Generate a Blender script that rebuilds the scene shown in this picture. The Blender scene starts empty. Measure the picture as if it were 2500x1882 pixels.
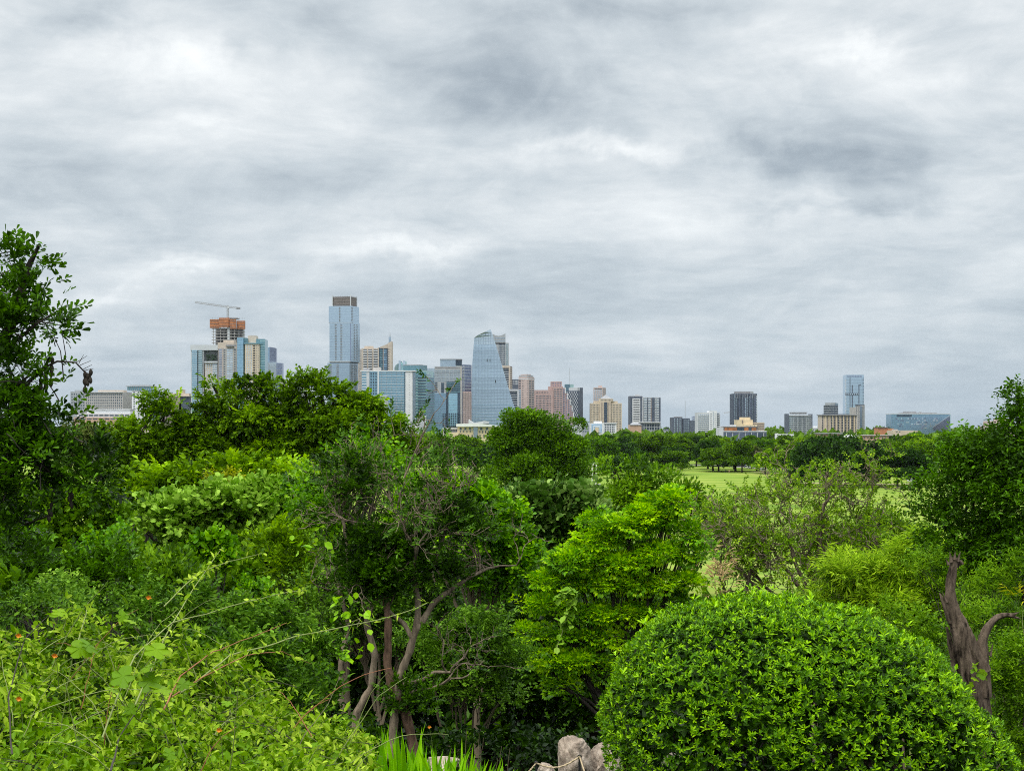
import bpy, math, random
import numpy as np
from mathutils import Vector, Matrix

# ------------------------------------------------------------------ camera, sky, sun, exposure
F = 3900.0            # focal length in photograph pixels
HOR = 1035.0          # eye level row in the photograph
EYE = 25.0            # eye height above the park lawn
S = bpy.context.scene
C = S.collection
cam_d = bpy.data.cameras.new('camera')
cam = bpy.data.objects.new('camera', cam_d); C.objects.link(cam)
cam.location = (0, 0, EYE); cam.rotation_euler = (math.radians(90), 0, 0)
cam_d.sensor_width = 36; cam_d.lens = 36 * F / 2500
cam_d.shift_y = (HOR - 941) / 2500
cam_d.clip_start = 0.1; cam_d.clip_end = 30000
S.camera = cam
S.view_settings.view_transform = 'Standard'; S.view_settings.look = 'None'
S.view_settings.exposure = 0.45; S.view_settings.gamma = 1
S.view_settings.use_curve_mapping = False
S.render.engine = 'CYCLES'
S.cycles.max_bounces = 6; S.cycles.diffuse_bounces = 2; S.cycles.glossy_bounces = 2
S.cycles.transmission_bounces = 3; S.cycles.volume_bounces = 0
S.cycles.use_denoising = False; S.cycles.filter_width = 1.05

SUN_EL, SUN_AZ = math.radians(58), math.radians(215)
W = bpy.data.worlds.new("World"); S.world = W; W.use_nodes = True
def build_world():
    nt = W.node_tree; nt.nodes.clear(); N = nt.nodes.new; L = nt.links.new
    def math_(op, a, b=None, c=None, clamp=False):
        n = N('ShaderNodeMath'); n.operation = op; n.use_clamp = clamp
        for i, v in enumerate((a, b, c)):
            if v is None: continue
            if isinstance(v, (int, float)): n.inputs[i].default_value = v
            else: L(v, n.inputs[i])
        return n.outputs[0]
    def mixc(f, a, b, mode='MIX'):
        n = N('ShaderNodeMix'); n.data_type = 'RGBA'; n.blend_type = mode
        for k, v in ((0, f), (6, a), (7, b)):
            if isinstance(v, (int, float)): n.inputs[k].default_value = v
            elif isinstance(v, tuple): n.inputs[k].default_value = (*v, 1)
            else: L(v, n.inputs[k])
        return n.outputs[2]
    tc = N('ShaderNodeTexCoord'); vec = tc.outputs['Generated']
    sep = N('ShaderNodeSeparateXYZ'); L(vec, sep.inputs[0])
    x, y, z = sep.outputs
    zc = math_('MAXIMUM', z, 0.0)
    k = math_('DIVIDE', 1.0, math_('ADD', zc, 0.13))
    px, py = math_('MULTIPLY', x, k), math_('MULTIPLY', y, k)
    cmb = N('ShaderNodeCombineXYZ'); L(px, cmb.inputs[0]); L(py, cmb.inputs[1])
    def noise(v, scale, det, rough, dist=0.0, off=(0, 0, 0), sc=(1, 1, 1)):
        mp = N('ShaderNodeMapping'); L(v, mp.inputs[0]); mp.inputs[1].default_value = off; mp.inputs[3].default_value = sc
        n = N('ShaderNodeTexNoise'); L(mp.outputs[0], n.inputs['Vector'])
        n.inputs['Scale'].default_value = scale; n.inputs['Detail'].default_value = det
        n.inputs['Roughness'].default_value = rough; n.inputs['Distortion'].default_value = dist
        return n.outputs[0]
    # direction of a cloud given by its bearing and height (tangent coordinates)
    wob = noise(vec, 9, 6, .6, .3, (9, 3, 0))
    wob2 = noise(vec, 11, 6, .6, .3, (31, 13, 4))
    def blob(u, v, ru, rv, amt):
        X = (u - 1250) / F; Z = (HOR - v) / F
        # angles measured on the sky itself, works in any direction
        yy = math_('MAXIMUM', y, 0.05)
        uu = math_('DIVIDE', x, yy); vv = math_('DIVIDE', z, yy)
        uu = math_('ADD', uu, math_('MULTIPLY', math_('SUBTRACT', wob, .5), .22))
        vv = math_('ADD', vv, math_('MULTIPLY', math_('SUBTRACT', wob2, .5), .07))
        a = math_('DIVIDE', math_('SUBTRACT', uu, X), ru / F)
        b = math_('DIVIDE', math_('SUBTRACT', vv, Z), rv / F)
        r2 = math_('ADD', math_('MULTIPLY', a, a), math_('MULTIPLY', b, b))
        return math_('MULTIPLY', math_('POWER', 2.718, math_('MULTIPLY', r2, -1.0)), amt)
    # lumps keep their roundness: bearing and height, warped by a second noise
    kk = math_('DIVIDE', 1.0, math_('ADD', zc, .30)); cm2 = N('ShaderNodeCombineXYZ'); L(math_('MULTIPLY', x, kk), cm2.inputs[0]); L(math_('MULTIPLY', y, kk), cm2.inputs[1])
    n1 = noise(cmb.outputs[0], 1.15, 6, .52, .35, (3.1, 1.7, 0))
    n2 = noise(cm2.outputs[0], 4.6, 8, .58, .55, (7.7, 4.2, 2))
    n3 = noise(cmb.outputs[0], .9, 4, .5, .0, (1.2, 9.2, 5), (1, 3.0, 1))
    n4 = noise(cmb.outputs[0], 9.0, 6, .6, .8, (2.7, 5.2, 8))
    c = math_('ADD', math_('MULTIPLY', n1, .48), math_('MULTIPLY', n2, .52))
    c = math_('ADD', c, math_('MULTIPLY', n3, .28))
    c = math_('ADD', c, math_('MULTIPLY', n4, .14))
    c = math_('ADD', c, math_('MULTIPLY', noise(vec, 8.0, 9, .6, .7, (3, 8, 1), (1, 1, 1.7)), .34))
    c = math_('SUBTRACT', c, .918)                     # about zero
    for b in BLOBS: c = math_('ADD', c, blob(*b))
    dens = math_('MULTIPLY_ADD', c, 1.45, .40, clamp=True)
    rp = N('ShaderNodeValToRGB'); L(dens, rp.inputs[0]); e = rp.color_ramp
    e.elements[0].position = 0.0; e.elements[0].color = (.78, .80, .80, 1)
    e.elements[1].position = 1.0; e.elements[1].color = (.15, .18, .215, 1)
    for p, col in ((.20, (.62, .65, .665, 1)), (.42, (.465, .51, .54, 1)), (.68, (.30, .345, .385, 1))):
        q = e.elements.new(p); q.color = col
    # haze band towards the horizon, thicker and bluer
    hz = math_('POWER', 2.718, math_('MULTIPLY', zc, -13.0))
    col = mixc(math_('MULTIPLY', hz, .74), rp.outputs[0], (.285, .368, .45))
    # overcast skies brighten overhead
    gr = N('ShaderNodeCombineXYZ')
    for i, w_ in enumerate((1.04, 1.0, .95)):
        L(math_('MULTIPLY_ADD', math_('MAXIMUM', math_('SUBTRACT', zc, .25), 0.0), 26.0 * w_, 10.0), gr.inputs[i])
    cloud = mixc(1.0, col, gr.outputs[0], 'MULTIPLY')
    sky = N('ShaderNodeTexSky'); sky.sky_type = 'NISHITA'; sky.sun_disc = False
    sky.sun_elevation = SUN_EL; sky.sun_rotation = SUN_AZ
    out = mixc(.96, sky.outputs[0], cloud)
    bg = N('ShaderNodeBackground'); bg.inputs['Strength'].default_value = .1; L(out, bg.inputs['Color'])
    wo = N('ShaderNodeOutputWorld'); L(bg.outputs[0], wo.inputs[0])
# bearing and height of the cloud masses seen over the city: u, v, half width, half height, darkness
BLOBS = [(1180, 130, 330, 110, .10), (1330, 230, 260, 60, .12), (760, 60, 140, 60, .08), (2120, 430, 150, 70, .20), (2040, 500, 230, 24, .14), (1960, 385, 90, 35, .12), (1800, 365, 90, 26, .09),
         (1650, 400, 160, 45, .10), (100, 90, 150, 45, .12), (450, 100, 70, 60, .08), (1500, 30, 500, 30, .07), (350, 330, 420, 90, .02),
         (250, 150, 260, 60, -.12), (1450, 370, 180, 26, -.20), (1010, 595, 190, 22, -.13), (520, 650, 170, 20, -.13), (620, 240, 330, 90, -.10),
         (2050, 120, 160, 40, -.16), (1650, 560, 300, 40, -.05), (260, 700, 120, 16, -.12), (2200, 60, 200, 60, .03), (200, 520, 260, 50, .07)]
build_world()
sun_d = bpy.data.lights.new('sun', 'SUN'); sun_d.energy = 1.5; sun_d.angle = math.radians(24); sun_d.color = (1, .965, .91)
sun = bpy.data.objects.new('sun', sun_d); C.objects.link(sun)
sun.rotation_euler = Vector((math.sin(SUN_AZ) * math.cos(SUN_EL), math.cos(SUN_AZ) * math.cos(SUN_EL), math.sin(SUN_EL))).to_track_quat('Z', 'Y').to_euler()

# ------------------------------------------------------------------ helpers
def P(px, py, d): return np.array(((px - 1250) * d / F, d, EYE - (py - HOR) * d / F))
def X(px, d): return (px - 1250) * d / F
def Z(py, d): return EYE - (py - HOR) * d / F
_gy = [-400, -5, 0, 6, 12, 13.4, 16, 20, 30, 50, 80, 130, 250, 400, 20000]
_gz = [23.6, 23.4, 23.2, 22.8, 22.15, 21.95, 20.7, 19.6, 17.8, 15.4, 11.5, 5.6, .4, 0, 0]
def gz(x, y): return float(np.interp(y, _gy, _gz)) + 0.0
def tag(o, label=None, cat=None, group=None, kind=None):
    if label: o['label'] = label
    if cat: o['category'] = cat
    if group: o['group'] = group
    if kind: o['kind'] = kind
    return o
def thing(name, label, cat, loc=(0, 0, 0), group=None):
    o = bpy.data.objects.new(name, None); C.objects.link(o); o.location = loc; o.empty_display_size = .2
    return tag(o, label, cat, group)
def link(name, me, parent=None, loc=(0, 0, 0), kind=None):
    """world-space loc; the parent carries no rotation or scale"""
    o = bpy.data.objects.new(name, me); C.objects.link(o)
    if parent is not None:
        o.parent = parent; o.location = Vector(loc) - W_loc(parent)
    else: o.location = loc
    if kind: o['kind'] = kind
    return o
def W_loc(o):
    v = Vector(o.location)
    while o.parent: o = o.parent; v = v + o.location
    return v
def mesh_np(name, V, T, mat, tone=None, smooth=False):
    """V (n,3), T (m,3) or (m,4) -> mesh"""
    me = bpy.data.meshes.new(name); V = np.asarray(V, np.float32); T = np.asarray(T, np.int32); k = T.shape[1]
    me.vertices.add(len(V)); me.vertices.foreach_set('co', V.ravel())
    me.loops.add(T.size); me.loops.foreach_set('vertex_index', T.ravel())
    me.polygons.add(len(T)); me.polygons.foreach_set('loop_start', np.arange(0, T.size, k, dtype=np.int32))
    me.polygons.foreach_set('use_smooth', np.full(len(T), bool(smooth)))
    if tone is not None:
        a = me.attributes.new('tone', 'FLOAT', 'POINT'); a.data.foreach_set('value', np.asarray(tone, np.float32))
    me.update(calc_edges=True)
    if mat: me.materials.append(mat)
    return me
class MB:
    """quads gathered into one mesh, world coordinates"""
    def __init__(s): s.V = []; s.Q = []; s.n = 0
    def add(s, V, Q):
        s.V.append(np.asarray(V, float)); s.Q.append(np.asarray(Q, int) + s.n); s.n += len(V)
    def box(s, c, size, yaw=0.0):
        c = np.asarray(c, float); h = np.asarray(size, float) / 2
        V = CUBE * h; ca, sa = math.cos(yaw), math.sin(yaw)
        V = np.stack([V[:, 0] * ca - V[:, 1] * sa, V[:, 0] * sa + V[:, 1] * ca, V[:, 2]], 1) + c
        s.add(V, CQ)
    def bar(s, a, b, w, h=None):
        """square bar from a to b"""
        a, b = np.asarray(a, float), np.asarray(b, float); h = h or w
        d = b - a; L = np.linalg.norm(d); d = d / L
        up = np.array((0, 0, 1.)) if abs(d[2]) < .9 else np.array((1., 0, 0))
        r = np.cross(d, up); r /= np.linalg.norm(r); u = np.cross(r, d)
        V = [p + r * sx * w / 2 + u * sz * h / 2 for p in (a, b) for sx, sz in ((-1, -1), (1, -1), (1, 1), (-1, 1))]
        s.add(V, [(0, 1, 5, 4), (1, 2, 6, 5), (2, 3, 7, 6), (3, 0, 4, 7), (0, 3, 2, 1), (4, 5, 6, 7)])
    def tube(s, pts, radii, n=6, cap=True):
        pts = np.asarray(pts, float); m = len(pts)
        radii = np.asarray(radii, float) if np.ndim(radii) else np.full(m, radii)
        t = np.gradient(pts, axis=0); t /= np.linalg.norm(t, axis=1)[:, None] + 1e-9
        ref = np.array((.31, .22, .92)); r = np.cross(t, ref); r /= np.linalg.norm(r, axis=1)[:, None] + 1e-9
        u = np.cross(r, t); a = np.linspace(0, 2 * math.pi, n, endpoint=False)
        V = pts[:, None] + radii[:, None, None] * (r[:, None] * np.cos(a)[None, :, None] + u[:, None] * np.sin(a)[None, :, None])
        i = np.arange(m - 1)[:, None] * n; j = np.arange(n)[None]; j2 = (j + 1) % n
        Q = np.stack([i + j, i + j2, i + n + j2, i + n + j], -1).reshape(-1, 4)
        s.add(V.reshape(-1, 3), Q)
        if cap and n == 6:
            s.Q.append(np.array([(0, 1, 2, 3), (0, 3, 4, 5)]) + s.n - m * n)
            e = s.n - n; s.Q.append(np.array([(e, e + 3, e + 2, e + 1), (e, e + 5, e + 4, e + 3)]))
    def mesh(s, name, mat, origin=(0, 0, 0), smooth=False):
        return mesh_np(name, np.concatenate(s.V) - np.asarray(origin), np.concatenate(s.Q), mat, smooth=smooth)
    def put(s, name, mat, parent=None, smooth=False, kind=None, origin=None):
        if not s.n: return None
        V = np.concatenate(s.V)
        if origin is None: origin = (*V[:, :2].mean(0), V[:, 2].min())
        return link(name, s.mesh(name, mat, origin, smooth), parent, origin, kind)
CUBE = np.array([(x, y, z) for z in (-1, 1) for y in (-1, 1) for x in (-1, 1)], float)
CQ = [(0, 2, 3, 1), (4, 5, 7, 6), (0, 1, 5, 4), (2, 6, 7, 3), (0, 4, 6, 2), (1, 3, 7, 5)]

# ------------------------------------------------------------------ materials
def mat_(name):
    m = bpy.data.materials.new(name); m.use_nodes = True; nt = m.node_tree; nt.nodes.clear()
    o = nt.nodes.new('ShaderNodeOutputMaterial'); return m, nt, nt.nodes.new, nt.links.new, o
def m_leaf(name, lo, mid, hi, trans=.28, rough=.45, spec=.35):
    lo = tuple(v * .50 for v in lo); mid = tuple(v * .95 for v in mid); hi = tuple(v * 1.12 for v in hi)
    """leaf colours from old to young growth by the tone carried by each leaf"""
    m, nt, N, L, o = mat_(name)
    at = N('ShaderNodeAttribute'); at.attribute_name = 'tone'
    oi = N('ShaderNodeObjectInfo')
    ad = N('ShaderNodeMath'); ad.operation = 'MULTIPLY_ADD'; L(oi.outputs['Random'], ad.inputs[0]); ad.inputs[1].default_value = .16; L(at.outputs['Fac'], ad.inputs[2])
    rp = N('ShaderNodeValToRGB'); L(ad.outputs[0], rp.inputs[0])
    e = rp.color_ramp; e.elements[0].color = (*lo, 1); e.elements[1].color = (*hi, 1); e.elements[1].position = 1
    q = e.elements.new(.5); q.color = (*mid, 1)
    p = N('ShaderNodeBsdfPrincipled'); hw = N('ShaderNodeHueSaturation'); hw.inputs['Hue'].default_value = .488; hw.inputs['Saturation'].default_value = 1.15; hw.inputs['Value'].default_value = 1.06; L(rp.outputs[0], hw.inputs['Color']); L(hw.outputs[0], p.inputs['Base Color'])
    p.inputs['Roughness'].default_value = rough; p.inputs['Specular IOR Level'].default_value = spec * .6
    t = N('ShaderNodeBsdfTranslucent')
    hs = N('ShaderNodeHueSaturation'); hs.inputs['Saturation'].default_value = 1.1; hs.inputs['Value'].default_value = 1.5; hs.inputs['Hue'].default_value = .485
    L(rp.outputs[0], hs.inputs['Color']); L(hs.outputs[0], t.inputs[0])
    mx = N('ShaderNodeMixShader'); mx.inputs[0].default_value = trans; L(p.outputs[0], mx.inputs[1]); L(t.outputs[0], mx.inputs[2])
    L(mx.outputs[0], o.inputs[0]); return m
def m_bark(name, a, b, scale=14, bump=.5):
    m, nt, N, L, o = mat_(name)
    tc = N('ShaderNodeTexCoord'); mp = N('ShaderNodeMapping'); L(tc.outputs['Object'], mp.inputs[0]); mp.inputs[3].default_value = (1, 1, .22)
    n = N('ShaderNodeTexNoise'); L(mp.outputs[0], n.inputs['Vector']); n.inputs['Scale'].default_value = scale; n.inputs['Detail'].default_value = 8; n.inputs['Roughness'].default_value = .7
    rp = N('ShaderNodeValToRGB'); L(n.outputs[0], rp.inputs[0]); e = rp.color_ramp
    e.elements[0].position = .35; e.elements[0].color = (*a, 1); e.elements[1].position = .65; e.elements[1].color = (*b, 1)
    p = N('ShaderNodeBsdfPrincipled'); L(rp.outputs[0], p.inputs['Base Color']); p.inputs['Roughness'].default_value = .9; p.inputs['Specular IOR Level'].default_value = .15
    bp = N('ShaderNodeBump'); bp.inputs['Strength'].default_value = bump; bp.inputs['Distance'].default_value = .02; L(n.outputs[0], bp.inputs['Height']); L(bp.outputs[0], p.inputs['Normal'])
    L(p.outputs[0], o.inputs[0]); return m
def m_wall(name, c, var=.12, rough=.85, scale=.25):
    m, nt, N, L, o = mat_(name)
    tc = N('ShaderNodeTexCoord'); n = N('ShaderNodeTexNoise'); L(tc.outputs['Object'], n.inputs['Vector']); n.inputs['Scale'].default_value = scale; n.inputs['Detail'].default_value = 6
    rp = N('ShaderNodeValToRGB'); L(n.outputs[0], rp.inputs[0]); e = rp.color_ramp
    e.elements[0].position = .3; e.elements[0].color = (*[v * (1 - var) for v in c], 1); e.elements[1].position = .7; e.elements[1].color = (*[min(1, v * (1 + var)) for v in c], 1)
    p = N('ShaderNodeBsdfPrincipled'); L(rp.outputs[0], p.inputs['Base Color']); p.inputs['Roughness'].default_value = rough
    L(p.outputs[0], o.inputs[0]); return m
def m_glass(name, c, metal=.8, rough=.2, var=.35, wave=.0):
    """coated curtain-wall glass; each pane differs a little"""
    m, nt, N, L, o = mat_(name)
    oi = N('ShaderNodeObjectInfo'); tc = N('ShaderNodeTexCoord')
    n = N('ShaderNodeTexNoise'); L(tc.outputs['Object'], n.inputs['Vector']); n.inputs['Scale'].default_value = .35; n.inputs['Detail'].default_value = 3
    s = N('ShaderNodeMath'); s.operation = 'ADD'; L(oi.outputs['Random'], s.inputs[0]); L(n.outputs[0], s.inputs[1])
    rp = N('ShaderNodeMapRange'); L(s.outputs[0], rp.inputs[0]); rp.inputs[1].default_value = .3; rp.inputs[2].default_value = 1.7; rp.inputs[3].default_value = 1 - var; rp.inputs[4].default_value = 1 + var
    mu = N('ShaderNodeVectorMath'); mu.operation = 'SCALE'; mu.inputs[0].default_value = c; L(rp.outputs[0], mu.inputs['Scale'])
    p = N('ShaderNodeBsdfPrincipled'); L(mu.outputs[0], p.inputs['Base Color']); p.inputs['Metallic'].default_value = metal; p.inputs['Roughness'].default_value = rough
    L(p.outputs[0], o.inputs[0]); return m
def m_plain(name, c, rough=.6, metal=0):
    m, nt, N, L, o = mat_(name)
    n = N('ShaderNodeTexNoise'); n.inputs['Scale'].default_value = 6; n.inputs['Detail'].default_value = 4
    tc = N('ShaderNodeTexCoord'); L(tc.outputs['Object'], n.inputs['Vector'])
    rp = N('ShaderNodeValToRGB'); L(n.outputs[0], rp.inputs[0]); e = rp.color_ramp
    e.elements[0].color = (*[v * .8 for v in c], 1); e.elements[1].color = (*[min(1, v * 1.2) for v in c], 1)
    p = N('ShaderNodeBsdfPrincipled'); L(rp.outputs[0], p.inputs['Base Color']); p.inputs['Roughness'].default_value = rough; p.inputs['Metallic'].default_value = metal
    L(p.outputs[0], o.inputs[0]); return m
# ------------------------------------------------------------------ ground
def build_ground():
    m, nt, N, L, o = mat_('ground_cover')
    tc = N('ShaderNodeTexCoord'); sep = N('ShaderNodeSeparateXYZ'); L(tc.outputs['Object'], sep.inputs[0])
    def noise(scale, det=5, sc=(1, 1, 1), r=.6):
        mp = N('ShaderNodeMapping'); L(tc.outputs['Object'], mp.inputs[0]); mp.inputs[3].default_value = sc
        n = N('ShaderNodeTexNoise'); L(mp.outputs[0], n.inputs['Vector']); n.inputs['Scale'].default_value = scale; n.inputs['Detail'].default_value = det; n.inputs['Roughness'].default_value = r
        return n.outputs[0]
    def ramp(f, stops):
        rp = N('ShaderNodeValToRGB'); L(f, rp.inputs[0]); e = rp.color_ramp
        e.elements[0].position, e.elements[0].color = stops[0][0], (*stops[0][1], 1)
        e.elements[1].position, e.elements[1].color = stops[-1][0], (*stops[-1][1], 1)
        for p, c in stops[1:-1]: q = e.elements.new(p); q.color = (*c, 1)
        return rp.outputs[0]
    lawn = ramp(noise(.02, 9, (1, 4.5, 1), .62), [(.30, (.10, .18, .03)), (.46, (.175, .27, .045)), (.56, (.25, .33, .06)), (.70, (.36, .37, .11))])
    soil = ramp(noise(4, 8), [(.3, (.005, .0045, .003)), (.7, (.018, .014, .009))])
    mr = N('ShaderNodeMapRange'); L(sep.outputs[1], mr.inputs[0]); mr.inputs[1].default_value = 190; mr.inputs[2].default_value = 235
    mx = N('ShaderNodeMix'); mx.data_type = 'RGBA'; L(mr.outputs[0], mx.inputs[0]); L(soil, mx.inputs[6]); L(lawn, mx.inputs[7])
    p = N('ShaderNodeBsdfPrincipled')
    town = ramp(noise(.004, 8, (1, 1, 1), .7), [(.35, (.030, .060, .022)), (.52, (.055, .085, .035)), (.62, (.16, .16, .14)), (.75, (.05, .08, .03))])
    mr2 = N('ShaderNodeMapRange'); L(sep.outputs[1], mr2.inputs[0]); mr2.inputs[1].default_value = 1050; mr2.inputs[2].default_value = 1250
    mx2 = N('ShaderNodeMix'); mx2.data_type = 'RGBA'; L(mr2.outputs[0], mx2.inputs[0]); L(mx.outputs[2], mx2.inputs[6]); L(town, mx2.inputs[7])
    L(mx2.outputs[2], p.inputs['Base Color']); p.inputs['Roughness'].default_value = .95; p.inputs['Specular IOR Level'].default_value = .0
    bp = N('ShaderNodeBump'); bp.inputs['Strength'].default_value = .6; bp.inputs['Distance'].default_value = .08; L(noise(9, 8), bp.inputs['Height']); L(bp.outputs[0], p.inputs['Normal'])
    L(p.outputs[0], o.inputs[0])
    ys = np.concatenate([np.linspace(-60, -2, 6), np.linspace(0, 40, 41), np.linspace(44, 300, 50), np.linspace(320, 1200, 30), np.linspace(1400, 4600, 10)])
    us = np.linspace(-1, 1, 61)
    V = []
    rng = np.random.default_rng(5)
    for y in ys:
        w = 30 + abs(y) * 1.1
        for u in us:
            x = u * w
            b = (math.sin(x * .9 + y * .5) * .06 + math.sin(x * .31 - y * .7) * .1) if y < 200 else .35 * math.sin(x * .02 + y * .013)
            V.append((x, y, gz(x, y) + b))
    n = len(us); Q = [(i * n + j, i * n + j + 1, (i + 1) * n + j + 1, (i + 1) * n + j) for i in range(len(ys) - 1) for j in range(n - 1)]
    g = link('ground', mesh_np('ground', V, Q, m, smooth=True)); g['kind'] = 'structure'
    # park road and paths, thin sheets above the lawn
    road = m_wall('asphalt', (.20, .19, .18), .15, .9, .05); dirt = m_wall('path_dirt', (.34, .26, .18), .2, .95, .08)
    def strip(name, pts, w, mat, h=.45):
        pts = np.array(pts, float); t = np.gradient(pts, axis=0); t /= np.linalg.norm(t, axis=1)[:, None]
        nrm = np.stack([-t[:, 1], t[:, 0]], 1); A = pts + nrm * w / 2; B = pts - nrm * w / 2
        V = [(p[0], p[1], h) for q in zip(A, B) for p in q]
        o2 = link(name, mesh_np(name, V, [(2 * i + 1, 2 * i + 3, 2 * i + 2, 2 * i) for i in range(len(pts) - 1)], mat)); o2['kind'] = 'structure'
    strip('road', [(X(1560, 980), 985), (X(1700, 960), 965), (X(1780, 930), 930), (X(1860, 890), 885), (X(1960, 850), 850), (X(2100, 840), 830), (X(2300, 830), 820)], 9, road)
    strip('path', [(X(1850, 800), 815), (X(1900, 800), 800), (X(1950, 780), 785), (X(2060, 760), 760)], 5, dirt, .49)
    strip('path', [(X(1985, 640), 668), (X(2090, 640), 662), (X(2180, 650), 655), (X(2300, 640), 660)], 9, dirt, .44)
    # red stony clearing by the two pale posts
    return g
build_ground()
# ------------------------------------------------------------------ buildings of the skyline
M = dict(
 conc=m_wall('concrete', (.43, .41, .39)), concd=m_wall('dark_concrete', (.26, .26, .27)), tan=m_wall('tan_stucco', (.55, .47, .39)), cream=m_wall('cream_stone', (.68, .56, .38)),
 white=m_wall('white_wall', (.72, .73, .74), .06), pink=m_wall('pink_granite', (.44, .31, .29)), pinkl=m_wall('pale_pink_stone', (.50, .40, .37)), brown=m_wall('brown_panel', (.24, .20, .19)),
 grey=m_wall('grey_panel', (.36, .38, .40)), lgrey=m_wall('light_grey_panel', (.56, .58, .60), .06), beige=m_wall('beige_limestone', (.58, .49, .37)), orange=m_wall('orange_formwork', (.40, .155, .06), .35),
 terra=m_wall('terracotta', (.52, .22, .11), .15), salmon=m_wall('salmon_stucco', (.52, .35, .25)), slate=m_wall('slate_cladding', (.10, .12, .16)), navy=m_wall('navy_cladding', (.07, .09, .13)), roof=m_wall('roof_metal', (.30, .31, .33)),
 mesh=m_wall('crown_screen', (.17, .145, .135), .25, .8, .6), steel=m_plain('crane_steel', (.36, .37, .38), .5), dark=m_plain('dark_void', (.02, .022, .026), .7),
 gB=m_glass('blue_glass', (.27, .42, .56)), gS=m_glass('sky_glass', (.50, .62, .72), .9, .15, .16), gT=m_glass('teal_glass', (.19, .35, .40)), gD=m_glass('dark_glass', (.07, .10, .14), .5), gG=m_glass('grey_glass', (.38, .46, .54)),
 gL=m_glass('light_glass', (.62, .73, .81), .9, .15, .18), gM=m_glass('mint_glass', (.48, .66, .64)), gP=m_glass('violet_glass', (.27, .31, .44)), gW=m_glass('window_glass', (.12, .15, .18), .4), gC=m_glass('cyan_glass', (.36, .58, .70), .85, .15, .25),
 green=m_wall('roof_garden', (.02, .05, .02), .5, .9, .8), mural=m_wall('mural_paint', (.30, .45, .62), .4, .8, .15))
UNIT = {}
def unit(name, mat):
    k = (name, mat)
    if k not in UNIT: UNIT[k] = mesh_np(name, CUBE / 2, CQ, M[mat])
    return UNIT[k]
class Bld:
    def __init__(s, name, label, d, x0, x1, ybase=1085, cat='building', group=None):
        s.d = d; s.px = d / F
        s.root = thing(name, label, cat, (X((x0 + x1) / 2, d), d + 5, 0.0), group)
        s.items = {}; s.base = -1.0; s.rl = np.array((X((x0 + x1) / 2, d), d + 5, 0.0))
    def z(s, py): return Z(py, s.d) if py is not None else s.base
    def w(s, px, off=0): return np.array((X(px, s.d + 0), s.d + off))
    def prism(s, name, mat, plan, y0, y1=None):
        """plan: (px, depth offset) counter-clockwise from above, top row y0 (or one row per corner), bottom row y1"""
        n = len(plan); tops = y0 if isinstance(y0, (list, tuple)) else [y0] * n
        V = [(*s.w(*p), s.z(y1)) for p in plan] + [(*s.w(*p), s.z(t)) for p, t in zip(plan, tops)]
        V = np.array(V) - s.rl
        me = bpy.data.meshes.new(name)
        me.from_pydata([tuple(v) for v in V], [], [(i, (i + 1) % n, n + (i + 1) % n, n + i) for i in range(n)] + [tuple(range(n - 1, -1, -1)), tuple(range(n, 2 * n))])
        me.materials.append(M[mat]); me.update()
        o = bpy.data.objects.new(name, me); C.objects.link(o); o.parent = s.root; return o
    def box(s, name, mat, x0, x1, y0, y1=None, dep=25, off=0):
        return s.prism(name, mat, [(x0, off), (x1, off), (x1, off + dep), (x0, off + dep)], y0, y1)
    def corner(s, name, mat, x0, xc, x1, y0, y1=None, o0=6, o1=25):
        """block seen on its corner at xc: left face x0..xc, right face xc..x1"""
        return s.prism(name, mat, [(x0, o0), (xc, 0), (x1, o1), (x0 + x1 - xc, o0 + o1)], y0, y1)
    def item(s, name, mat, c, size, yaw):
        s.items.setdefault((name, mat), []).append((tuple(c), size, yaw))
    def grid(s, name, mat, a, b, y0, y1, cols, rows, fw=.6, fh=.6, t=.3, out=.1):
        """panes on the wall from a to b, each (px, depth offset); rows top down"""
        A, B = s.w(*a), s.w(*b); e = B - A; L = np.linalg.norm(e); e /= L; nrm = np.array((e[1], -e[0])); yaw = math.atan2(e[1], e[0])
        zt, zb = s.z(y0), s.z(y1); ch = (zt - zb) / rows; cw = L / cols
        for r in range(rows):
            for k in range(cols):
                p = A + e * cw * (k + .5) + nrm * (out - t / 2)
                s.item(name, mat, (p[0], p[1], zt - ch * (r + .5)), (cw * fw, t, ch * fh), yaw)
    def bands(s, name, mat, a, b, y0, y1, rows, fh=.5, t=.6, out=.3, fw=1.0): s.grid(name, mat, a, b, y0, y1, 1, rows, fw, fh, t, out)
    def posts(s, name, mat, a, b, y0, y1, cols, fw=.2, t=.8, out=.5): s.grid(name, mat, a, b, y0, y1, cols, 1, fw, 1.0, t, out)
    def done(s):
        for (name, mat), L in s.items.items():
            L.sort(key=lambda q: -q[1][0] * q[1][2])
            nobj = 0
            if L[0][1][2] / s.px > 3.0 or L[0][1][0] / s.px > 5.0: nobj = 300
            me = unit(name, mat)
            for c, size, yaw in L[:nobj]:
                o = bpy.data.objects.new(name, me); C.objects.link(o); o.parent = s.root
                o.location = Vector(c) - Vector(s.rl); o.rotation_euler = (0, 0, yaw); o.scale = size
            if L[nobj:]:
                mb = MB()
                for c, size, yaw in L[nobj:]: mb.box(np.array(c) - s.rl, size, yaw)
                me2 = mesh_np(name, np.concatenate(mb.V), np.concatenate(mb.Q), M[mat])
                o = bpy.data.objects.new(name, me2); C.objects.link(o); o.parent = s.root; o['kind'] = 'stuff'
        return s.root

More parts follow.
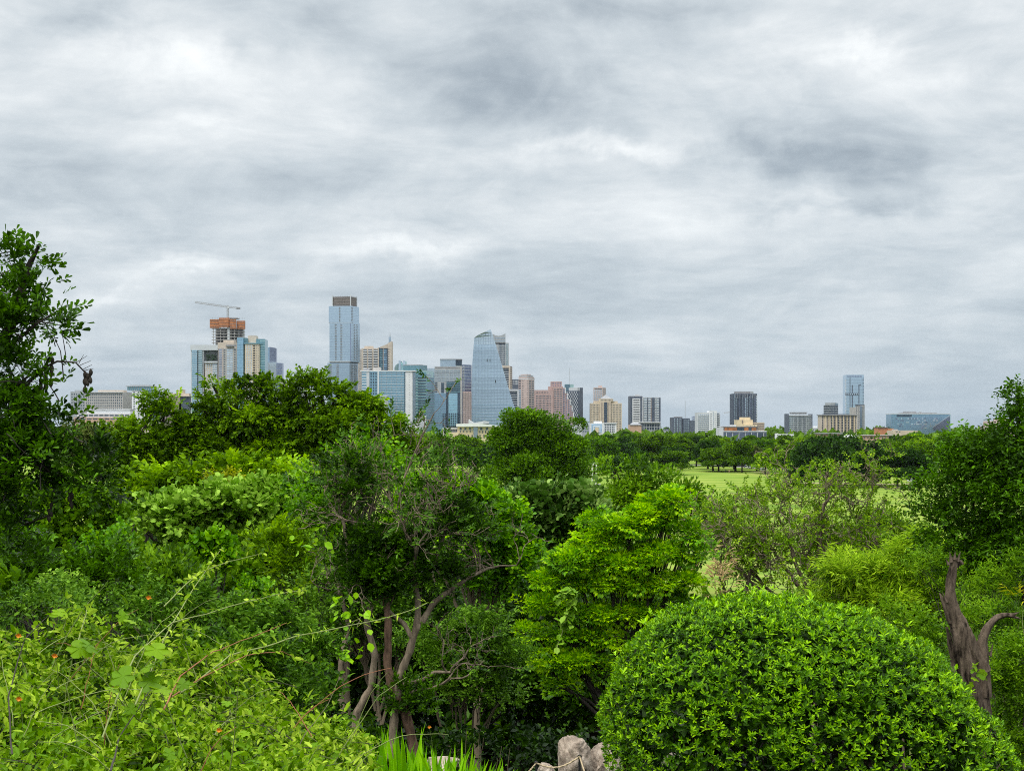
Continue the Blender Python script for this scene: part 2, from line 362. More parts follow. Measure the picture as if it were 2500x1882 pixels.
def skyline():
    # ---- far left government blocks
    b = Bld('office_block', 'low grey office wing behind laurel leaves at far left', 2500, 172, 208)
    b.box('wall', 'grey', 172, 208, 956); b.box('roof_plant', 'grey', 180, 196, 952, 956, 8, 6); b.grid('window', 'gW', (173, 0), (207, 0), 959, 1000, 6, 6, .55, .5); b.done()
    b = Bld('office_block', 'wide concrete office block with six rows of square windows at left', 2480, 207, 321)
    b.corner('wall', 'conc', 207, 300, 322, 957, None, 0, 30); b.box('penthouse', 'tan', 236, 299, 952, 957, 20, 8); b.box('cornice', 'lgrey', 206, 300, 956.5, 958.5, 2, -2)
    b.grid('window', 'gW', (209, 0), (299, 0), 960, 1001, 18, 6, .52, .55); b.grid('window', 'gW', (301, 2), (320, 28), 960, 1001, 6, 6, .7, .55); b.done()
    b = Bld('terraced_office', 'long white terraced building with dark glass bands below concrete office', 2380, 188, 322)
    b.box('upper_storey', 'white', 212, 318, 1000); b.box('wall', 'lgrey', 193, 322, 1009, None, 30, -10); b.box('lower_wall', 'salmon', 190, 322, 1018.5, None, 20, -22)
    b.grid('window', 'gW', (196, -10), (320, -10), 1011.5, 1016.5, 10, 1, .86, .9); b.grid('window', 'gW', (192, -22), (320, -22), 1020, 1025.5, 9, 1, .8, .6); b.box('roof_slab', 'white', 205, 320, 998.5, 1000.2, 30, -2); b.done()
    b = Bld('colonnade_building', 'white colonnaded low building with tan roofs above trees at left', 2250, 190, 375)
    b.box('wall', 'white', 192, 262, 1032, None); b.box('roof', 'salmon', 190, 264, 1026, 1031, 28, -1); b.box('side_wing', 'cream', 262, 335, 1036, None, 22, 8); b.box('wing_roof', 'salmon', 262, 300, 1033, 1036, 18, 8)
    b.grid('window', 'gW', (194, 0), (260, 0), 1036, 1056, 14, 2, .5, .7); b.box('far_wing', 'tan', 335, 470, 1032, None, 20, 14); b.done()
    b = Bld('apartment_tower', 'white slab tower with flat overhanging glass crown at left', 2440, 309, 373)
    b.box('wall', 'white', 322, 356, 953, None, 20); b.box('glass_wing', 'gT', 356, 371, 951, None, 24, 3); b.box('crown', 'gT', 311, 371, 944.5, 953, 24, -1)
    b.box('roof_slab', 'grey', 308, 374, 942, 944, 30, -4); b.box('penthouse', 'grey', 317, 363, 939.5, 942, 16, 3); b.posts('pier', 'lgrey', (311, -1), (371, -1), 944.5, 953, 12, .16)
    b.grid('window', 'gW', (323, 0), (332, 0), 955, 1040, 1, 15, .4, .55); b.grid('window', 'gW', (334, 0), (343, 0), 955, 1040, 1, 15, .4, .55); b.grid('window', 'gW', (345, 0), (354, 0), 955, 1040, 1, 15, .45, .55)
    b.bands('balcony', 'lgrey', (356, 3), (371, 3), 954, 1040, 15, .28); b.done()
    b = Bld('office_block', 'grey striped office behind white slab tower at left', 2600, 373, 414)
    b.corner('wall', 'gG', 373, 398, 416, 957, None, 4, 20); b.bands('spandrel', 'grey', (373, 4), (398, 0), 957, 1000, 6, .45); b.bands('spandrel', 'grey', (398, 0), (416, 20), 957, 1000, 6, .45); b.done()
    b = Bld('ribbed_office', 'brown ribbed office with tan round penthouse at left', 2420, 392, 462)
    b.box('wall', 'brown', 392, 440, 968); b.box('side_wall', 'slate', 440, 461, 968, None, 22, 3); b.box('penthouse', 'tan', 409, 460, 960, 967, 18, 4); b.box('roof_slab', 'tan', 406, 464, 966.4, 968, 26, -1)
    ang = [(437.5 + 10.5 * math.cos(t), 14 + 6 * math.sin(t)) for t in np.linspace(0, 2 * math.pi, 14, endpoint=False)]
    b.prism('drum', 'tan', ang, 951, 960); b.posts('rib', 'tan', (393, 0), (439, 0), 969, 1010, 22, .3); b.grid('window', 'gD', (441, 3), (460, 3), 970, 1006, 6, 6, .7, .6); b.done()
    # ---- twin condo with roof garden
    b = Bld('condo_tower', 'tall pale condo tower with garden terrace cut into its top', 2200, 465, 577)
    b.box('wall', 'lgrey', 466, 497, 855, None, 30); b.box('roof_slab', 'lgrey', 465, 533, 842, 855, 32, -1)
    b.box('recess_wall', 'grey', 497, 533, 855, None, 18, 10); b.box('lower_wall', 'tan', 500, 533, 886, None, 10, 0)
    b.box('glass_bay', 'gC', 469, 482, 855.5, None, 4, -2); b.box('glass_bay', 'gT', 485, 494, 855.5, None, 4, -2); b.bands('floor_slab', 'lgrey', (469, -2), (482, -2), 856, 1000, 27, .18, .6, .5); b.bands('floor_slab', 'lgrey', (485, -2), (494, -2), 856, 1000, 27, .3, .6, .5)
    b.posts('shadow_slot', 'dark', (482.4, 0), (484.6, 0), 855, 1000, 1, .9, .2, .15)
    b.box('planter', 'lgrey', 500, 532, 882, 886, 12, -3); b.grid('window', 'gL', (501, 0), (517, 0), 888, 990, 3, 18, .62, .4); b.box('bay_wall', 'lgrey', 519, 531, 888, None, 4, -1.5); b.grid('window', 'gG', (519, -1.5), (531, -1.5), 888, 990, 2, 18, .8, .5)
    rr = random.Random(3); mb = MB()
    for _ in range(60):
        p = (X(504 + rr.random() * 24, 2200), 2200 + rr.uniform(-1, 4), Z(867 + rr.random() ** 1.6 * 14, 2200)); mb.box(np.array(p) - b.rl, [rr.uniform(.7, 2.2)] * 3, rr.random() * 3)
    o = bpy.data.objects.new('roof_garden', mesh_np('roof_garden', np.concatenate(mb.V), np.concatenate(mb.Q), M['green'])); C.objects.link(o); o.parent = b.root; o['kind'] = 'stuff'
    b.box('wall', 'conc', 533, 577, 850, None, 30, -2); b.box('cap', 'tan', 532, 572, 836, 850, 26, -1.5); b.box('cap', 'tan', 545, 571, 830.5, 836, 20, 1); b.box('pergola', 'concd', 553, 577, 842, 846, 6, -5)
    b.grid('window', 'gP', (535, -2), (543, -2), 852, 990, 1, 24, .8, .5); b.grid('window', 'gW', (546, -2), (552, -2), 852, 990, 1, 24, .6, .5); b.grid('window', 'gL', (554, -2), (569, -2), 852, 990, 2, 24, .9, .6); b.grid('window', 'gW', (571, -2), (577, -2), 852, 990, 1, 24, .6, .5)
    b.posts('fin', 'brown', (532.6, -2), (534, -2), 851, 990, 1, .8); b.posts('fin', 'pinkl', (544, -2), (545.4, -2), 851, 990, 1, .8); b.done()
    # ---- tower under construction and its crane
    b = Bld('unfinished_tower', 'unfinished concrete tower wrapped at top in orange formwork screens', 2420, 515, 597)
    b.box('core', 'concd', 524, 590, 800, None, 18, 8); b.box('lift_core', 'lgrey', 556, 561, 798, None, 8, -2)
    b.bands('floor_slab', 'conc', (517, 0), (577, 0), 799, 990, 28, .16, 8, 2); b.bands('floor_slab', 'conc', (575, 3), (596, 8), 799, 990, 28, .16, 8, 2)
    b.posts('column', 'conc', (517, 0), (577, 0), 799, 990, 7, .12, 1, 1); b.posts('column', 'lgrey', (577, 4), (596, 8), 799, 990, 2, .1, 1, 1)
    for x0, x1, y0, y1, o in ((513, 536, 780, 801, -3), (536, 560, 776.5, 799, -5), (560, 563, 778, 798, -3), (563, 577, 780, 803, -4), (577, 598, 783, 803, 1)):
        b.box('formwork_screen', 'orange', x0, x1 - .6, y0, y1, 5, o)
        b.bands('screen_rail', 'brown', (x0, o), (x1 - .6, o), y0, y1, 3, .1, .5, .3)
    b.box('deck', 'concd', 535, 580, 776, 778.5, 18, -1); b.posts('guard_post', 'concd', (514, -3), (598, 1), 774.5, 780, 22, .1, .4); b.done()
    def crane(name, label, d, mx, ybase, ytop, tip, tail, w):
        r = thing(name, label, 'crane', (X(mx, d), d + 4, Z(ybase, d)))
        def q(px, py, o=0): return (X(px, d), d + 4 + o, Z(py, d))
        mb = MB(); n = 10
        for sx in (-.5, .5):
            for sy in (-.5, .5): mb.bar(np.array(q(mx, ybase)) + (sx * w, sy * w, 0), np.array(q(mx, ytop)) + (sx * w, sy * w, 0), w * .28)
        zs = np.linspace(ybase, ytop, n)
        for i in range(n - 1):
            s_ = .5 if i % 2 else -.5
            mb.bar(np.array(q(mx, zs[i])) + (s_ * w, -.5 * w, 0), np.array(q(mx, zs[i + 1])) + (-s_ * w, -.5 * w, 0), w * .2)
        mb.put('mast', M['steel'], r)
        def truss(nm, a, c, nseg):
            mb = MB(); a = np.array(a); c = np.array(c)
            for off in ((0, -.5 * w, -.45 * w), (0, .5 * w, -.45 * w), (0, 0, .5 * w)): mb.bar(a + off, c + off, w * .3)
            for i in range(nseg):
                p = a + (c - a) * i / nseg; p2 = a + (c - a) * (i + 1) / nseg
                mb.bar(p + (0, -.5 * w, -.45 * w), (p + p2) / 2 + (0, 0, .5 * w), w * .2); mb.bar((p + p2) / 2 + (0, 0, .5 * w), p2 + (0, -.5 * w, -.45 * w), w * .2)
            mb.put(nm, M['steel'], r)
        truss('jib', q(mx, ytop + 2), q(*tip), 18); truss('counter_jib', q(mx, ytop + 2), q(*tail), 5)
        mb = MB(); mb.box(q(tail[0] - 2, tail[1] + .6), (w * 2.4, w, w * 1.1)); mb.put('counterweight', M['concd'], r)
        mb = MB(); mb.box(q(mx + 1.2, ytop + 3.2, -1), (w * 1.3, w, w * 1.3)); mb.put('cab', M['lgrey'], r)
        mb = MB(); mb.bar(q(mx, ytop + 1), q(mx, ytop - 2), w * .7); mb.put('apex', M['steel'], r)
        return r
    crane('tower_crane', 'pale tower crane on top of the orange screened unfinished tower', 2415, 555, 778, 747, (475, 737.5), (583, 752), 2.3)
    # ---- blue and tan condo
    b = Bld('condo_tower', 'tan condo tower between blue and teal glass wings', 2150, 577, 647)
    b.prism('glass_wing', 'gC', [(577, 6), (594, 0), (600, 10), (600, 26), (577, 26)], 824); b.bands('floor_slab', 'gB', (577, 6), (594, 0), 826, 1000, 28, .14, .4, .3); b.posts('mullion', 'gL', (577, 6), (594, 0), 825, 1000, 5, .08, .3, .25)
    b.box('wall', 'beige', 599, 634, 840, None, 28, -3); b.box('drum_penthouse', 'tan', 603, 624, 819, 842, 16, 6); b.box('cornice', 'gT', 597, 640, 837.5, 840, 28, -4)
    b.box('glass_wing', 'gT', 634, 646, 828, None, 26, 3); b.box('glass_crown', 'gT', 624, 645, 827, 840, 14, 5); b.box('glass_crown', 'gT', 596, 604, 826, 840, 14, 3)
    b.grid('window', 'gL', (601, -3), (617, -3), 842, 1000, 4, 27, .5, .55); b.grid('balcony_recess', 'dark', (618.5, -3), (624.5, -3), 842, 1000, 1, 27, .85, .55, .2, .12); b.grid('window', 'gW', (626, -3), (633, -3), 842, 1000, 2, 27, .4, .45)
    b.bands('floor_slab', 'gM', (634, 3), (646, 3), 829, 1000, 28, .16, .4, .3); b.posts('antenna', 'steel', (606, 6), (624, 6), 815.5, 819, 4, .03, .3); b.done()
    b = Bld('stepped_glass_tower', 'stepped lilac and blue glass tower right of tan condo', 2550, 646, 687)
    b.prism('upper_block', 'gB', [(646, 4), (658, 0), (660, 22), (646, 22)], 848, 885); b.prism('upper_block', 'gP', [(658, 0), (671, 12), (671, 24), (658, 24)], [847, 849, 849, 847], 885)
    b.box('lower_block', 'gL', 646, 675, 884, None, 24, -2); b.prism('lower_block', 'gP', [(675, -2), (687, 12), (687, 26), (675, 26)], 886)
    b.bands('floor_line', 'grey', (646, -2), (675, -2), 887, 1000, 18, .12, .3, .2); b.bands('floor_line', 'grey', (675, -2), (687, 12), 887, 1000, 18, .16, .3, .2); b.bands('floor_line', 'grey', (646, 4), (658, 0), 849, 884, 7, .12, .3, .2); b.bands('floor_line', 'grey', (658, 0), (671, 12), 850, 884, 7, .14, .3, .2); b.posts('mullion', 'grey', (646, -2), (675, -2), 885, 1000, 8, .06, .3, .2); b.done()
    b = Bld('low_block', 'low grey terraced block behind the tall pecan crown', 2300, 684, 745)
    b.box('wall', 'conc', 684, 700, 931); b.box('wall', 'lgrey', 696, 744, 938, None, 20, -4); b.box('penthouse', 'grey', 706, 738, 932, 938, 14, 2); b.grid('window', 'gW', (698, -4), (742, -4), 941, 960, 6, 3, .8, .45); b.done()
    # ---- the tallest: stacked offset blocks
    b = Bld('stacked_tower', 'tallest glass tower of stacked offset blocks with brown screened crown', 2150, 799, 874)
    b.corner('upper_block', 'gS', 802, 857, 873, 747, 788, 3, 22); b.corner('middle_block', 'gS', 804, 856, 874.5, 788, 883, 2, 22); b.corner('lower_block', 'gS', 799, 853, 870, 886, None, 2, 22)
    b.corner('shadow_floor', 'dark', 804, 856, 872, 883, 886, 4, 20); b.corner('slab', 'lgrey', 800, 856, 874, 881.5, 883.5, 1, 24); b.corner('slab', 'grey', 802, 857, 873.5, 787, 789, 2.4, 23)
    b.corner('crown', 'mesh', 810, 856, 868, 724, 747, 5, 18); b.posts('crown_post', 'lgrey', (809.5, 4), (811.5, 4), 720, 747, 1, 1, .8); b.posts('crown_post', 'lgrey', (855, 0), (857, 0), 720, 747, 1, 1, .8); b.posts('crown_post', 'grey', (867, 17), (869, 17), 722, 748, 1, 1, .8)
    b.posts('parapet_post', 'grey', (811, 5), (855, 0), 721, 725, 10, .08, .4); b.posts('parapet_post', 'grey', (857, 0), (868, 17), 722, 726, 6, .1, .4); b.bands('crown_rail', 'concd', (810, 5), (856, 0), 724, 747, 3, .06, .4, .3)
    for a, c, y0, y1, n in (((803, 3), (857, 0), 748, 787, 10), ((804, 2), (856, 0), 789, 881, 23), ((799, 2), (853, 0), 888, 990, 25), ((857, 0), (873, 22), 748, 787, 10), ((856, 0), (874.5, 22), 789, 881, 23), ((853, 0), (870, 22), 888, 990, 25)):
        b.bands('floor_line', 'gG', a, c, y0, y1, n, .13, .3, .12)
    def balc(x0, x1, y0, y1, n, o=0, o2=None):
        b.grid('balcony_recess', 'dark', (x0, o), (x1, o if o2 is None else o2), y0, y1, 1, n, .9, .6, .3, .2); b.bands('balcony_slab', 'lgrey', (x0 - .3, o), (x1 + .3, o if o2 is None else o2), y0, y1, n, .16, 1.2, .9)
    balc(827, 831, 749, 786, 10, 1.6); balc(817, 822, 790, 880, 23, 1.5); balc(830.5, 836, 790, 880, 23, 1); balc(800.5, 811, 889, 990, 25, 1.8); balc(821, 827, 889, 990, 25, 1); balc(857.5, 860, 749, 786, 10, 1, 4); balc(862, 865, 790, 880, 23, 7.5, 11); balc(867.5, 870, 790, 880, 23, 14, 17)
    balc(856, 861, 889, 990, 25, 3.5, 10); balc(863, 868, 889, 990, 25, 12.5, 19.5); b.posts('edge_fin', 'gP', (854.5, 0), (856.5, 0), 789, 881, 1, .8, .5, .3); b.done()
    b = Bld('slim_tower', 'slim white tower side just right of the tallest tower', 2300, 873, 884)
    b.box('wall', 'conc', 873, 884, 852); b.bands('floor_line', 'grey', (873, 0), (884, 0), 853, 1000, 24, .3, .3, .2, .4); b.done()
    b = Bld('hotel_tower', 'beige residential tower with three columns of white balconies', 2280, 883, 923)
    b.box('wall', 'tan', 883, 923, 850); b.box('penthouse', 'tan', 889, 909, 844.5, 850, 16, 4)
    for x0, x1 in ((887, 895.5), (899, 908), (912, 922)):
        b.grid('window', 'gD', (x0, 0), (x1, 0), 852, 990, 1, 23, 1, .55); b.bands('balcony', 'white', (x0, 0), (x1, 0), 853.5, 991.5, 23, .4, 1.5, 1.4)
    b.done()
    b = Bld('spired_tower', 'tan tower with slanting roof and slender spire', 2240, 922, 957)
    b.box('wall', 'gD', 922, 947, 849, None, 24, 2); b.prism('wall', 'tan', [(947, 0), (956, 0), (956, 26), (947, 26)], [838, 833, 833, 838]); b.prism('sloping_roof', 'tan', [(928, 1), (947, 1), (947, 22), (928, 22)], [847, 839, 839, 847], 850); b.box('side_pier', 'tan', 922, 925, 848, None, 24, 1)
    b.grid('window', 'gT', (926, 2), (934, 2), 852, 990, 2, 24, .7, .6); b.grid('window', 'gB', (936, 2), (944, 2), 852, 990, 2, 24, .75, .7); b.grid('window', 'gW', (947.5, 0), (951, 0), 850, 990, 1, 24, .7, .45); b.posts('pier', 'tan', (934.5, 2), (936, 2), 850, 990, 1, .8)
    b.prism('turret', 'gG', [(951 + 3 * math.cos(t), 6 + 1.7 * math.sin(t)) for t in np.linspace(0, 2 * math.pi, 10, endpoint=False)], 822, 838)
    b.prism('spire', 'steel', [(951.5 + 1.0 * math.cos(t), 6 + .6 * math.sin(t)) for t in np.linspace(0, 2 * math.pi, 8, endpoint=False)], 817, 822); b.posts('needle', 'steel', (951.1, 6), (951.9, 6), 809, 818, 1, .8, .4); b.done()
    b = Bld('glass_slab', 'wide pale blue glass apartment slab with white end wall', 2050, 882, 1013)
    b.box('wall', 'gC', 883, 990, 907, None, 26); b.box('end_wall', 'white', 990, 1007, 906, None, 26, -1); b.box('roof_slab', 'white', 880, 1014, 904.5, 907, 30, -2); b.box('roof_plant', 'conc', 909, 928, 896, 905, 12, 6); b.box('roof_plant', 'roof', 886, 900, 899, 905, 8, 6)
    b.box('grey_bay', 'lgrey', 895, 902, 907.5, None, 3, -1.4); b.box('column', 'white', 922, 925, 907.5, None, 4, -2)
    b.bands('floor_slab', 'white', (884, 0), (895, 0), 908, 1020, 17, .25, 1.2, 1); b.bands('floor_slab', 'lgrey', (925, 0), (986, 0), 908, 1020, 17, .13, 1, .8); b.posts('mullion', 'grey', (925, 0), (986, 0), 908, 1020, 5, .035, .8, .6)
    b.grid('window', 'gD', (903, 0), (921, 0), 909, 1020, 3, 16, .5, .62, .4, .3); b.grid('balcony_recess', 'dark', (986.5, 0), (990, 0), 908, 1020, 1, 24, .9, .55, .3, .2); b.grid('window', 'gW', (996, -1), (1002, -1), 912, 1010, 1, 16, .18, .3); b.box('side_wing', 'gG', 1007, 1012, 909, None, 22, 4); b.done()
    b = Bld('low_block', 'small white square block below the pale glass slab', 1900, 908, 945)
    b.box('wall', 'lgrey', 910, 944, 968); b.box('roof_slab', 'white', 909, 945, 966.6, 968.2, 26, -1); b.grid('window', 'gG', (916, 0), (940, 0), 974, 984, 1, 1, .9, .7); b.box('side_fin', 'grey', 942, 944, 969, None, 3, -2); b.done()
    b = Bld('crowned_tower', 'folded mint glass crown points peeking over the pale glass slab', 2500, 963, 992)
    for x0, xm, x1 in ((965, 976, 981), (979, 987, 992)):
        b.prism('crown_fold', 'gM', [(x0, 0), (x1, 4), (x1, 16), (x0, 16)], [892, 881, 886, 896] if x0 == 965 else [888, 881, 884, 890], 910)
        b.prism('crown_fold', 'gL', [(xm - 2.5, -3), (xm + 2.5, -1), (xm + 2, 6), (xm - 2, 6)], 880.5, 910)
    b.box('wall', 'gM', 962, 992, 905, None, 26); b.box('crown_step', 'gM', 963, 970, 896, 906, 12, 1); b.done()
    b = Bld('banded_glass_office', 'teal office with white and dark horizontal bands', 2140, 983, 1058)
    b.corner('wall', 'gT', 983, 1024, 1040, 891.5, None, 12, 30); b.corner('cornice', 'roof', 983, 1024, 1040, 890, 892, 11.5, 31); b.corner('front_block', 'gT', 1010, 1041, 1057, 908, None, 0, 26); b.corner('front_top', 'gM', 1026, 1041, 1056, 905, 921, 2, 22)
    b.bands('floor_slab', 'gM', (1010, 0), (1041, 0), 921, 1024, 15, .45, 1, .6); b.grid('window_band', 'gD', (1020, 0), (1040, 0), 919.5, 1023, 1, 15, 1, .42, 1, .8)
    b.bands('floor_slab', 'gP', (1041, 0), (1057, 26), 912, 1024, 16, .3, 1, .5); b.box('base', 'lgrey', 1020, 1041, 1015, None, 8, -4); b.done()
    b = Bld('glass_strip_tower', 'pale glass tower sliver between teal and dark offices', 2350, 1040, 1062)
    b.box('wall', 'gL', 1041, 1062, 899); b.posts('mullion', 'grey', (1041, 0), (1062, 0), 899, 1000, 4, .12, .3, .2); b.done()
    # ---- patchwork office
    b = Bld('patchwork_office', 'blocky office patched with pale, dark and blue glass panels', 1980, 1060, 1151)
    b.box('wall', 'grey', 1061, 1124, 895, None, 26); b.prism('side_wall', 'gP', [(1128, 0), (1150, 14), (1150, 34), (1128, 34)], 890); b.box('end_pier', 'conc', 1124, 1128.5, 894, None, 30, -1)
    b.box('penthouse', 'gG', 1074.5, 1112, 878, 895, 18, 4); b.box('penthouse', 'gD', 1112, 1127, 879, 892, 16, 8); b.box('penthouse_roof', 'roof', 1073.5, 1127.5, 876, 878.2, 22, 3)
    b.posts('louvre', 'brown', (1062, 0), (1123, 0), 896, 899, 34, .35, .4, .3); b.bands('window_band', 'gG', (1062, 0), (1123, 0), 903, 932, 6, .42, .6, .2); b.posts('mullion', 'lgrey', (1062, 0), (1123, 0), 903, 932, 6, .04, .6, .35)
    b.grid('dark_panel', 'gD', (1061, 0), (1068, 0), 932, 959, 1, 5, .9, .6, .6, .3); b.grid('dark_panel', 'gD', (1077, 0), (1084, 0), 934, 959, 1, 5, .95, .9, .6, .3); b.box('dark_block', 'gD', 1090, 1124, 932, 959, 4, -.8); b.bands('window_band', 'gT', (1090, -.8), (1124, -.8), 933, 959, 5, .35, .4, .2)
    b.box('blue_block', 'gB', 1061, 1089, 960, None, 4, -1.2); b.box('blue_block', 'gC', 1095, 1117, 960, 1040, 4, -1.2); b.box('dark_slot', 'gD', 1089, 1095, 958, None, 3, -.6); b.box('dark_slot', 'gD', 1117, 1124, 958, None, 3, -.6)
    b.bands('floor_line', 'gP', (1061, -1.2), (1089, -1.2), 961, 1040, 14, .12, .4, .2); b.bands('floor_line', 'gG', (1095, -1.2), (1117, -1.2), 961, 1010, 8, .1, .4, .2); b.posts('mullion', 'gP', (1061, -1.2), (1089, -1.2), 961, 1040, 7, .07, .4, .2)
    b.grid('window', 'gD', (1080, -1.4), (1124, -1.4), 1008, 1042, 9, 6, .7, .7, .8, .6); b.bands('floor_slab', 'lgrey', (1128, 0), (1150, 14), 892, 960, 9, .2, .6, .4); b.posts('pier', 'lgrey', (1131, 2), (1133, 3), 892, 1040, 1, .8); b.done()
    b = Bld('brown_block', 'brown ribbed block wedged beside the curved glass tower', 1900, 1129, 1151)
    b.box('wall', 'pink', 1130, 1150, 956); b.bands('floor_line', 'lgrey', (1130, 0), (1150, 0), 958, 1036, 16, .22, .4, .3); b.posts('pier', 'brown', (1130, 0), (1150, 0), 957, 1036, 5, .25); b.done()
    # ---- sail shaped tower
    b = Bld('sail_tower', 'curved sail shaped blue glass tower with slanting pointed top', 1950, 1149, 1275)
    rx = ([804, 827, 870, 903, 948, 988, 1006, 1040, 1100], [1198, 1206, 1219, 1228.5, 1241.5, 1254, 1261, 1276, 1300]); lx = ([822, 888, 1030, 1100], [1158, 1153, 1149, 1148])
    def xl(y): return float(np.interp(y, *lx)) if y >= 822 else 1158 + (822 - y) / 18 * 40
    def xr(y): return float(np.interp(y, *rx))
    n = 35; ys = list(np.linspace(804.2, 1062, n + 1))
    for i in range(n):
        ya, yb = ys[i], ys[i + 1] - .0; last = (yb - ya) * .14; yc = yb - last
        for (u, v, name, mat, inset) in ((ya, yc, 'glass_floor', 'gL' if i < 5 else 'gS', 0), (yc, yb, 'floor_line', 'gG' if i < 24 else 'gB', .12)):
            pl = [(xl(v) + inset / 4, inset), (xr(v) - inset / 4, inset + 3), (xr(v) - 2, 26), (xl(v), 26)]; pu = [(xl(u) + inset / 4, inset), (xr(u) - inset / 4, inset + 3), (xr(u) - 2, 26), (xl(u), 26)]
            V = np.array([(*b.w(*p), b.z(v)) for p in pl] + [(*b.w(*p), b.z(u)) for p in pu]) - b.rl
            me = mesh_np(name, V, [(0, 1, 5, 4), (1, 2, 6, 5), (2, 3, 7, 6), (3, 0, 4, 7), (3, 2, 1, 0), (4, 5, 6, 7)], M[mat])
            o = bpy.data.objects.new(name, me); C.objects.link(o); o.parent = b.root
    mb = MB()
    for i in range(n):
        ya, yb = ys[i], ys[i + 1] - (ys[i + 1] - ys[i]) * .14; k = 0
        x = 1150.0
        while x < 1300:
            if xl(ya) + .6 < x < xr(ya) - .6: mb.box(np.array((X(x, 1950), 1950 - .03 + .0, (b.z(ya) + b.z(yb)) / 2)) + (0, 3 * (x - xl(ya)) / (xr(ya) - xl(ya) + 1) - .05, 0) - b.rl, (.28 if i < 5 else .16, .35, b.z(ya) - b.z(yb)))
            x += 3.6 if i >= 5 else 6.0
    o = bpy.data.objects.new('mullion', mesh_np('mullion', np.concatenate(mb.V), np.concatenate(mb.Q), M['gG'])); C.objects.link(o); o.parent = b.root; o['kind'] = 'stuff'
    for x, y0 in ((1189.5, 876.5), (1196.5, 876.5), (1210, 928)): b.item('open_panel', 'dark', (X(x, 1950), 1950 + 1.4, b.z(y0 + 3)), (.8, 1.6, 3.4), 0)
    b.done()
    b = Bld('curved_crown_tower', 'grey condo tower with swooping concave crown behind sail tower', 2300, 1203, 1243)
    xs = np.linspace(1203, 1234, 8); cr = [814.5 + 6 * (1 - ((x - 1203) / 31 - .45) ** 2 / .3) for x in xs]
    cr = [814 + 6.0 * max(0, 1 - abs((x - 1217) / 16) ** 2) for x in xs]
    for i in range(7): b.prism('crown_panel', 'grey', [(xs[i], 0), (xs[i + 1], 0), (xs[i + 1], 18), (xs[i], 18)], [cr[i], cr[i + 1], cr[i + 1], cr[i]], 840)
    b.box('wall', 'grey', 1208, 1242, 837); b.grid('window', 'gD', (1217, 0), (1233, 0), 839, 895, 5, 12, .7, .6); b.grid('window', 'gT', (1234, 0), (1241.5, 0), 839, 895, 2, 12, .5, .5); b.grid('window', 'gG', (1208, 0), (1233, 0), 822, 836, 5, 2, .7, .4); b.done()
    b = Bld('framed_office', 'narrow office with pale frame round dark bands behind sail tower', 2150, 1225, 1251)
    b.box('wall', 'gD', 1225, 1242, 899, None, 20, 2); b.box('frame', 'tan', 1242, 1245.5, 893, None, 24); b.box('frame', 'tan', 1224, 1242, 893, 898, 24); b.prism('side_wall', 'brown', [(1245.5, 0), (1250.5, 12), (1250.5, 24), (1245.5, 24)], 894); b.bands('floor_slab', 'lgrey', (1225, 2), (1242, 2), 899, 960, 11, .28, .5, .4); b.bands('floor_slab', 'tan', (1245.5, 0), (1250.5, 12), 896, 960, 12, .4, .5, .3); b.done()
    b = Bld('framed_office', 'shorter office with white frame round dark bands left of pink tower', 2050, 1241, 1272)
    b.box('wall', 'gD', 1244, 1263, 955, None, 20, 2); b.box('frame', 'lgrey', 1263, 1266.5, 950, None, 24); b.box('frame', 'lgrey', 1242, 1263, 950, 954.5, 24); b.prism('side_wall', 'gG', [(1266.5, 0), (1272, 12), (1272, 24), (1266.5, 24)], 951); b.bands('floor_slab', 'lgrey', (1244, 2), (1263, 2), 955, 1040, 15, .26, .5, .4); b.bands('floor_slab', 'lgrey', (1266.5, 0), (1272, 12), 953, 1040, 15, .35, .5, .3); b.done()
    b = Bld('grey_block', 'dark grey block with small white fins left of pink tower', 2300, 1249, 1266)
    b.box('wall', 'slate', 1250, 1266, 926); b.grid('window', 'lgrey', (1253, 0), (1266, 0), 928, 940, 4, 2, .4, .7); b.done()
    b = Bld('pink_tower', 'slim pale pink tower with stepped flat cap', 2100, 1265, 1306)
    b.corner('wall', 'pinkl', 1266, 1290, 1305, 920, None, 4, 16); b.corner('cap', 'grey', 1267, 1289, 1302, 916, 923, 6, 14); b.corner('cap', 'pinkl', 1271, 1287, 1297, 913.5, 918, 8, 12); b.corner('cornice', 'lgrey', 1265, 1290, 1306, 924, 926, 3.5, 17)
    b.grid('window', 'gD', (1266.5, 4), (1272, 3), 928, 1045, 1, 21, .85, .5); b.grid('window', 'gW', (1275, 2.6), (1278, 2), 928, 1045, 1, 21, .9, .35); b.grid('window', 'gW', (1283, 1.5), (1289, .2), 928, 1045, 1, 21, .9, .4); b.grid('window', 'gW', (1291, 1), (1304.5, 15.5), 928, 1045, 2, 21, .8, .45); b.done()
    # ---- pink granite stepped block
    b = Bld('stepped_granite_office', 'wide pink granite office stepping down to the right', 2000, 1305, 1401)
    b.box('wall', 'pink', 1305, 1350, 952, None, 30); b.box('wall', 'pink', 1350, 1374, 944, None, 28, 1); b.box('penthouse', 'pink', 1345, 1372, 931, 946, 18, 7); b.box('penthouse', 'pink', 1339, 1375, 943, 953, 22, 4)
    st = [(1374, 1381, 947), (1381, 1387, 961), (1387, 1393, 975), (1393, 1398, 991), (1398, 1401, 1007)]
    for i, (x0, x1, y) in enumerate(st): b.box('step', 'pink', x0, x1, y, None, 22, 3 + i); b.box('white_edge', 'white', x1 - 1.6, x1 + .2, y - 1, y + 13, 3, 2.5 + i)
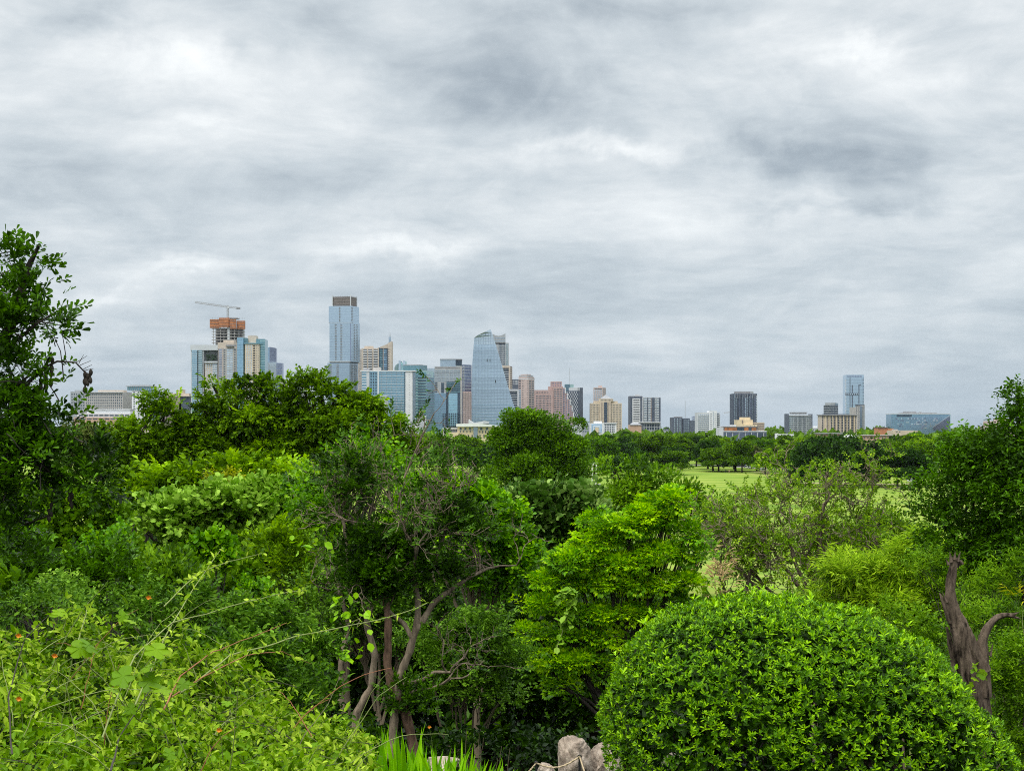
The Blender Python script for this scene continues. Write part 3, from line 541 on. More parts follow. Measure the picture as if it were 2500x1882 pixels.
    b.grid('window', 'gW', (1308, 0), (1345, 0), 964, 1045, 11, 14, .55, .52); b.grid('window', 'gW', (1308, 0), (1340, 0), 956, 960, 5, 1, .6, .5); b.grid('window', 'gW', (1352, 1), (1373, 1), 948, 1045, 3, 18, .85, .42); b.grid('window', 'gP', (1346, 7), (1371, 7), 933, 943, 6, 3, .6, .5)
    for i, (x0, x1, y) in enumerate(st): b.bands('window_band', 'gP', (x0, 3 + i), (x1 - 1.8, 3 + i), y + 2, 1045, max(3, int((1045 - y) / 5.6)), .45, .4, .2)
    b.done()
    b = Bld('lattice_tower', 'dark tower with diamond lattice facade and thin rooftop antenna', 2150, 1378, 1425)
    b.box('wall', 'navy', 1379, 1411, 954, None, 26); b.prism('side_wall', 'slate', [(1411, 0), (1424, 10), (1424, 30), (1411, 30)], 946); b.box('glass_cap', 'gT', 1379, 1392, 938, 954, 16, 3); b.box('glass_cap', 'gM', 1392, 1401, 938, 947, 16, 5); b.box('cap', 'lgrey', 1389, 1415, 946, 954, 22, 1)
    for r in range(20):
        for k in range(7):
            x = 1382 + k * 4.2 + (2.1 if r % 2 else 0); b.item('lattice_panel', 'lgrey', (X(x, 2150), 2149.8, b.z(958 + r * 5)), (.7, .4, 2.2), 0)
    b.bands('floor_slab', 'gP', (1379, 3), (1392, 3), 940, 954, 3, .2, .4, .3); b.bands('window_band', 'gD', (1411.5, 1), (1423, 9.6), 958, 1050, 15, .4, .4, .2); b.posts('antenna', 'steel', (1390.8, 6), (1391.8, 6), 898, 938, 1, .8, .5); b.done()
    b = Bld('low_block', 'small white block at the foot of the lattice tower', 1800, 1397, 1420)
    b.box('wall', 'lgrey', 1398, 1413, 1038); b.box('wall', 'white', 1412, 1420, 1034, None, 16, 3); b.grid('window', 'gW', (1399, 0), (1412, 0), 1041, 1056, 3, 3, .5, .5); b.done()
    b = Bld('low_block', 'small blue grey block right of the lattice tower foot', 1850, 1421, 1442)
    b.box('wall', 'grey', 1421, 1441, 1036); b.box('penthouse', 'slate', 1424, 1436, 1034, 1036, 10, 4); b.grid('window', 'gP', (1422, 0), (1440, 0), 1038, 1056, 4, 3, .6, .6); b.done()
    b = Bld('gridded_tower', 'pale gridded tower standing behind the pyramid roofed one', 2450, 1449, 1482)
    b.corner('wall', 'pinkl', 1449, 1472, 1481, 946, None, 2, 18); b.box('penthouse', 'pinkl', 1462, 1471, 941, 946, 10, 8); b.grid('window', 'gL', (1450, 2), (1471, 0), 951, 1000, 5, 9, .72, .6); b.bands('window_band', 'gW', (1450, 2), (1471, 0), 947.5, 951, 1, .5, .4, .2, .85); b.grid('window', 'gW', (1472.5, 1), (1480.5, 17), 948, 1000, 2, 9, .5, .5); b.done()
    b = Bld('pyramid_roofed_office', 'beige stepped office crowned by a small dark pyramid roof', 2150, 1442, 1518)
    b.box('wall', 'beige', 1442, 1518, 984, None, 30); b.box('upper_block', 'beige', 1451, 1508, 979, 985, 28, 1); b.box('upper_block', 'beige', 1464, 1497, 973.5, 980, 26, -1.5); b.box('centre_bay', 'beige', 1464, 1492, 980, None, 10, -1.5)
    pl = [(1466, 0), (1494, 0), (1494, 18), (1466, 18)]; V = [(*b.w(*p), b.z(973.4)) for p in pl] + [(*b.w(1480, 9), b.z(963))]; me = bpy.data.meshes.new('pyramid_roof'); me.from_pydata([tuple(np.array(v) - b.rl) for v in V], [], [(0, 1, 4), (1, 2, 4), (2, 3, 4), (3, 0, 4), (3, 2, 1, 0)]); me.materials.append(M['roof']); o = bpy.data.objects.new('pyramid_roof', me); C.objects.link(o); o.parent = b.root
    b.box('glass_bay', 'gD', 1474.5, 1482.5, 982, None, 3, -2.2); b.bands('floor_line', 'slate', (1474.5, -2.2), (1482.5, -2.2), 983, 1050, 16, .25, .3, .2); b.posts('stripe', 'brown', (1467, -1.5), (1473, -1.5), 982, 1050, 2, .3, .3, .2); b.posts('stripe', 'brown', (1484, -1.5), (1491, -1.5), 982, 1050, 2, .3, .3, .2)
    b.grid('window', 'gW', (1443, 0), (1464, 0), 986, 1050, 6, 15, .45, .5); b.grid('window', 'gW', (1492, 0), (1517, 0), 986, 1050, 7, 15, .45, .5); b.grid('window', 'gW', (1466, -1.5), (1496, -1.5), 975, 979, 9, 1, .5, .6); b.done()
    b = Bld('mural_building', 'low white building with round blue mural below pyramid roofed office', 1500, 1442, 1474)
    b.box('wall', 'white', 1442, 1474, 1033); b.box('roof_plant', 'white', 1451, 1470, 1028, 1033, 10, 5); b.box('mural', 'mural', 1444, 1469, 1035, 1056, .5, -.3)
    for r_, m_, o_ in ((8.5, 'white', -.5), (6.5, 'mural', -.7), (4.3, 'cream', -.9)): b.prism('mural_ring', m_, [(1457 + r_ * math.cos(t), o_ + .1) for t in (math.pi, 0)] + [(1457 + r_, o_ + .4), (1457 - r_, o_ + .4)], 1046 - r_ * .8, 1056)
    b.done()
    b = Bld('low_office', 'low white framed office with dark square openings below beige office', 1520, 1474, 1506)
    b.box('wall', 'white', 1474, 1505, 1033); b.grid('window', 'gD', (1476, 0), (1501, 0), 1035, 1056, 6, 4, .62, .62); b.box('roof_slab', 'white', 1473, 1506, 1032, 1033.4, 26, -1); b.done()
    # ---- twin faced blue white tower
    b = Bld('twin_faced_tower', 'broad slate and white residential tower standing alone mid right', 2200, 1537, 1614)
    b.box('wall', 'slate', 1537, 1569, 968, None, 26); b.box('wall', 'grey', 1569, 1613, 970, None, 26, 1.5); b.box('penthouse', 'lgrey', 1552, 1562, 962, 968, 10, 6); b.box('roof_slab', 'concd', 1537, 1568, 966.6, 968.2, 24, 1)
    b.box('white_frame', 'white', 1544, 1546, 972.5, 1031, 2, -1); b.box('white_frame', 'white', 1561.4, 1562.8, 972.5, 1031, 2, -1); b.bands('balcony', 'white', (1546, 0), (1561.4, 0), 972, 1031, 14, .5, 1.4, 1.2); b.box('white_frame', 'white', 1568.5, 1570.3, 970, 1032, 3, -1); b.box('podium_slab', 'white', 1569, 1613, 1030, 1032, 4, -1.6); b.box('podium_slab', 'white', 1544, 1569, 1030, 1032, 4, -1.4)
    for x0, x1, m_ in ((1571.5, 1579.5, 'white'), (1583, 1590, 'white'), (1599, 1601, 'white'), (1603, 1609, 'white')): b.grid('window', 'gG', (x0, 1.5), (x1, 1.5), 972, 1030, 1, 14, 1, .5, .5, .3); b.bands('balcony', m_, (x0, 1.5), (x1, 1.5), 974.5, 1032.5, 14, .3, 1.4, 1.2)
    for x0, x1 in ((1580.5, 1582), (1591.5, 1598), (1609.5, 1613)): b.box('dark_bay', 'navy', x0, x1, 971, 1030, 1, .8)
    b.box('red_bay', 'brown', 1588.5, 1591, 972, 1030, 1, .6); b.grid('window', 'gD', (1540, 0), (1543, 0), 970, 1031, 1, 14, .6, .5); b.grid('window', 'gD', (1571, 1.5), (1612, 1.5), 1034, 1050, 6, 2, .84, .7, .6, .3); b.posts('frame_post', 'white', (1570, 1.5), (1613, 1.5), 1032, 1052, 7, .1, .8); b.done()
    b = Bld('low_block', 'low pale pink house with grey hipped roof at twin tower foot', 1600, 1537, 1567)
    b.box('wall', 'salmon', 1538, 1566, 1037); b.prism('roof', 'roof', [(1537, -1), (1567, -1), (1560, 14), (1545, 14)], [1037, 1037, 1032, 1032], 1037.3); b.done()
    b = Bld('low_block', 'dim grey low roofs right of the twin faced tower', 2300, 1614, 1640); b.box('wall', 'grey', 1614, 1640, 1050); b.box('penthouse', 'slate', 1620, 1634, 1047, 1050, 8, 4); b.done()
    b = Bld('dark_apartment_block', 'short dark slate block with pale window columns and tall mast', 2050, 1640, 1685)
    b.box('wall', 'slate', 1640, 1666, 1019); b.box('wall', 'navy', 1667, 1684, 1021, None, 24, -1); b.box('penthouse', 'concd', 1648, 1667, 1017, 1019, 12, 5)
    for x in (1646, 1652.5, 1659): b.grid('window', 'gL', (x, 0), (x + 2.4, 0), 1021, 1055, 1, 8, .9, .7)
    for x in (1671, 1676, 1680): b.grid('window', 'gL', (x, -1), (x + 2, -1), 1023, 1055, 1, 8, .9, .7)
    b.posts('mast', 'steel', (1673.4, 6), (1674.6, 6), 977, 1021, 1, .8, .7); b.done()
    b = Bld('low_block', 'short slate block left of the white balcony apartments', 2150, 1686, 1702); b.box('wall', 'slate', 1686, 1697, 1026); b.box('wall', 'gP', 1694, 1703, 1016, None, 20, 6); b.bands('floor_line', 'lgrey', (1694, 6), (1703, 6), 1018, 1050, 7, .2, .4, .3); b.done()
    b = Bld('white_apartments', 'wide white apartment block with raised stair tower', 1950, 1701, 1758)
    b.box('wall', 'lgrey', 1702, 1734, 1007); b.box('wall', 'white', 1731, 1750, 1003, None, 22, -1); b.box('wall', 'lgrey', 1750, 1758, 1007, None, 20, 2); b.grid('window', 'gG', (1704, 0), (1731, 0), 1010, 1070, 6, 12, .72, .5); b.bands('balcony', 'white', (1704, 0), (1731, 0), 1012.5, 1072, 12, .2, 1.2, 1)
    b.grid('window', 'gW', (1733, -1), (1738, -1), 1008, 1070, 2, 13, .5, .4); b.grid('window', 'gG', (1740, -1), (1742, -1), 1005, 1070, 1, 14, .9, .7); b.grid('window', 'gW', (1744, -1), (1749, -1), 1008, 1070, 2, 13, .5, .4); b.bands('balcony', 'lgrey', (1750, 2), (1758.6, 2), 1010, 1070, 13, .4, 1.8, 1.6); b.grid('balcony_recess', 'gD', (1750.5, 2), (1757, 2), 1008, 1068, 1, 13, .9, .5, .5, .3); b.done()
    crane('tower_crane', 'tiny distant tower crane left of the dark ribbed tower', 2350, 1783.5, 1040, 1004, (1768, 1008), (1788, 1008), 1.0)
    b = Bld('dark_ribbed_tower', 'dark slate tower with vertical ribs and stepped rooftop', 2150, 1789, 1848)
    b.box('wall', 'navy', 1789, 1848, 961, None, 30); b.box('penthouse', 'concd', 1798, 1839, 955.5, 961, 18, 6); b.box('penthouse', 'grey', 1833, 1840, 956, 962, 8, 1); b.posts('rib', 'lgrey', (1790, 0), (1847, 0), 962, 972, 14, .12, .6, .4)
    for i, x in enumerate((1791, 1796, 1804, 1811, 1815, 1819, 1823, 1828, 1832, 1837, 1842, 1845)): b.grid('window', ('gL', 'gG', 'gP', 'gG', 'gP', 'gL')[i % 6], (x, 0), (x + 2.4, 0), 963 + (i * 7) % 9, 1050, 1, 20, .9, .72)
    b.posts('dark_rib', 'slate', (1790, 0), (1847, 0), 962, 1050, 17, .2, 1.2, .9); b.bands('balcony', 'lgrey', (1845.5, 0), (1849.5, 0), 965, 1050, 21, .3, 2, 1); b.done()
    b = Bld('cream_office', 'cream stepped office with brown striped wing below dark ribbed tower', 1750, 1798, 1868)
    b.box('wall', 'cream', 1799, 1838, 1025, None, 22); b.box('upper_block', 'cream', 1811, 1833, 1018.5, 1025, 16, 3); b.box('striped_wing', 'beige', 1838, 1867, 1031, None, 22, 2); b.bands('window_band', 'brown', (1839, 2), (1867, 2), 1032, 1058, 6, .45, .5, .3); b.box('lower_block', 'cream', 1815, 1846, 1037, None, 6, -6); b.grid('window', 'gW', (1817, -6), (1845, -6), 1038, 1041, 3, 1, .15, .8); b.box('dark_notch', 'brown', 1812, 1814, 1025, 1033, 1, -.4); b.done()
    b = Bld('orange_panel_office', 'low office with orange wall panels and white framed base', 1500, 1756, 1873)
    b.box('wall', 'brown', 1766, 1851, 1042, 1052, 20); b.box('roof_slab', 'conc', 1764, 1852, 1040.5, 1042.2, 24, -1); b.box('side_wall', 'lgrey', 1756, 1766, 1043, None, 26, -1); b.box('white_frame', 'white', 1766, 1872, 1052, 1054, 26, -1.5); b.box('lower_wall', 'gP', 1767, 1872, 1054, None, 20, 1)
    for x0, x1, m_ in ((1769, 1776, 'orange'), (1778, 1799, 'orange'), (1800, 1816, 'gD'), (1817, 1827, 'orange'), (1828, 1834, 'gD'), (1835, 1846, 'orange')): b.box('wall_panel', m_, x0, x1, 1043.5, 1051, 1, -.6)
    b.posts('frame_post', 'white', (1766, 1), (1872, 1), 1054, 1080, 7, .07, 1.5, 2); b.box('roof_vent', 'lgrey', 1786, 1799, 1037, 1041, 8, 5); b.done()
    b = Bld('low_white_pavilion', 'low white flat roofed pavilion among trees right of orange office', 1400, 1895, 1940)
    b.box('wall', 'gW', 1903, 1936, 1063, None, 12, 2); b.box('roof_slab', 'white', 1900, 1938, 1060, 1063, 18, -1); b.posts('column', 'white', (1901, -.5), (1937, -.5), 1063, 1080, 4, .1, 1, .6); b.box('chimney', 'white', 1895, 1901, 1058, None, 6, 2); b.done()
    b = Bld('frame_apartments', 'pale grid fronted apartment block with side fins mid right', 1950, 1923, 1983)
    b.box('wall', 'grey', 1925, 1981, 1015, None, 24); b.box('side_fin', 'slate', 1923, 1925, 1010, None, 26, -2); b.box('side_fin', 'slate', 1981, 1983, 1010.5, None, 26, -2); b.box('cap', 'grey', 1935, 1971, 1008, 1011, 16, 4); b.box('roof_slab', 'concd', 1934, 1972, 1006, 1008, 18, 3); b.posts('cap_post', 'lgrey', (1936, 4), (1970, 4), 1010, 1016, 10, .2)
    b.box('roof_slab', 'lgrey', 1925, 1981, 1013.5, 1015.2, 26, -1); b.grid('window', 'gL', (1926, 0), (1980, 0), 1017, 1062, 10, 9, .74, .46); b.grid('window', 'gD', (1926, 0), (1980, 0), 1014.8, 1060, 10, 9, .74, .22, .6, .2); b.posts('dark_rib', 'slate', (1938, 0), (1968, 0), 1013, 1062, 3, .12); b.done()
    b = Bld('low_block', 'hazy low white houses between frame apartments and striped block', 2000, 1983, 2006); b.box('wall', 'lgrey', 1983, 2005, 1044); b.box('wall', 'white', 1987, 1997, 1040, None, 10, 4); b.grid('window', 'gW', (1984, 0), (2004, 0), 1046, 1062, 5, 3, .5, .5); b.done()
    b = Bld('round_capped_tower', 'dark glass tower with rounded cap behind striped block', 2300, 2014, 2048)
    b.corner('wall', 'gD', 2014, 2028, 2047, 989, None, 10, 2); b.prism('cap', 'grey', [(2031 + 14 * math.cos(t), 8 + 7 * math.sin(t)) for t in np.linspace(0, 2 * math.pi, 14, endpoint=False)], 983, 989); b.bands('floor_line', 'lgrey', (2014, 10), (2028, 0), 990, 1020, 7, .2, .5, .4); b.bands('floor_line', 'lgrey', (2028, 0), (2047, 2), 990, 1020, 7, .2, .5, .4); b.posts('dark_rib', 'navy', (2028, 0), (2047, 2), 989, 1020, 3, .2); b.box('parapet', 'gG', 2040, 2047, 984, 989, 6, 2); b.done()
    b = Bld('tall_slim_tower', 'tall pale blue slab tower with dark slots at far right', 2300, 2064, 2110)
    b.box('wall', 'gS', 2066, 2109, 915, None, 24); b.box('upper_band', 'gP', 2069, 2104, 917, 920.5, 1, -.5); b.grid('panel', 'gL', (2069, -.5), (2104, -.5), 917, 920.5, 9, 1, .4, .7, .4, .3); b.box('slot', 'slate', 2074.5, 2076, 922, 1030, 1, -.5); b.box('slot', 'slate', 2079.6, 2082, 940, 1030, 1, -.5); b.box('slot', 'slate', 2096, 2098, 940, 985, 1, -.5); b.box('slot', 'slate', 2096, 2102, 939, 941, 1, -.5)
    b.box('mid_band', 'slate', 2064, 2098, 959.5, 965, 2, -1); b.grid('panel', 'gL', (2065, -1), (2097, -1), 960.5, 964.2, 7, 1, .45, .9, .5, .3); b.bands('floor_line', 'gG', (2066, 0), (2109, 0), 922, 1030, 30, .14, .3, .15); b.bands('balcony', 'lgrey', (2063.8, 0), (2066, 0), 925, 1030, 30, .4, 3, .6); b.grid('window', 'gD', (2106, 0), (2108.6, 0), 922, 1030, 1, 30, .8, .45, .5, .3); b.done()
    b = Bld('buttressed_tower', 'grey buttressed residential tower right of tall slim tower', 2050, 2084, 2118)
    b.corner('wall', 'conc', 2090, 2106, 2117, 989, None, 4, 14); b.box('lower_wing', 'conc', 2084, 2091, 994, None, 20, 5); b.corner('cornice', 'slate', 2089, 2106, 2117.5, 987, 989.5, 3, 16); b.grid('window', 'gW', (2091, 3.6), (2098, 2), 992, 1062, 2, 15, .5, .5); b.box('glass_bay', 'gG', 2099, 2105, 991, None, 4, -1); b.bands('floor_line', 'slate', (2099, -1), (2105, -1), 992, 1062, 15, .3, .4, .3); b.grid('window', 'gW', (2107, 1), (2116.5, 13.6), 992, 1062, 3, 15, .5, .5); b.posts('buttress', 'tan', (2098, 1), (2107, 0), 991, 1062, 2, .16); b.done()
    b = Bld('striped_apartments', 'wide beige apartment block with dark vertical stripes at right', 1850, 2004, 2094)
    b.box('wall', 'tan', 2006, 2092, 1014, None, 24); b.box('roof_slab', 'concd', 2004, 2093, 1012, 1014.2, 28, -2); b.box('roof_slab', 'slate', 2014, 2075, 1010.6, 1012.2, 14, 4)
    for i, x in enumerate((2007, 2020, 2028.5, 2036, 2044.5, 2054, 2062, 2069, 2078, 2086)):
        w = (2, 2, 4, 3, 5, 4, 4, 4, 5, 2.5)[i]; b.box('recess', 'brown', x, x + w, 1014.4, 1064, .6, -.4); b.grid('window', 'gD', (x, -.4), (x + w, -.4), 1015, 1063, 1, 12, .8, .6); b.bands('balcony', 'conc', (x, -.4), (x + w, -.4), 1017, 1065, 12, .18, 1.2, 1)
    b.posts('pier', 'cream', (2010, 0), (2090, 0), 1014.4, 1064, 9, .22, 1, .8); b.done()
    b = Bld('terracotta_building', 'low salmon building with flat white roof below striped apartments', 1250, 2002, 2094)
    b.box('wall', 'salmon', 2003, 2054, 1059, None, 20); b.box('roof_slab', 'concd', 2001, 2056, 1057, 1059.2, 26, -2); b.box('garage_door', 'conc', 2008, 2040, 1066, 1075, .5, -.3); b.box('side_wing', 'salmon', 2054, 2093, 1067, None, 20, -6); b.box('wing_roof', 'white', 2053, 2094, 1064.6, 1067, 24, -7); b.grid('window', 'gW', (2072, -6), (2088, -6), 1073, 1082, 2, 1, .4, .9); b.box('roof_plant', 'white', 2070, 2082, 1061, 1065, 6, 2); b.done()
    b = Bld('brick_building', 'orange brick building left of the wedge glass office', 1700, 2142, 2181)
    b.box('wall', 'terra', 2143, 2167, 1044, None, 18); b.box('wall', 'terra', 2167, 2180, 1046, None, 16, -3); b.box('coping', 'brown', 2142, 2168, 1043, 1044.2, 20, -1); b.done()
    b = Bld('low_tan_building', 'long low tan building under trees left of wedge glass office', 1250, 2100, 2180); b.box('wall', 'salmon', 2104, 2178, 1063); b.box('roof_slab', 'conc', 2102, 2180, 1061.4, 1063.2, 22, -1); b.grid('window', 'gW', (2106, 0), (2176, 0), 1066, 1071, 8, 1, .3, .8); b.done()
    b = Bld('low_beige_wall', 'low beige hall below the wedge glass office', 1500, 2178, 2245); b.box('wall', 'beige', 2180, 2242, 1051); b.box('wall', 'conc', 2184, 2194, 1048, None, 8, 3); b.grid('window', 'gW', (2186, 0), (2200, 0), 1052.5, 1055, 2, 1, .5, .8); b.done()
    b = Bld('wedge_glass_office', 'wide blue glass office with dark triangular corner cut', 1850, 2176, 2322)
    b.box('wall', 'gB', 2176, 2321, 1010.5, None, 26); b.box('parapet', 'lgrey', 2175.4, 2321.6, 1009.5, 1011, 28, -.6); b.box('penthouse', 'concd', 2205, 2291, 1007.5, 1010, 16, 6); b.box('penthouse', 'roof', 2214, 2241, 1004, 1008, 12, 7); b.box('penthouse', 'grey', 2249, 2254, 1005, 1008, 4, 7); b.box('dark_opening', 'gD', 2189, 2226, 1012.5, 1017, 1, -.5); b.box('edge_fin', 'gL', 2318.5, 2320.5, 1011, 1047, 1.5, -1)
    V = [(*b.w(x, o), b.z(y)) for o in (-.7, .2) for x, y in ((2318.4, 1012.5), (2278, 1042), (2278, 1050), (2318.4, 1050))]; me = mesh_np('triangle_panel', np.array(V) - b.rl, [(0, 1, 2, 3), (7, 6, 5, 4), (0, 4, 5, 1), (1, 5, 6, 2), (2, 6, 7, 3), (3, 7, 4, 0)], M['gP']); o = bpy.data.objects.new('triangle_panel', me); C.objects.link(o); o.parent = b.root
    V = [(*b.w(x, -.9), b.z(y)) for x, y in ((2321, 1010.8), (2276, 1043.5), (2276.5, 1045), (2321, 1013))] + [(*b.w(x, -.2), b.z(y)) for x, y in ((2321, 1010.8), (2276, 1043.5), (2276.5, 1045), (2321, 1013))]; me = mesh_np('diagonal_fin', np.array(V) - b.rl, [(0, 1, 2, 3), (7, 6, 5, 4), (0, 4, 5, 1), (1, 5, 6, 2), (2, 6, 7, 3), (3, 7, 4, 0)], M['gL']); o = bpy.data.objects.new('diagonal_fin', me); C.objects.link(o); o.parent = b.root
    b.bands('floor_line', 'gP', (2176, 0), (2318, 0), 1018, 1050, 7, .06, .3, .1); b.posts('mullion', 'gG', (2176, 0), (2318, 0), 1018, 1050, 26, .05, .3, .1); rr = random.Random(8)
    for _ in range(34): b.item('bright_pane', 'gL', (X(rr.uniform(2180, 2290), 1850), 1849.9, b.z(1020 + 4.57 * rr.randrange(6) + 1.8)), (rr.choice((1.2, 2.4)), .3, 1.4), 0)
    for _ in range(20): b.item('dark_pane', 'gP', (X(rr.uniform(2180, 2290), 1850), 1849.88, b.z(1020 + 4.57 * rr.randrange(6) + 1.8)), (rr.choice((1.2, 2.4)), .3, 1.4), 0)
    b.done()
    b = Bld('tiered_building', 'flat tiered brown and grey building at far right edge', 1700, 2410, 2480)
    b.box('lower_tier', 'pinkl', 2410, 2478, 1040, None, 26); b.box('middle_tier', 'pinkl', 2416, 2478, 1031, 1041, 22, 2); b.box('upper_tier', 'pinkl', 2417, 2478, 1027.5, 1033, 20, 4); b.box('top_tier', 'pinkl', 2441, 2478, 1021.5, 1028, 16, 6); b.bands('window_band', 'grey', (2412, 0), (2478, 0), 1041, 1050, 2, .4, .4, .2); b.bands('window_band', 'slate', (2418, 2), (2478, 2), 1034, 1040, 1, .5, .4, .2); b.posts('flagpole', 'steel', (2442, 6), (2442.6, 6), 1016, 1022, 1, .8); b.done()
    # ---- cream building at the foot of the sail tower
    b = Bld('cream_school', 'cream low building with thin white curved roof below sail tower', 1150, 1081, 1230)
    b.box('wall', 'cream', 1117, 1228, 1040, None, 16); b.prism('roof', 'white', [(1114, -2), (1170, -3), (1228, -2), (1228, 18), (1114, 18)], [1034.5, 1033.6, 1040.5, 1040.5, 1034.5], 1041.5); b.box('glass_bay', 'gG', 1156, 1166, 1043, None, 2, -1)
    b.grid('window', 'gW', (1119, 0), (1153, 0), 1043, 1050, 3, 1, .4, .8); b.grid('window', 'gW', (1120, 0), (1152, 0), 1050.5, 1056, 4, 1, .3, .7); b.grid('window', 'gW', (1168, 0), (1196, 0), 1043, 1050, 2, 1, .4, .8); b.grid('window', 'gW', (1168, 0), (1196, 0), 1050.5, 1058, 4, 1, .35, .8); b.grid('window', 'gW', (1119, 0), (1196, 0), 1060, 1070, 8, 1, .3, .8); b.box('band', 'white', 1117, 1228, 1049.6, 1050.4, .5, -.3)
    b.box('left_wing', 'conc', 1081, 1117, 1047, None, 14, 3); b.box('wing_roof', 'white', 1080, 1118, 1045, 1047.2, 18, 2); b.grid('window', 'gW', (1082, 3), (1116, 3), 1048.5, 1054, 9, 1, .7, .8); b.box('terrace', 'cream', 1095, 1120, 1056, None, 6, -5); b.done()
    b = Bld('pavilion', 'white folded roof pavilion between office and sail tower foot', 1500, 1143, 1195)
    b.prism('roof_fold', 'white', [(1144, 0), (1157, 0), (1157, 14), (1144, 14)], [1024, 1032, 1032, 1024], 1034); b.prism('roof_fold', 'white', [(1157, 0), (1180, 0), (1180, 14), (1157, 14)], [1032, 1028, 1028, 1032], 1034); b.prism('roof_fold', 'lgrey', [(1180, 0), (1194, 0), (1194, 14), (1180, 14)], [1027, 1029, 1029, 1027], 1034); b.box('wall', 'lgrey', 1145, 1193, 1034, None, 10, 2); b.done()
    b = Bld('low_block', 'white low roofs in front of the pale glass slab', 1500, 980, 1022); b.box('wall', 'white', 984, 1001, 1023); b.box('wall', 'lgrey', 1001, 1020, 1028, None, 16, 4); b.box('roof_slab', 'white', 982, 1003, 1021.4, 1023.2, 20, -1); b.grid('window', 'gW', (986, 0), (999, 0), 1027, 1040, 2, 3, .5, .5); b.done()
skyline()
# ------------------------------------------------------------------ foliage tools
LEAF2 = (np.array([(0, 0, 0), (.30, .45, .07), (0, 1, -.06), (-.30, .45, .07)]), np.array([(0, 1, 2), (0, 2, 3)]))
def _lf(w1, y1, w2, y2, cup=.06, droop=-.06): return (np.array([(0, 0, 0), (w1, y1, cup), (w2, y2, cup), (0, 1, droop), (-w2, y2, cup), (-w1, y1, cup)]), np.array([(0, 1, 3), (1, 2, 3), (0, 3, 5), (3, 4, 5)]))
OVAL = _lf(.21, .26, .21, .66); BLUNT = _lf(.15, .35, .22, .84, .05, -.03); CLIPPED = _lf(.13, .32, .16, .72, .05, -.02); NARROW = _lf(.15, .24, .12, .62, .04, -.12)
LANCE = (np.array([(0, 0, 0), (.09, .3, .02), (0, 1, -.14), (-.09, .3, .02)]), np.array([(0, 1, 2), (0, 2, 3)]))
ROUND = (np.array([(0, 0, 0), (.34, .22, .05), (.42, .6, .06), (0, 1, -.04), (-.42, .6, .06), (-.34, .22, .05)]), np.array([(0, 1, 2), (0, 2, 3), (0, 3, 4), (0, 4, 5)]))
CLUMP = (np.array([(0, 0, 0), (.5, .35, .15), (.15, 1, 0), (-.45, .5, .1), (.2, .3, .45), (-.3, .8, -.2)]), np.array([(0, 1, 2), (0, 2, 3), (0, 4, 5)]))
_lb = [(0, 0, 0), (.16, -.14, .02), (.38, -.10, .0), (.46, .06, .0), (.38, .18, .04), (.52, .30, .02), (.60, .46, -.02), (.48, .58, .0), (.30, .54, .05), (.30, .74, .02), (.18, .94, -.03), (0, 1, -.08)]
LOBED = (np.array(_lb + [(-x, y, z * 1.3 - .02) for x, y, z in _lb[10:0:-1]] + [(0, .42, .02)]), np.array([(i, (i + 1) % 22, 22) for i in range(22)]))

def norm(v): return v / (np.linalg.norm(v, axis=-1, keepdims=True) + 1e-9)
def frames(d, up=None, roll=None, rng=None):
    """rotation whose Y is d and whose Z leans to up"""
    d = norm(np.asarray(d, float)); up = np.broadcast_to(np.array((0, 0, 1.)) if up is None else up, d.shape)
    up = up + 1e-3 * np.array((.3, .7, .1)); x = norm(np.cross(d, up)); z = np.cross(x, d)
    if roll is not None:
        c, s = np.cos(roll)[:, None], np.sin(roll)[:, None]; x, z = x * c + z * s, z * c - x * s
    return np.stack([x, d, z], -1)
def spray(kind, rng):
    """leaf positions, directions, ups, sizes inside one unit spray (Y forward)"""
    P_, D_, U_, S_ = [], [], [], []
    def a(p, d, u, s): P_.append(p); D_.append(d); U_.append(u); S_.append(s)
    if kind == 'pinnate':
        for i in range(5):
            t = .15 + i * .17; z = -.35 * t * t
            for s in (-1, 1): a((0, t, z), (s, .55, -.35 - .4 * rng.random()), (0, 0, 1), .42)
        a((0, 1, -.35), (0, 1, -.8), (0, 0, 1), .42)
    elif kind == 'laurel':
        for i in range(4):
            t = .2 + i * .22
            for s in (-1, 1): a((0, t, 0), (s, .7, .25 * rng.random()), (0, 0, 1), .42)
        a((0, 1, 0), (0, 1, .1), (0, 0, 1), .42)
    elif kind == 'rosette':
        for i in range(6):
            an = i * 2.4 + rng.random() * .5; el = .35 + .75 * (i / 6)
            a((0, .06 * i - .2, 0), (math.cos(an) * math.cos(el), math.sin(el), math.sin(an) * math.cos(el)), (0, 1, .2), .8 + .2 * rng.random() - .03 * i)
    elif kind == 'twig':
        for i in range(8):
            t = .1 + i * .12; s = 1 if i % 2 else -1
            a((0, t, .05 * math.sin(i)), (s * .9, .5, .5 * rng.normal()), (.3 * rng.normal(), .3 * rng.normal(), 1), .30)
    elif kind == 'puff':
        for i in range(9):
            v = rng.normal(size=3); v /= np.linalg.norm(v); a(v * .45 + (0, .35, 0), v + (0, .5, .3), v, .42)
    elif kind == 'fan':
        for i in range(9):
            t = (i - 4) / 4; b = .15 * rng.random()
            a((t * .45, .25 + .35 * (1 - t * t), b * .4), (t * 1.1, 1, -.25 + .3 * rng.random()), (0, 0, 1), .36)
        a((0, .1, 0), (.7, 1, 0), (0, 0, 1), .3); a((0, .1, 0), (-.7, 1, 0), (0, 0, 1), .3)
    elif kind == 'bamboo':
        for i in range(7):
            t = i / 7; s = 1 if i % 2 else -1; a((0, t, 0), (s * .7, 1, -.3 - .5 * rng.random()), (0, 0, 1), .65)
    return np.array(P_, float), norm(np.array(D_, float)), norm(np.array(U_, float)), np.array(S_, float)
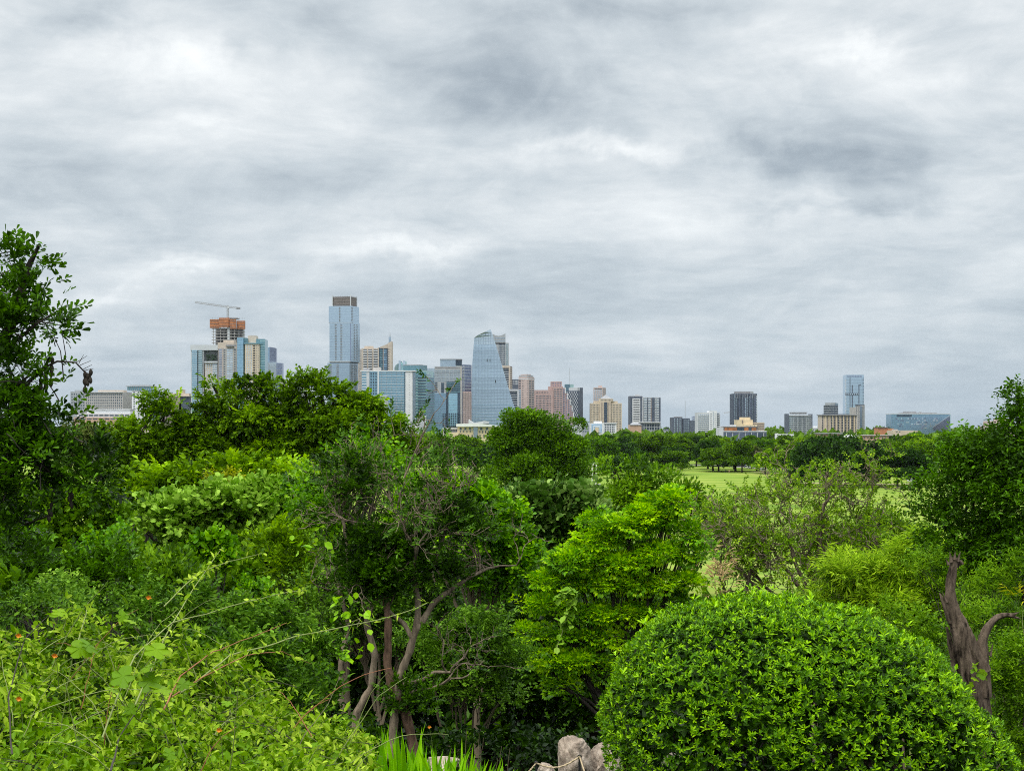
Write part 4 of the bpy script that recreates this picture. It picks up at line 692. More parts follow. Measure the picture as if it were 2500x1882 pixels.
class Leaves:
    """a set of leaf frames"""
    def __init__(s): s.p, s.R, s.s, s.t = [], [], [], []
    def sprays(s, kind, pos, d, size, tone, rng, up=None, variants=4, roll=.5, jit=.25, leaf=1.0, tj=.2):
        pos = np.asarray(pos, float); n = len(pos)
        if n == 0: return s
        size = np.broadcast_to(size, (n,)) * rng.uniform(.75, 1.25, n); tone = np.broadcast_to(tone, (n,))
        R = frames(np.asarray(d, float), up, rng.normal(0, roll, n)); which = rng.integers(0, variants, n)
        for v in range(variants):
            m = which == v; k = m.sum()
            if not k: continue
            lp, ld, lu, ls = spray(kind, rng); q = len(lp)
            pp = pos[m][:, None] + np.einsum('nij,qj->nqi', R[m], lp) * size[m][:, None, None]
            dd = np.einsum('nij,qj->nqi', R[m], ld) + rng.normal(0, jit, (k, q, 3)); uu = np.einsum('nij,qj->nqi', R[m], lu) + rng.normal(0, jit, (k, q, 3))
            s.p.append(pp.reshape(-1, 3)); s.R.append(frames(dd.reshape(-1, 3), uu.reshape(-1, 3)))
            s.s.append((size[m][:, None] * ls * leaf * rng.uniform(.75, 1.2, (k, q))).ravel()); s.t.append((tone[m][:, None] + rng.normal(0, tj, (k, q))).ravel())
        return s
    def single(s, pos, d, size, tone, rng, up=None, roll=.6):
        n = len(pos)
        s.p.append(np.asarray(pos, float)); s.R.append(frames(np.asarray(d, float), up, rng.normal(0, roll, n))); s.s.append(np.broadcast_to(size, (n,)) * rng.uniform(.7, 1.2, n)); s.t.append(np.broadcast_to(tone, (n,)) + rng.normal(0, .18, n)); return s
    def cat(s): return np.concatenate(s.p), np.concatenate(s.R), np.concatenate(s.s), np.concatenate(s.t)
    def put(s, name, tmpl, mat, parent, singles=0, single_name='leaf', kind=None, keep=None):
        p, R, sc, t = s.cat(); V0, T0 = tmpl
        if keep is not None:
            m = keep(p); p, R, sc, t = p[m], R[m], sc[m], t[m]
        org = W_loc(parent)
        if singles:
            # the leaves that show largest become objects of their own
            y = p[:, 1]; u = (p[:, 0] / y) * F + 1250; v = HOR - (p[:, 2] - EYE) / y * F
            vis = (u > 0) & (u < 2500) & (v > 0) & (v < 1882)
            face = np.abs(np.einsum('ni,ni->n', R[:, :, 2], norm(p - (0, 0, EYE))))
            score = np.where(vis, sc / y * (face + .2), -1)
            cand = np.argsort(-score)[:singles * 6]; nearest = cand[np.argsort(y[cand])][:singles]
            qs = np.quantile(t, [.2, .5, .8]); mes = [mesh_np(single_name, V0, T0, mat, np.full(len(V0), q)) for q in qs]
            for i in nearest:
                o = bpy.data.objects.new(single_name, mes[int(np.searchsorted(qs[:2], t[i]))]); C.objects.link(o); o.parent = parent
                m4 = np.eye(4); m4[:3, :3] = R[i] * sc[i]; m4[:3, 3] = p[i] - np.array(org); o.matrix_local = Matrix(m4.tolist())
            k = np.ones(len(p), bool); k[nearest] = False; p, R, sc, t = p[k], R[k], sc[k], t[k]
        V = (p[:, None] + np.einsum('nij,qj->nqi', R, V0) * sc[:, None, None]).reshape(-1, 3) - np.array(org)
        T = (T0[None] + np.arange(len(p))[:, None, None] * len(V0)).reshape(-1, T0.shape[1])
        me = mesh_np(name, V, T, mat, np.repeat(t, len(V0)))
        o = bpy.data.objects.new(name, me); C.objects.link(o); o.parent = parent
        if kind: o['kind'] = kind
        global NTRI; NTRI += len(T)
        return o
NTRI = 0
def lob(px, py, rx, d, ry=None, dz=None, off=0):
    """an ellipsoid of foliage: centre, half sizes; given where it stands and how big it is there"""
    c = P(px, py, d + off); k = (d + off) / F; ry = ry or rx * .85
    return (*c, rx * k, (dz if dz is not None else rx * .8 * k), ry * k)
def crown(lobes, rng, sub=.35, per=26, dens=1.0, fill=.25, upb=.45, squash=.75, rag=.0, boughs=9, bsz=.40, reach=1.05):
    """each lobe breaks into boughs, each bough into clumps on its upper skin, each clump into sprays
    -> pos, dir, tone, clump centres"""
    L0 = np.array(lobes, float); L = []
    for l in L0:
        if boughs < 2 or l[3:].mean() < sub * 1.7: L.append(l); continue
        v = norm(rng.normal(size=(boughs, 3))); v[:, 2] = np.where(v[:, 2] < -.5, -v[:, 2], v[:, 2])
        for q in v:
            s = bsz * rng.uniform(.65, 1.3); L.append((*(l[:3] + q * l[3:] * rng.uniform(.5, reach)), l[3] * s * 1.1, l[4] * s * 1.1, l[5] * s * .8))
        L.append((*l[:3], *(l[3:] * .6)))
    L = np.array(L); core = L0; Pp, Dd, Tt, Sc = [], [], [], []
    lt = rng.normal(0, .11, len(L))
    for li, l in enumerate(L):
        c, r = l[:3], l[3:]; area = 4 * math.pi * np.mean([r[0] * r[1], r[0] * r[2], r[1] * r[2]]); rs = sub
        n = max(3, int(dens * area / (rs * rs * 1.9)))
        for cnt, f0, f1, under, dk in ((n, .78, 1.08 + rag, .45, 0), (int(n * fill), .2, .7, 1, .22)):  # inner clumps get a darker tone, crown shade painted into the leaf colour
            v = norm(rng.normal(size=(cnt, 3))); ok = (v[:, 2] > -.25) | (rng.random(cnt) < under); v = v[ok]; f = rng.uniform(f0, f1, len(v))
            cc = c + v * r * f[:, None]; inside = np.zeros(len(v), bool)
            for lj, m in enumerate(L):
                if lj != li: inside |= (((cc - m[:3]) / m[3:]) ** 2).sum(1) < .4
            for vi, ci in zip(v[~inside], cc[~inside]):
                k = max(3, int(per * rng.uniform(.5, 1.35))); w = norm(rng.normal(size=(k, 3))) * (rng.random((k, 1)) ** .45)
                pp = ci + w * rs * np.array((1, 1, squash)) * rng.uniform(.7, 1.2); dd = norm(w * .9 + vi * .6 + (0, 0, upb) + rng.normal(0, .25, (k, 3)))
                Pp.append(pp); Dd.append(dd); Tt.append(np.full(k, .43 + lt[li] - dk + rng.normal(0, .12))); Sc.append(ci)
    return np.concatenate(Pp), np.concatenate(Dd), np.concatenate(Tt), np.array(Sc)
def curve_pts(a, b, rng, wob=.12, n=7, sag=0.0):
    a, b = np.asarray(a, float), np.asarray(b, float); t = np.linspace(0, 1, n)[:, None]; L = np.linalg.norm(b - a)
    q = np.cumsum(rng.normal(0, wob * L / n, (n, 3)), 0); q = q - t * q[-1] - (1 - t) * q[0]
    p = a + (b - a) * t + q; p[:, 2] += sag * L * np.sin(math.pi * t[:, 0]); return p
def limbs(base, lobes, subs, rng, r0, mat, parent, name='trunk', nb=60, twist=.15, fork=.4):
    """trunk to fork, limbs to each lobe, branches to clump centres"""
    mb = MB(); base = np.asarray(base, float); L = np.array(lobes); mid = L[:, :3].mean(0)
    fp = base + (mid - base) * fork; mb.tube(curve_pts(base - (0, 0, .3), fp, rng, twist * .5), np.linspace(r0 * 1.25, r0 * .75, 7), 8)
    for l in L: mb.tube(curve_pts(fp, l[:3], rng, twist, 9, .08), np.linspace(r0 * .6, r0 * .2, 9), 6)
    if len(subs):
        for i in rng.choice(len(subs), min(nb, len(subs)), False):
            s = subs[i]; j = np.argmin((((s - L[:, :3]) / L[:, 3:]) ** 2).sum(1)); a = fp + (L[j, :3] - fp) * rng.uniform(.45, 1)
            mb.tube(curve_pts(a, s, rng, twist, 6, .1), np.linspace(r0 * .2, r0 * .04, 6), 4)
    return mb.put(name, mat, parent, smooth=True)
def leafy(name, label, cat, lobes, seed, tmpl, kind, mat, size, bark=None, sub=.3, per=22, dens=1., fill=.3, base=None, r0=.1, tone=0., leaf=1., group=None, singles=0, upb=.45, squash=.75, nb=60, boughs=9, bsz=.40, reach=1.05, jit=.25, keep=None, rag=0., part='foliage', topt=.0, roll=.5, twist=.15, fork=.4):
    rng = np.random.default_rng(seed); L = np.array(lobes); m = L[:, :3].mean(0)
    L[:, 3:] = np.maximum(L[:, 3:] - size * .55, L[:, 3:] * .4); lobes = L
    if base is None: base = (m[0], m[1], gz(m[0], m[1]))
    r = thing(name, label, cat, tuple(base), group)
    p, d, t, subs = crown(lobes, rng, sub, per, dens, fill, upb, squash, rag, boughs, bsz, reach)
    gm = np.array([gz(*q[:2]) for q in p[:, :2]]) + .02; ok = (p[:, 2] > gm) & ((p[:, 1] < np.median(p[:, 1]) + .2 * p[:, 1].std()) | (rng.random(len(p)) < .42)); p, d, t = p[ok], d[ok], t[ok]
    up = np.array((0, 0, 1.))
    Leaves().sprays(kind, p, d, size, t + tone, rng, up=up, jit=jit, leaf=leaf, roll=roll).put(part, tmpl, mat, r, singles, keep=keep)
    if bark: limbs(base, lobes, subs, rng, r0, bark, r, nb=nb, twist=twist, fork=fork)
    return r
def grow(p, d, L, r, depth, rng, curl=.35, kids=(2, 3), shrink=.72, up=.15, segs=None, tips=None, spread=.8, seg=6):
    """gnarled recursive branching"""
    pts = [np.array(p, float)]; d = norm(np.array(d, float))
    for i in range(seg):
        d = norm(d + rng.normal(0, curl, 3) * .5 + (0, 0, up * .3)); pts.append(pts[-1] + d * L / seg)
    segs.append((np.array(pts), np.linspace(r, r * .62, seg + 1)))
    if depth <= 0: tips.append((pts[-1], d)); tips.append((pts[seg // 2], d)); return
    for k in range(rng.integers(kids[0], kids[1] + 1)):
        i = seg if k == 0 else rng.integers(seg // 2, seg + 1); q = norm(rng.normal(size=3)); dd = norm(d + q * spread * (.5 if k == 0 else 1) + (0, 0, up))
        grow(pts[i], dd, L * shrink * rng.uniform(.8, 1.2), r * (.62 if k else .6), depth - 1, rng, curl, kids, shrink, up, segs, tips, spread, seg)

# leaf colours, low tone (also used as painted shade) to young growth
LF = dict(
 hedge=m_leaf('hedge_leaf', (.016, .065, .003), (.085, .265, .007), (.30, .58, .025), .25, .42, .35),
 laurel=m_leaf('laurel_leaf', (.012, .040, .006), (.034, .095, .010), (.09, .24, .02), .18, .42, .35),
 pecan=m_leaf('pecan_leaf', (.045, .12, .008), (.12, .27, .014), (.26, .46, .03), .30, .55, .22),
 pecand=m_leaf('dark_pecan_leaf', (.025, .075, .008), (.06, .165, .012), (.13, .29, .02), .26, .5, .3),
 oak=m_leaf('oak_leaf', (.012, .042, .008), (.028, .080, .014), (.06, .14, .022), .2, .5, .3),
 park=m_leaf('park_leaf', (.035, .095, .012), (.08, .18, .02), (.17, .31, .04), .25, .55, .25),
 olive=m_leaf('olive_leaf', (.045, .070, .022), (.085, .125, .035), (.15, .20, .06), .2, .55, .3),
 pale=m_leaf('pale_round_leaf', (.04, .12, .014), (.13, .29, .035), (.34, .54, .12), .25, .5, .35),
 bright=m_leaf('bright_leaf', (.03, .12, .006), (.09, .29, .012), (.24, .50, .03), .3, .45, .35),
 maple=m_leaf('maple_leaf', (.035, .13, .004), (.12, .36, .012), (.38, .64, .025), .34, .5, .3),
 bamboo=m_leaf('bamboo_leaf', (.07, .18, .02), (.17, .33, .04), (.36, .54, .08), .3, .5, .35),
 green2=m_leaf('grey_green_leaf', (.022, .070, .012), (.07, .17, .03), (.25, .38, .12), .2, .5, .3),
 fine=m_leaf('fine_leaf', (.04, .12, .012), (.09, .22, .02), (.20, .37, .05), .3, .5, .3),
 bram=m_leaf('bramble_leaf', (.030, .09, .010), (.13, .29, .022), (.38, .53, .10), .3, .5, .3),
 under=m_leaf('understorey_leaf', (.016, .050, .008), (.05, .14, .016), (.15, .30, .05), .2, .5, .3),
 yellow=m_leaf('yellow_leaf', (.12, .20, .02), (.26, .34, .03), (.48, .50, .06), .3, .5, .3),
 iris=m_leaf('iris_blade', (.05, .19, .010), (.11, .34, .02), (.24, .52, .06), .3, .35, .5),
 dry=m_leaf('dry_grass', (.18, .13, .06), (.34, .25, .12), (.5, .42, .22), .2, .7, .2))
BK = dict(grey=m_bark('grey_bark', (.075, .058, .04), (.36, .285, .20)), brown=m_bark('brown_bark', (.045, .028, .018), (.24, .15, .10), 18), dark=m_bark('dark_bark', (.02, .017, .013), (.07, .06, .048)),
 dead=m_bark('weathered_wood', (.013, .009, .006), (.22, .165, .12), 22, 1.0), cane=m_plain('green_cane', (.24, .29, .08), .6), rcane=m_plain('rusty_cane', (.34, .13, .055), .7), twig=m_plain('bare_twig', (.15, .115, .07), .8), twigd=m_plain('dark_twig', (.05, .04, .032), .8))
# ------------------------------------------------------------------ park trees
def park_trees():
    rng0 = np.random.default_rng(11)
    def proto(seed, mat, n_l, flat, size, clumps):
        rng = np.random.default_rng(seed)
        lobes = []
        for i in range(n_l):
            a = i * 2.4; r = 4.6 * math.sqrt((i + .3) / n_l)
            lobes.append((r * math.cos(a), r * math.sin(a), 8.2 + rng.uniform(-1.8, 2.6) - .25 * r * flat, rng.uniform(2.3, 3.5), rng.uniform(2.3, 3.5), rng.uniform(1.8, 2.7)))
        for i in range(5):
            a = i * 1.26; lobes.append((5 * math.cos(a), 5 * math.sin(a), 4.6 + rng.uniform(-.6, .8), 2.4, 2.4, 1.6))
        p, d, t, subs = crown(lobes, rng, 1.0, clumps, 1.0, .2, .5, .7)
        Lv = Leaves().single(p, d, size, t, rng); pp, R, sc, tt = Lv.cat(); V0, T0 = CLUMP
        V = (pp[:, None] + np.einsum('nij,qj->nqi', R, V0) * sc[:, None, None]).reshape(-1, 3); T = (T0[None] + np.arange(len(pp))[:, None, None] * len(V0)).reshape(-1, 3)
        cm = mesh_np('crown', V, T, LF[mat], np.repeat(tt, len(V0)))
        mb = MB(); mb.tube([(0, 0, -1), (.1, 0, 1.2), (.15, .1, 3.4)], [.55, .42, .36], 7)
        for l in lobes[:9]: mb.tube(curve_pts((.15, .1, 3), l[:3], rng, .15, 6), np.linspace(.26, .07, 6), 4)
        return cm, mb.mesh('trunk', BK['dark'], smooth=True)
    PR = {}
    for m_, s_ in (('park', 1), ('oak', 2), ('pecan', 3), ('pecand', 4), ('olive', 5)):
        PR[m_] = [proto(s_ * 10 + k, m_, 7 + k, .3 + .3 * k, .75, 11) for k in range(2)]
    words = dict(park='mid green', oak='dark green oak', pecan='bright green', pecand='deep green', olive='olive grey')
    LM = [(240, 'government blocks'), (520, 'garden condo tower'), (760, 'tallest stacked tower'), (900, 'spired tower'), (1000, 'pale glass slab'), (1090, 'patchwork office'), (1200, 'sail tower'), (1290, 'pink tower'), (1350, 'granite office'), (1410, 'lattice tower'), (1480, 'pyramid roofed office'), (1575, 'twin faced tower'), (1665, 'dark apartment block'), (1730, 'white apartment block'), (1820, 'dark ribbed tower'), (1880, 'white pavilion'), (1955, 'frame apartments'), (2045, 'striped apartments'), (2100, 'tall slim tower'), (2160, 'brick building'), (2250, 'wedge glass office'), (2450, 'tiered building')]
    seen = {}
    def tree(px, pyb, pyt, w, mat, row, d=None, cat='tree'):
        d = d or EYE * F / max(pyb - HOR, 8); x = X(px, d); g = gz(x, d); H = Z(pyt, d) - g; wd = w * d / F
        lm = min(LM, key=lambda q: abs(q[0] - px))[1]; row = row.replace('in the far', 'in far').replace('at the lawn', 'at lawn'); size = 'tall' if H > 19 else ('small' if H < 12 else 'rounded')
        lab = f'{size} {words[mat]} tree {row} below the {lm}'
        r = thing('park_tree', lab, 'tree', (x, d, g), 'trees round the park lawn'); seen.setdefault(lab, []).append((px, r))
        cm, tm = PR[mat][rng0.integers(0, 2)]; rz = rng0.uniform(0, 6.28)
        for nm, me in (('crown', cm), ('trunk', tm)):
            o = bpy.data.objects.new(nm, me); C.objects.link(o); o.parent = r; o.rotation_euler = (0, 0, rz); o.scale = (wd / 15.5, wd / 15.5, H / 12.8)
    # far belt, thin with distance
    r = np.random.default_rng(4)
    for k in range(150):
        px = 900 + (k * 61.8) % 1640 + r.uniform(-12, 12); d = r.choice([820, 960, 1100, 1250, 1450]) * r.uniform(.95, 1.05)
        if px < 1000: continue
        H = r.uniform(11, 17.5); H = min(H, EYE - (1056 - HOR) * d / F) if px > 1330 else H
        g = 0; pyt = HOR + (EYE - H) * F / d
        tree(px, 0, pyt, r.uniform(62, 100) * 900 / d, r.choice(['park', 'park', 'pecand', 'oak', 'pecan', 'olive'], p=[.28, .2, .24, .12, .1, .06]), 'in the far belt', d)
    for k in range(26):
        px = 150 + k * 16 + r.uniform(-6, 6); tree(px, 0, 1052 + r.uniform(-6, 14), r.uniform(55, 80), r.choice(['olive', 'park', 'pecand']), 'in the far belt', r.uniform(900, 1300))
    # lawn edge, left opening
    for px, pyb, pyt, w, m_ in ((1005, 1150, 1072, 120, 'pecand'), (1085, 1146, 1066, 118, 'park'), (1150, 1152, 1062, 105, 'park'), (1205, 1144, 1070, 80, 'pecan'), (1040, 1155, 1085, 70, 'oak'), (960, 1150, 1062, 130, 'park')): tree(px, pyb, pyt, w, m_, 'at the lawn edge')
    # lawn edge, right of centre
    for px, pyb, pyt, w, m_ in ((1460, 1146, 1062, 110, 'pecand'), (1530, 1150, 1082, 90, 'oak'), (1590, 1146, 1060, 120, 'park'), (1655, 1140, 1068, 120, 'park'), (1728, 1146, 1076, 84, 'oak'), (1700, 1140, 1080, 70, 'oak'), (1792, 1147, 1086, 70, 'pecan'), (1835, 1146, 1095, 50, 'park'), (1868, 1158, 1096, 62, 'pecan'), (1903, 1161, 1100, 56, 'pecan'),
                            (1970, 1165, 1078, 90, 'pecand'), (1950, 1180, 1120, 70, 'oak'), (2110, 1182, 1110, 110, 'oak'), (2190, 1188, 1092, 120, 'oak'), (2232, 1187, 1096, 112, 'oak'), (2160, 1160, 1080, 120, 'park'), (2260, 1165, 1062, 150, 'pecan'), (2330, 1160, 1050, 130, 'pecand'), (2210, 1150, 1058, 130, 'park'), (2380, 1180, 1070, 130, 'park'), (2440, 1190, 1060, 150, 'pecan')): tree(px, pyb, pyt, w, m_, 'at the lawn edge')
    for px, pyb, pyt, w, m_ in ((1500, 1166, 1110, 95, 'oak'), (1560, 1160, 1100, 60, 'oak')): tree(px, pyb, pyt, w, m_, 'near the centre lawn')
    nth = ['first', 'second', 'third', 'fourth', 'fifth', 'sixth', 'seventh', 'eighth', 'ninth', 'tenth', 'eleventh', 'twelfth']
    for lab, L in seen.items():
        if 1 < len(L) <= 12:
            for i, (_, o) in enumerate(sorted(L, key=lambda q: q[0])): o['label'] = f'{lab}, {nth[i]} from left'
    # big dark tree on the lawn
    d = 640
    leafy('park_tree', 'large dark spreading tree standing out on the right lawn', 'tree', [lob(2000, 1125, 62, d), lob(2060, 1108, 75, d, 38), lob(2030, 1140, 70, d), lob(2105, 1130, 55, d), lob(2125, 1160, 40, d, 26), lob(1960, 1150, 40, d), lob(1985, 1105, 45, d, 30), lob(2080, 1160, 60, d, 26)], 31, CLUMP, 'puff', LF['oak'], 1.3, BK['dark'], 2.4, 11, 1.0, .2, r0=.7, leaf=1.6, base=(X(2040, d), d, 0), tone=.05)
    # big centre tree
    d = 215
    leafy('pecan_tree', 'large rounded green tree in the centre in front of granite office', 'tree', [lob(1255, 1085, 55, d), lob(1300, 1050, 62, d, 45), lob(1350, 1068, 58, d), lob(1390, 1110, 50, d), lob(1330, 1120, 90, d, 60), lob(1270, 1130, 55, d, 45), lob(1395, 1150, 45, d), lob(1300, 1170, 75, d), lob(1380, 1185, 55, d), lob(1225, 1060, 28, d, 18)], 32, LEAF2, 'puff', LF['pecand'], .75, BK['dark'], .95, 17, 1.05, .25, boughs=10, bsz=.36, reach=1.15, r0=.45, leaf=1.2, tone=.1)
park_trees()
def woods():
    # woodland that reads as one mass: beyond the lawn towards the city, and on the slope between garden and lawn
    rng = np.random.default_rng(17)
    def mass(name, label, pts, size, mat):
        r = thing(name, label, 'woodland', (float(pts[:, 0].mean()), float(pts[:, 1].mean()), 0)); r['kind'] = 'stuff'
        Leaves().single(pts, norm(rng.normal(0, .7, pts.shape) + (0, 0, .7)), size, .45 + .12 * np.sin(pts[:, 0] * .05) + rng.normal(0, .1, len(pts)), rng).put('crowns', CLUMP, LF[mat], r, kind='stuff')
    n = 20000; y = rng.uniform(1350, 3600, n); x = rng.uniform(-.62, .62, n) * y; h = 7 + 3 * np.sin(x * .021 + y * .013) + 3 * np.sin(x * .047 - y * .02) + rng.normal(0, 1, n)
    h = h - 4 * rng.random(n) ** 2 * (y < 1450); mass('distant_woodland', 'hazy low treetops stretching out among the far city blocks', np.stack([x, y, h.clip(1, 15)], 1), 9.0, 'park')
    # side belts outside the frame edges
    P_ = []
    for _ in range(170):
        s = rng.choice([-1, 1]); yy = rng.uniform(330, 1000); xx = s * yy * rng.uniform(.37, .75); w = rng.uniform(6, 10); v = norm(rng.normal(size=(90, 3))); v[:, 2] = np.abs(v[:, 2]) * .9 - .1; P_.append(np.array((xx, yy, 6)) + v * (w, w, w * .9) * rng.uniform(.7, 1.05, (90, 1)))
    mass('side_woodland', 'rounded trees flanking the lawn past both edges of the view', np.concatenate(P_), 2.6, 'park')
    P_ = []
    for _ in range(430):
        yy = 38 * (210 / 38) ** rng.random(); xx = rng.uniform(-.55, .55) * yy; g = gz(xx, yy); u = 1250 + xx / yy * F; lim = 1480 if 1480 < u < 2260 else (1330 if u > 0 else 1150)
        top = min(EYE - (lim - HOR) * yy / F, g + rng.uniform(3, 7)); hh = top - g
        if hh < 1.2: continue
        w = hh * .55; v = norm(rng.normal(size=(70, 3))); P_.append(np.array((xx, yy, g + hh * .5)) + v * (w, w, hh * .48) * rng.uniform(.7, 1.0, (70, 1)))
    mass('slope_woodland', 'green scrub wood covering the slope between garden and lawn', np.concatenate(P_), .95, 'pecand')
woods()
def near_trees():
    d = 72
    leafy('pecan_tree', 'tall bright pecan with feathery drooping sprays below stacked tower', 'tree', [lob(745, 960, 42, d, 34), lob(815, 975, 55, d, 38), lob(880, 1000, 55, d, 40), lob(935, 1040, 50, d, 36), lob(985, 1090, 36, d, 36), lob(830, 1050, 90, d, 45), lob(740, 1030, 70, d, 40), lob(930, 1115, 70, d, 40), lob(775, 928, 32, d, 20), lob(715, 1100, 80, d, 45), lob(840, 1130, 100, d, 50), lob(745, 925, 14, d, 10), lob(690, 940, 30, d, 22)], 41, LEAF2, 'pinnate', LF['pecan'], .38, BK['dark'], .38, 19, .95, .3, boughs=10, bsz=.40, reach=1.12, r0=.28, tone=-.04, leaf=1.0, upb=.3, nb=120)
    leafy('pecan_tree', 'broad bright pecan below the condo tower at left centre', 'tree', [lob(560, 975, 50, d, 34), lob(625, 955, 50, d, 34), lob(500, 1000, 50, d, 32), lob(522, 945, 20, d, 26), lob(600, 1040, 80, d, 42), lob(690, 990, 45, d, 34), lob(470, 1060, 70, d, 40), lob(660, 1105, 80, d, 42), lob(540, 1110, 90, d, 44), lob(585, 938, 26, d, 14), lob(655, 940, 24, d, 13), lob(650, 1030, 60, d, 34)], 42, LEAF2, 'pinnate', LF['pecan'], .38, BK['dark'], .38, 19, .95, .3, boughs=10, bsz=.40, reach=1.12, r0=.28, tone=-.06, upb=.3, nb=120)
    leafy('pecan_tree', 'lower pecan crown in front of the white colonnaded building', 'tree', [lob(400, 1015, 45, d, 30), lob(345, 1050, 50, d, 32), lob(290, 1090, 45, d, 34), lob(420, 1090, 70, d, 44), lob(340, 1140, 80, d, 45), lob(380, 975, 26, d, 16), lob(440, 985, 28, d, 20), lob(270, 1050, 22, d, 20)], 43, LEAF2, 'pinnate', LF['pecan'], .38, BK['dark'], .38, 19, .95, .3, boughs=10, bsz=.40, reach=1.12, r0=.22, tone=-.04, upb=.3, nb=80)
    leafy('olive_bush', 'olive grey tree behind laurel below the terraced office', 'tree', [lob(240, 1070, 60, 80, 30), lob(190, 1095, 60, 80), lob(290, 1085, 40, 80)], 44, CLUMP, 'puff', LF['olive'], .5, BK['dark'], .5, 16, 1.0, .3, r0=.15, leaf=.8)
    d = 44
    leafy('pecan_tree', 'drooping leafy bough of fresh green below the broad pecan', 'tree', [lob(430, 1190, 110, d, 45), lob(560, 1175, 110, d, 50), lob(330, 1210, 80, d, 50), lob(680, 1190, 90, d, 50)], 45, LEAF2, 'pinnate', LF['pecan'], .42, BK['dark'], .34, 17, 1.1, .3, r0=.14, tone=.06, upb=.3)
    d = 34
    leafy('shrub', 'pale round leaved shrub spreading across the left middle', 'shrub', [lob(430, 1270, 110, d, 60), lob(560, 1250, 120, d, 60), lob(680, 1240, 90, d, 70), lob(640, 1330, 120, d, 70), lob(470, 1340, 110, d, 70), lob(760, 1200, 60, d, 50)], 46, ROUND, 'twig', LF['pale'], .30, BK['twig'], .24, 16, 1.15, .35, r0=.06, leaf=1.25, tone=.05)
    leafy('shrub', 'golden yellow tipped shrub poking up between pecan and pale shrub', 'shrub', [lob(540, 1180, 48, 38, 26), lob(590, 1190, 36, 38, 24)], 47, LEAF2, 'twig', LF['yellow'], .26, BK['rcane'], .2, 14, 1.1, .3, r0=.03, tone=-.1)
    leafy('shrub', 'yellow green leafy shrub at far left behind laurel boughs', 'shrub', [lob(60, 1230, 110, 30, 60), lob(200, 1270, 110, 30, 70), lob(110, 1350, 130, 30, 80), lob(280, 1360, 100, 30, 80)], 48, ROUND, 'twig', LF['fine'], .26, BK['twig'], .22, 16, 1.1, .3, r0=.05, tone=.12)
    d = 27
    leafy('tree', 'upright light green tree left of the gnarled tree crown', 'tree', [lob(850, 1150, 75, d, 50), lob(930, 1130, 70, d, 45), lob(800, 1230, 70, d, 70), lob(900, 1080, 45, d, 35), lob(980, 1170, 60, d), lob(760, 1280, 60, d, 80), lob(720, 1180, 50, 30, 60)], 49, LEAF2, 'twig', LF['bright'], .25, BK['twig'], .19, 16, 1.0, .25, r0=.06, leaf=1.15)
    d = 25
    leafy('tree', 'bright green domed tree behind the gnarled tree', 'tree', [lob(1060, 1205, 80, d, 50), lob(1150, 1220, 80, d, 55), lob(1230, 1290, 75, d, 70), lob(1250, 1370, 65, d, 70), lob(1140, 1310, 110, d, 80), lob(1010, 1260, 70, d), lob(1190, 1400, 70, d), lob(1280, 1330, 30, d, 40)], 50, ROUND, 'twig', LF['bright'], .20, BK['twig'], .17, 17, 1.15, .3, r0=.06, leaf=1.0)
    d = 38
    leafy('shrub', 'grey green big leaved shrub right of the bright dome', 'shrub', [lob(1330, 1230, 80, d, 50), lob(1410, 1240, 70, d, 50), lob(1370, 1300, 90, d, 60), lob(1290, 1200, 40, d, 40), lob(1460, 1290, 50, d, 50)], 51, ROUND, 'twig', LF['green2'], .34, BK['twig'], .26, 15, 1.1, .3, r0=.06, leaf=1.3)
    d = 58
    leafy('tree', 'feathery light green tree rising behind the yellow maple', 'tree', [lob(1560, 1150, 50, d, 30), lob(1610, 1170, 50, d, 30), lob(1540, 1210, 70, d, 40), lob(1640, 1240, 80, d, 50), lob(1720, 1250, 60, d, 40), lob(1500, 1250, 60, d), lob(1760, 1300, 60, d), lob(1500, 1145, 34, d, 20), lob(1690, 1210, 40, d, 20)], 52, LEAF2, 'puff', LF['fine'], .42, BK['dark'], .36, 17, 1.0, .25, r0=.13, leaf=.85, nb=90)
    # understorey of dark bushes filling behind and below
    d = 21
    leafy('bush', 'dark small leaved bush left of the gnarled trunks', 'shrub', [lob(560, 1440, 120, d, 80), lob(690, 1400, 110, d, 90), lob(430, 1430, 110, d, 60), lob(650, 1530, 130, d, 90), lob(300, 1450, 110, d, 60)], 53, ROUND, 'twig', LF['fine'], .19, BK['twig'], .16, 11, .95, .3, boughs=10, bsz=.34, reach=1.2, r0=.04, leaf=1.15, tone=-.02)
    leafy('bush', 'dark leafy bush in the far left under the laurel boughs', 'shrub', [lob(80, 1420, 130, 17, 80), lob(230, 1410, 110, 17, 70), lob(30, 1340, 80, 17, 60)], 54, OVAL, 'laurel', LF['laurel'], .14, BK['twigd'], .13, 11, .9, .3, r0=.03, tone=.2)
    d = 27
    leafy('bush', 'twiggy grey green bush behind the gnarled tree stems', 'shrub', [lob(800, 1400, 100, d, 80), lob(930, 1370, 110, d, 90), lob(1060, 1440, 110, d, 90), lob(860, 1500, 120, d, 80), lob(1000, 1530, 110, d, 80)], 55, LEAF2, 'twig', LF['under'], .2, BK['twig'], .18, 13, 1.0, .4, r0=.05, nb=200, tone=.0)
    d = 19
    leafy('bush', 'glossy green bush hanging right of the gnarled trunks', 'shrub', [lob(1150, 1560, 90, d, 55), lob(1080, 1600, 80, d, 50), lob(1200, 1620, 75, d, 60), lob(1120, 1670, 95, d, 45), lob(1230, 1700, 50, d, 45), lob(1010, 1560, 50, d, 40)], 56, OVAL, 'twig', LF['under'], .16, BK['twig'], .13, 17, 1.15, .3, r0=.03, leaf=1.0, tone=.28, base=(X(1130, 19.5), 19.5, gz(0, 19.5)))
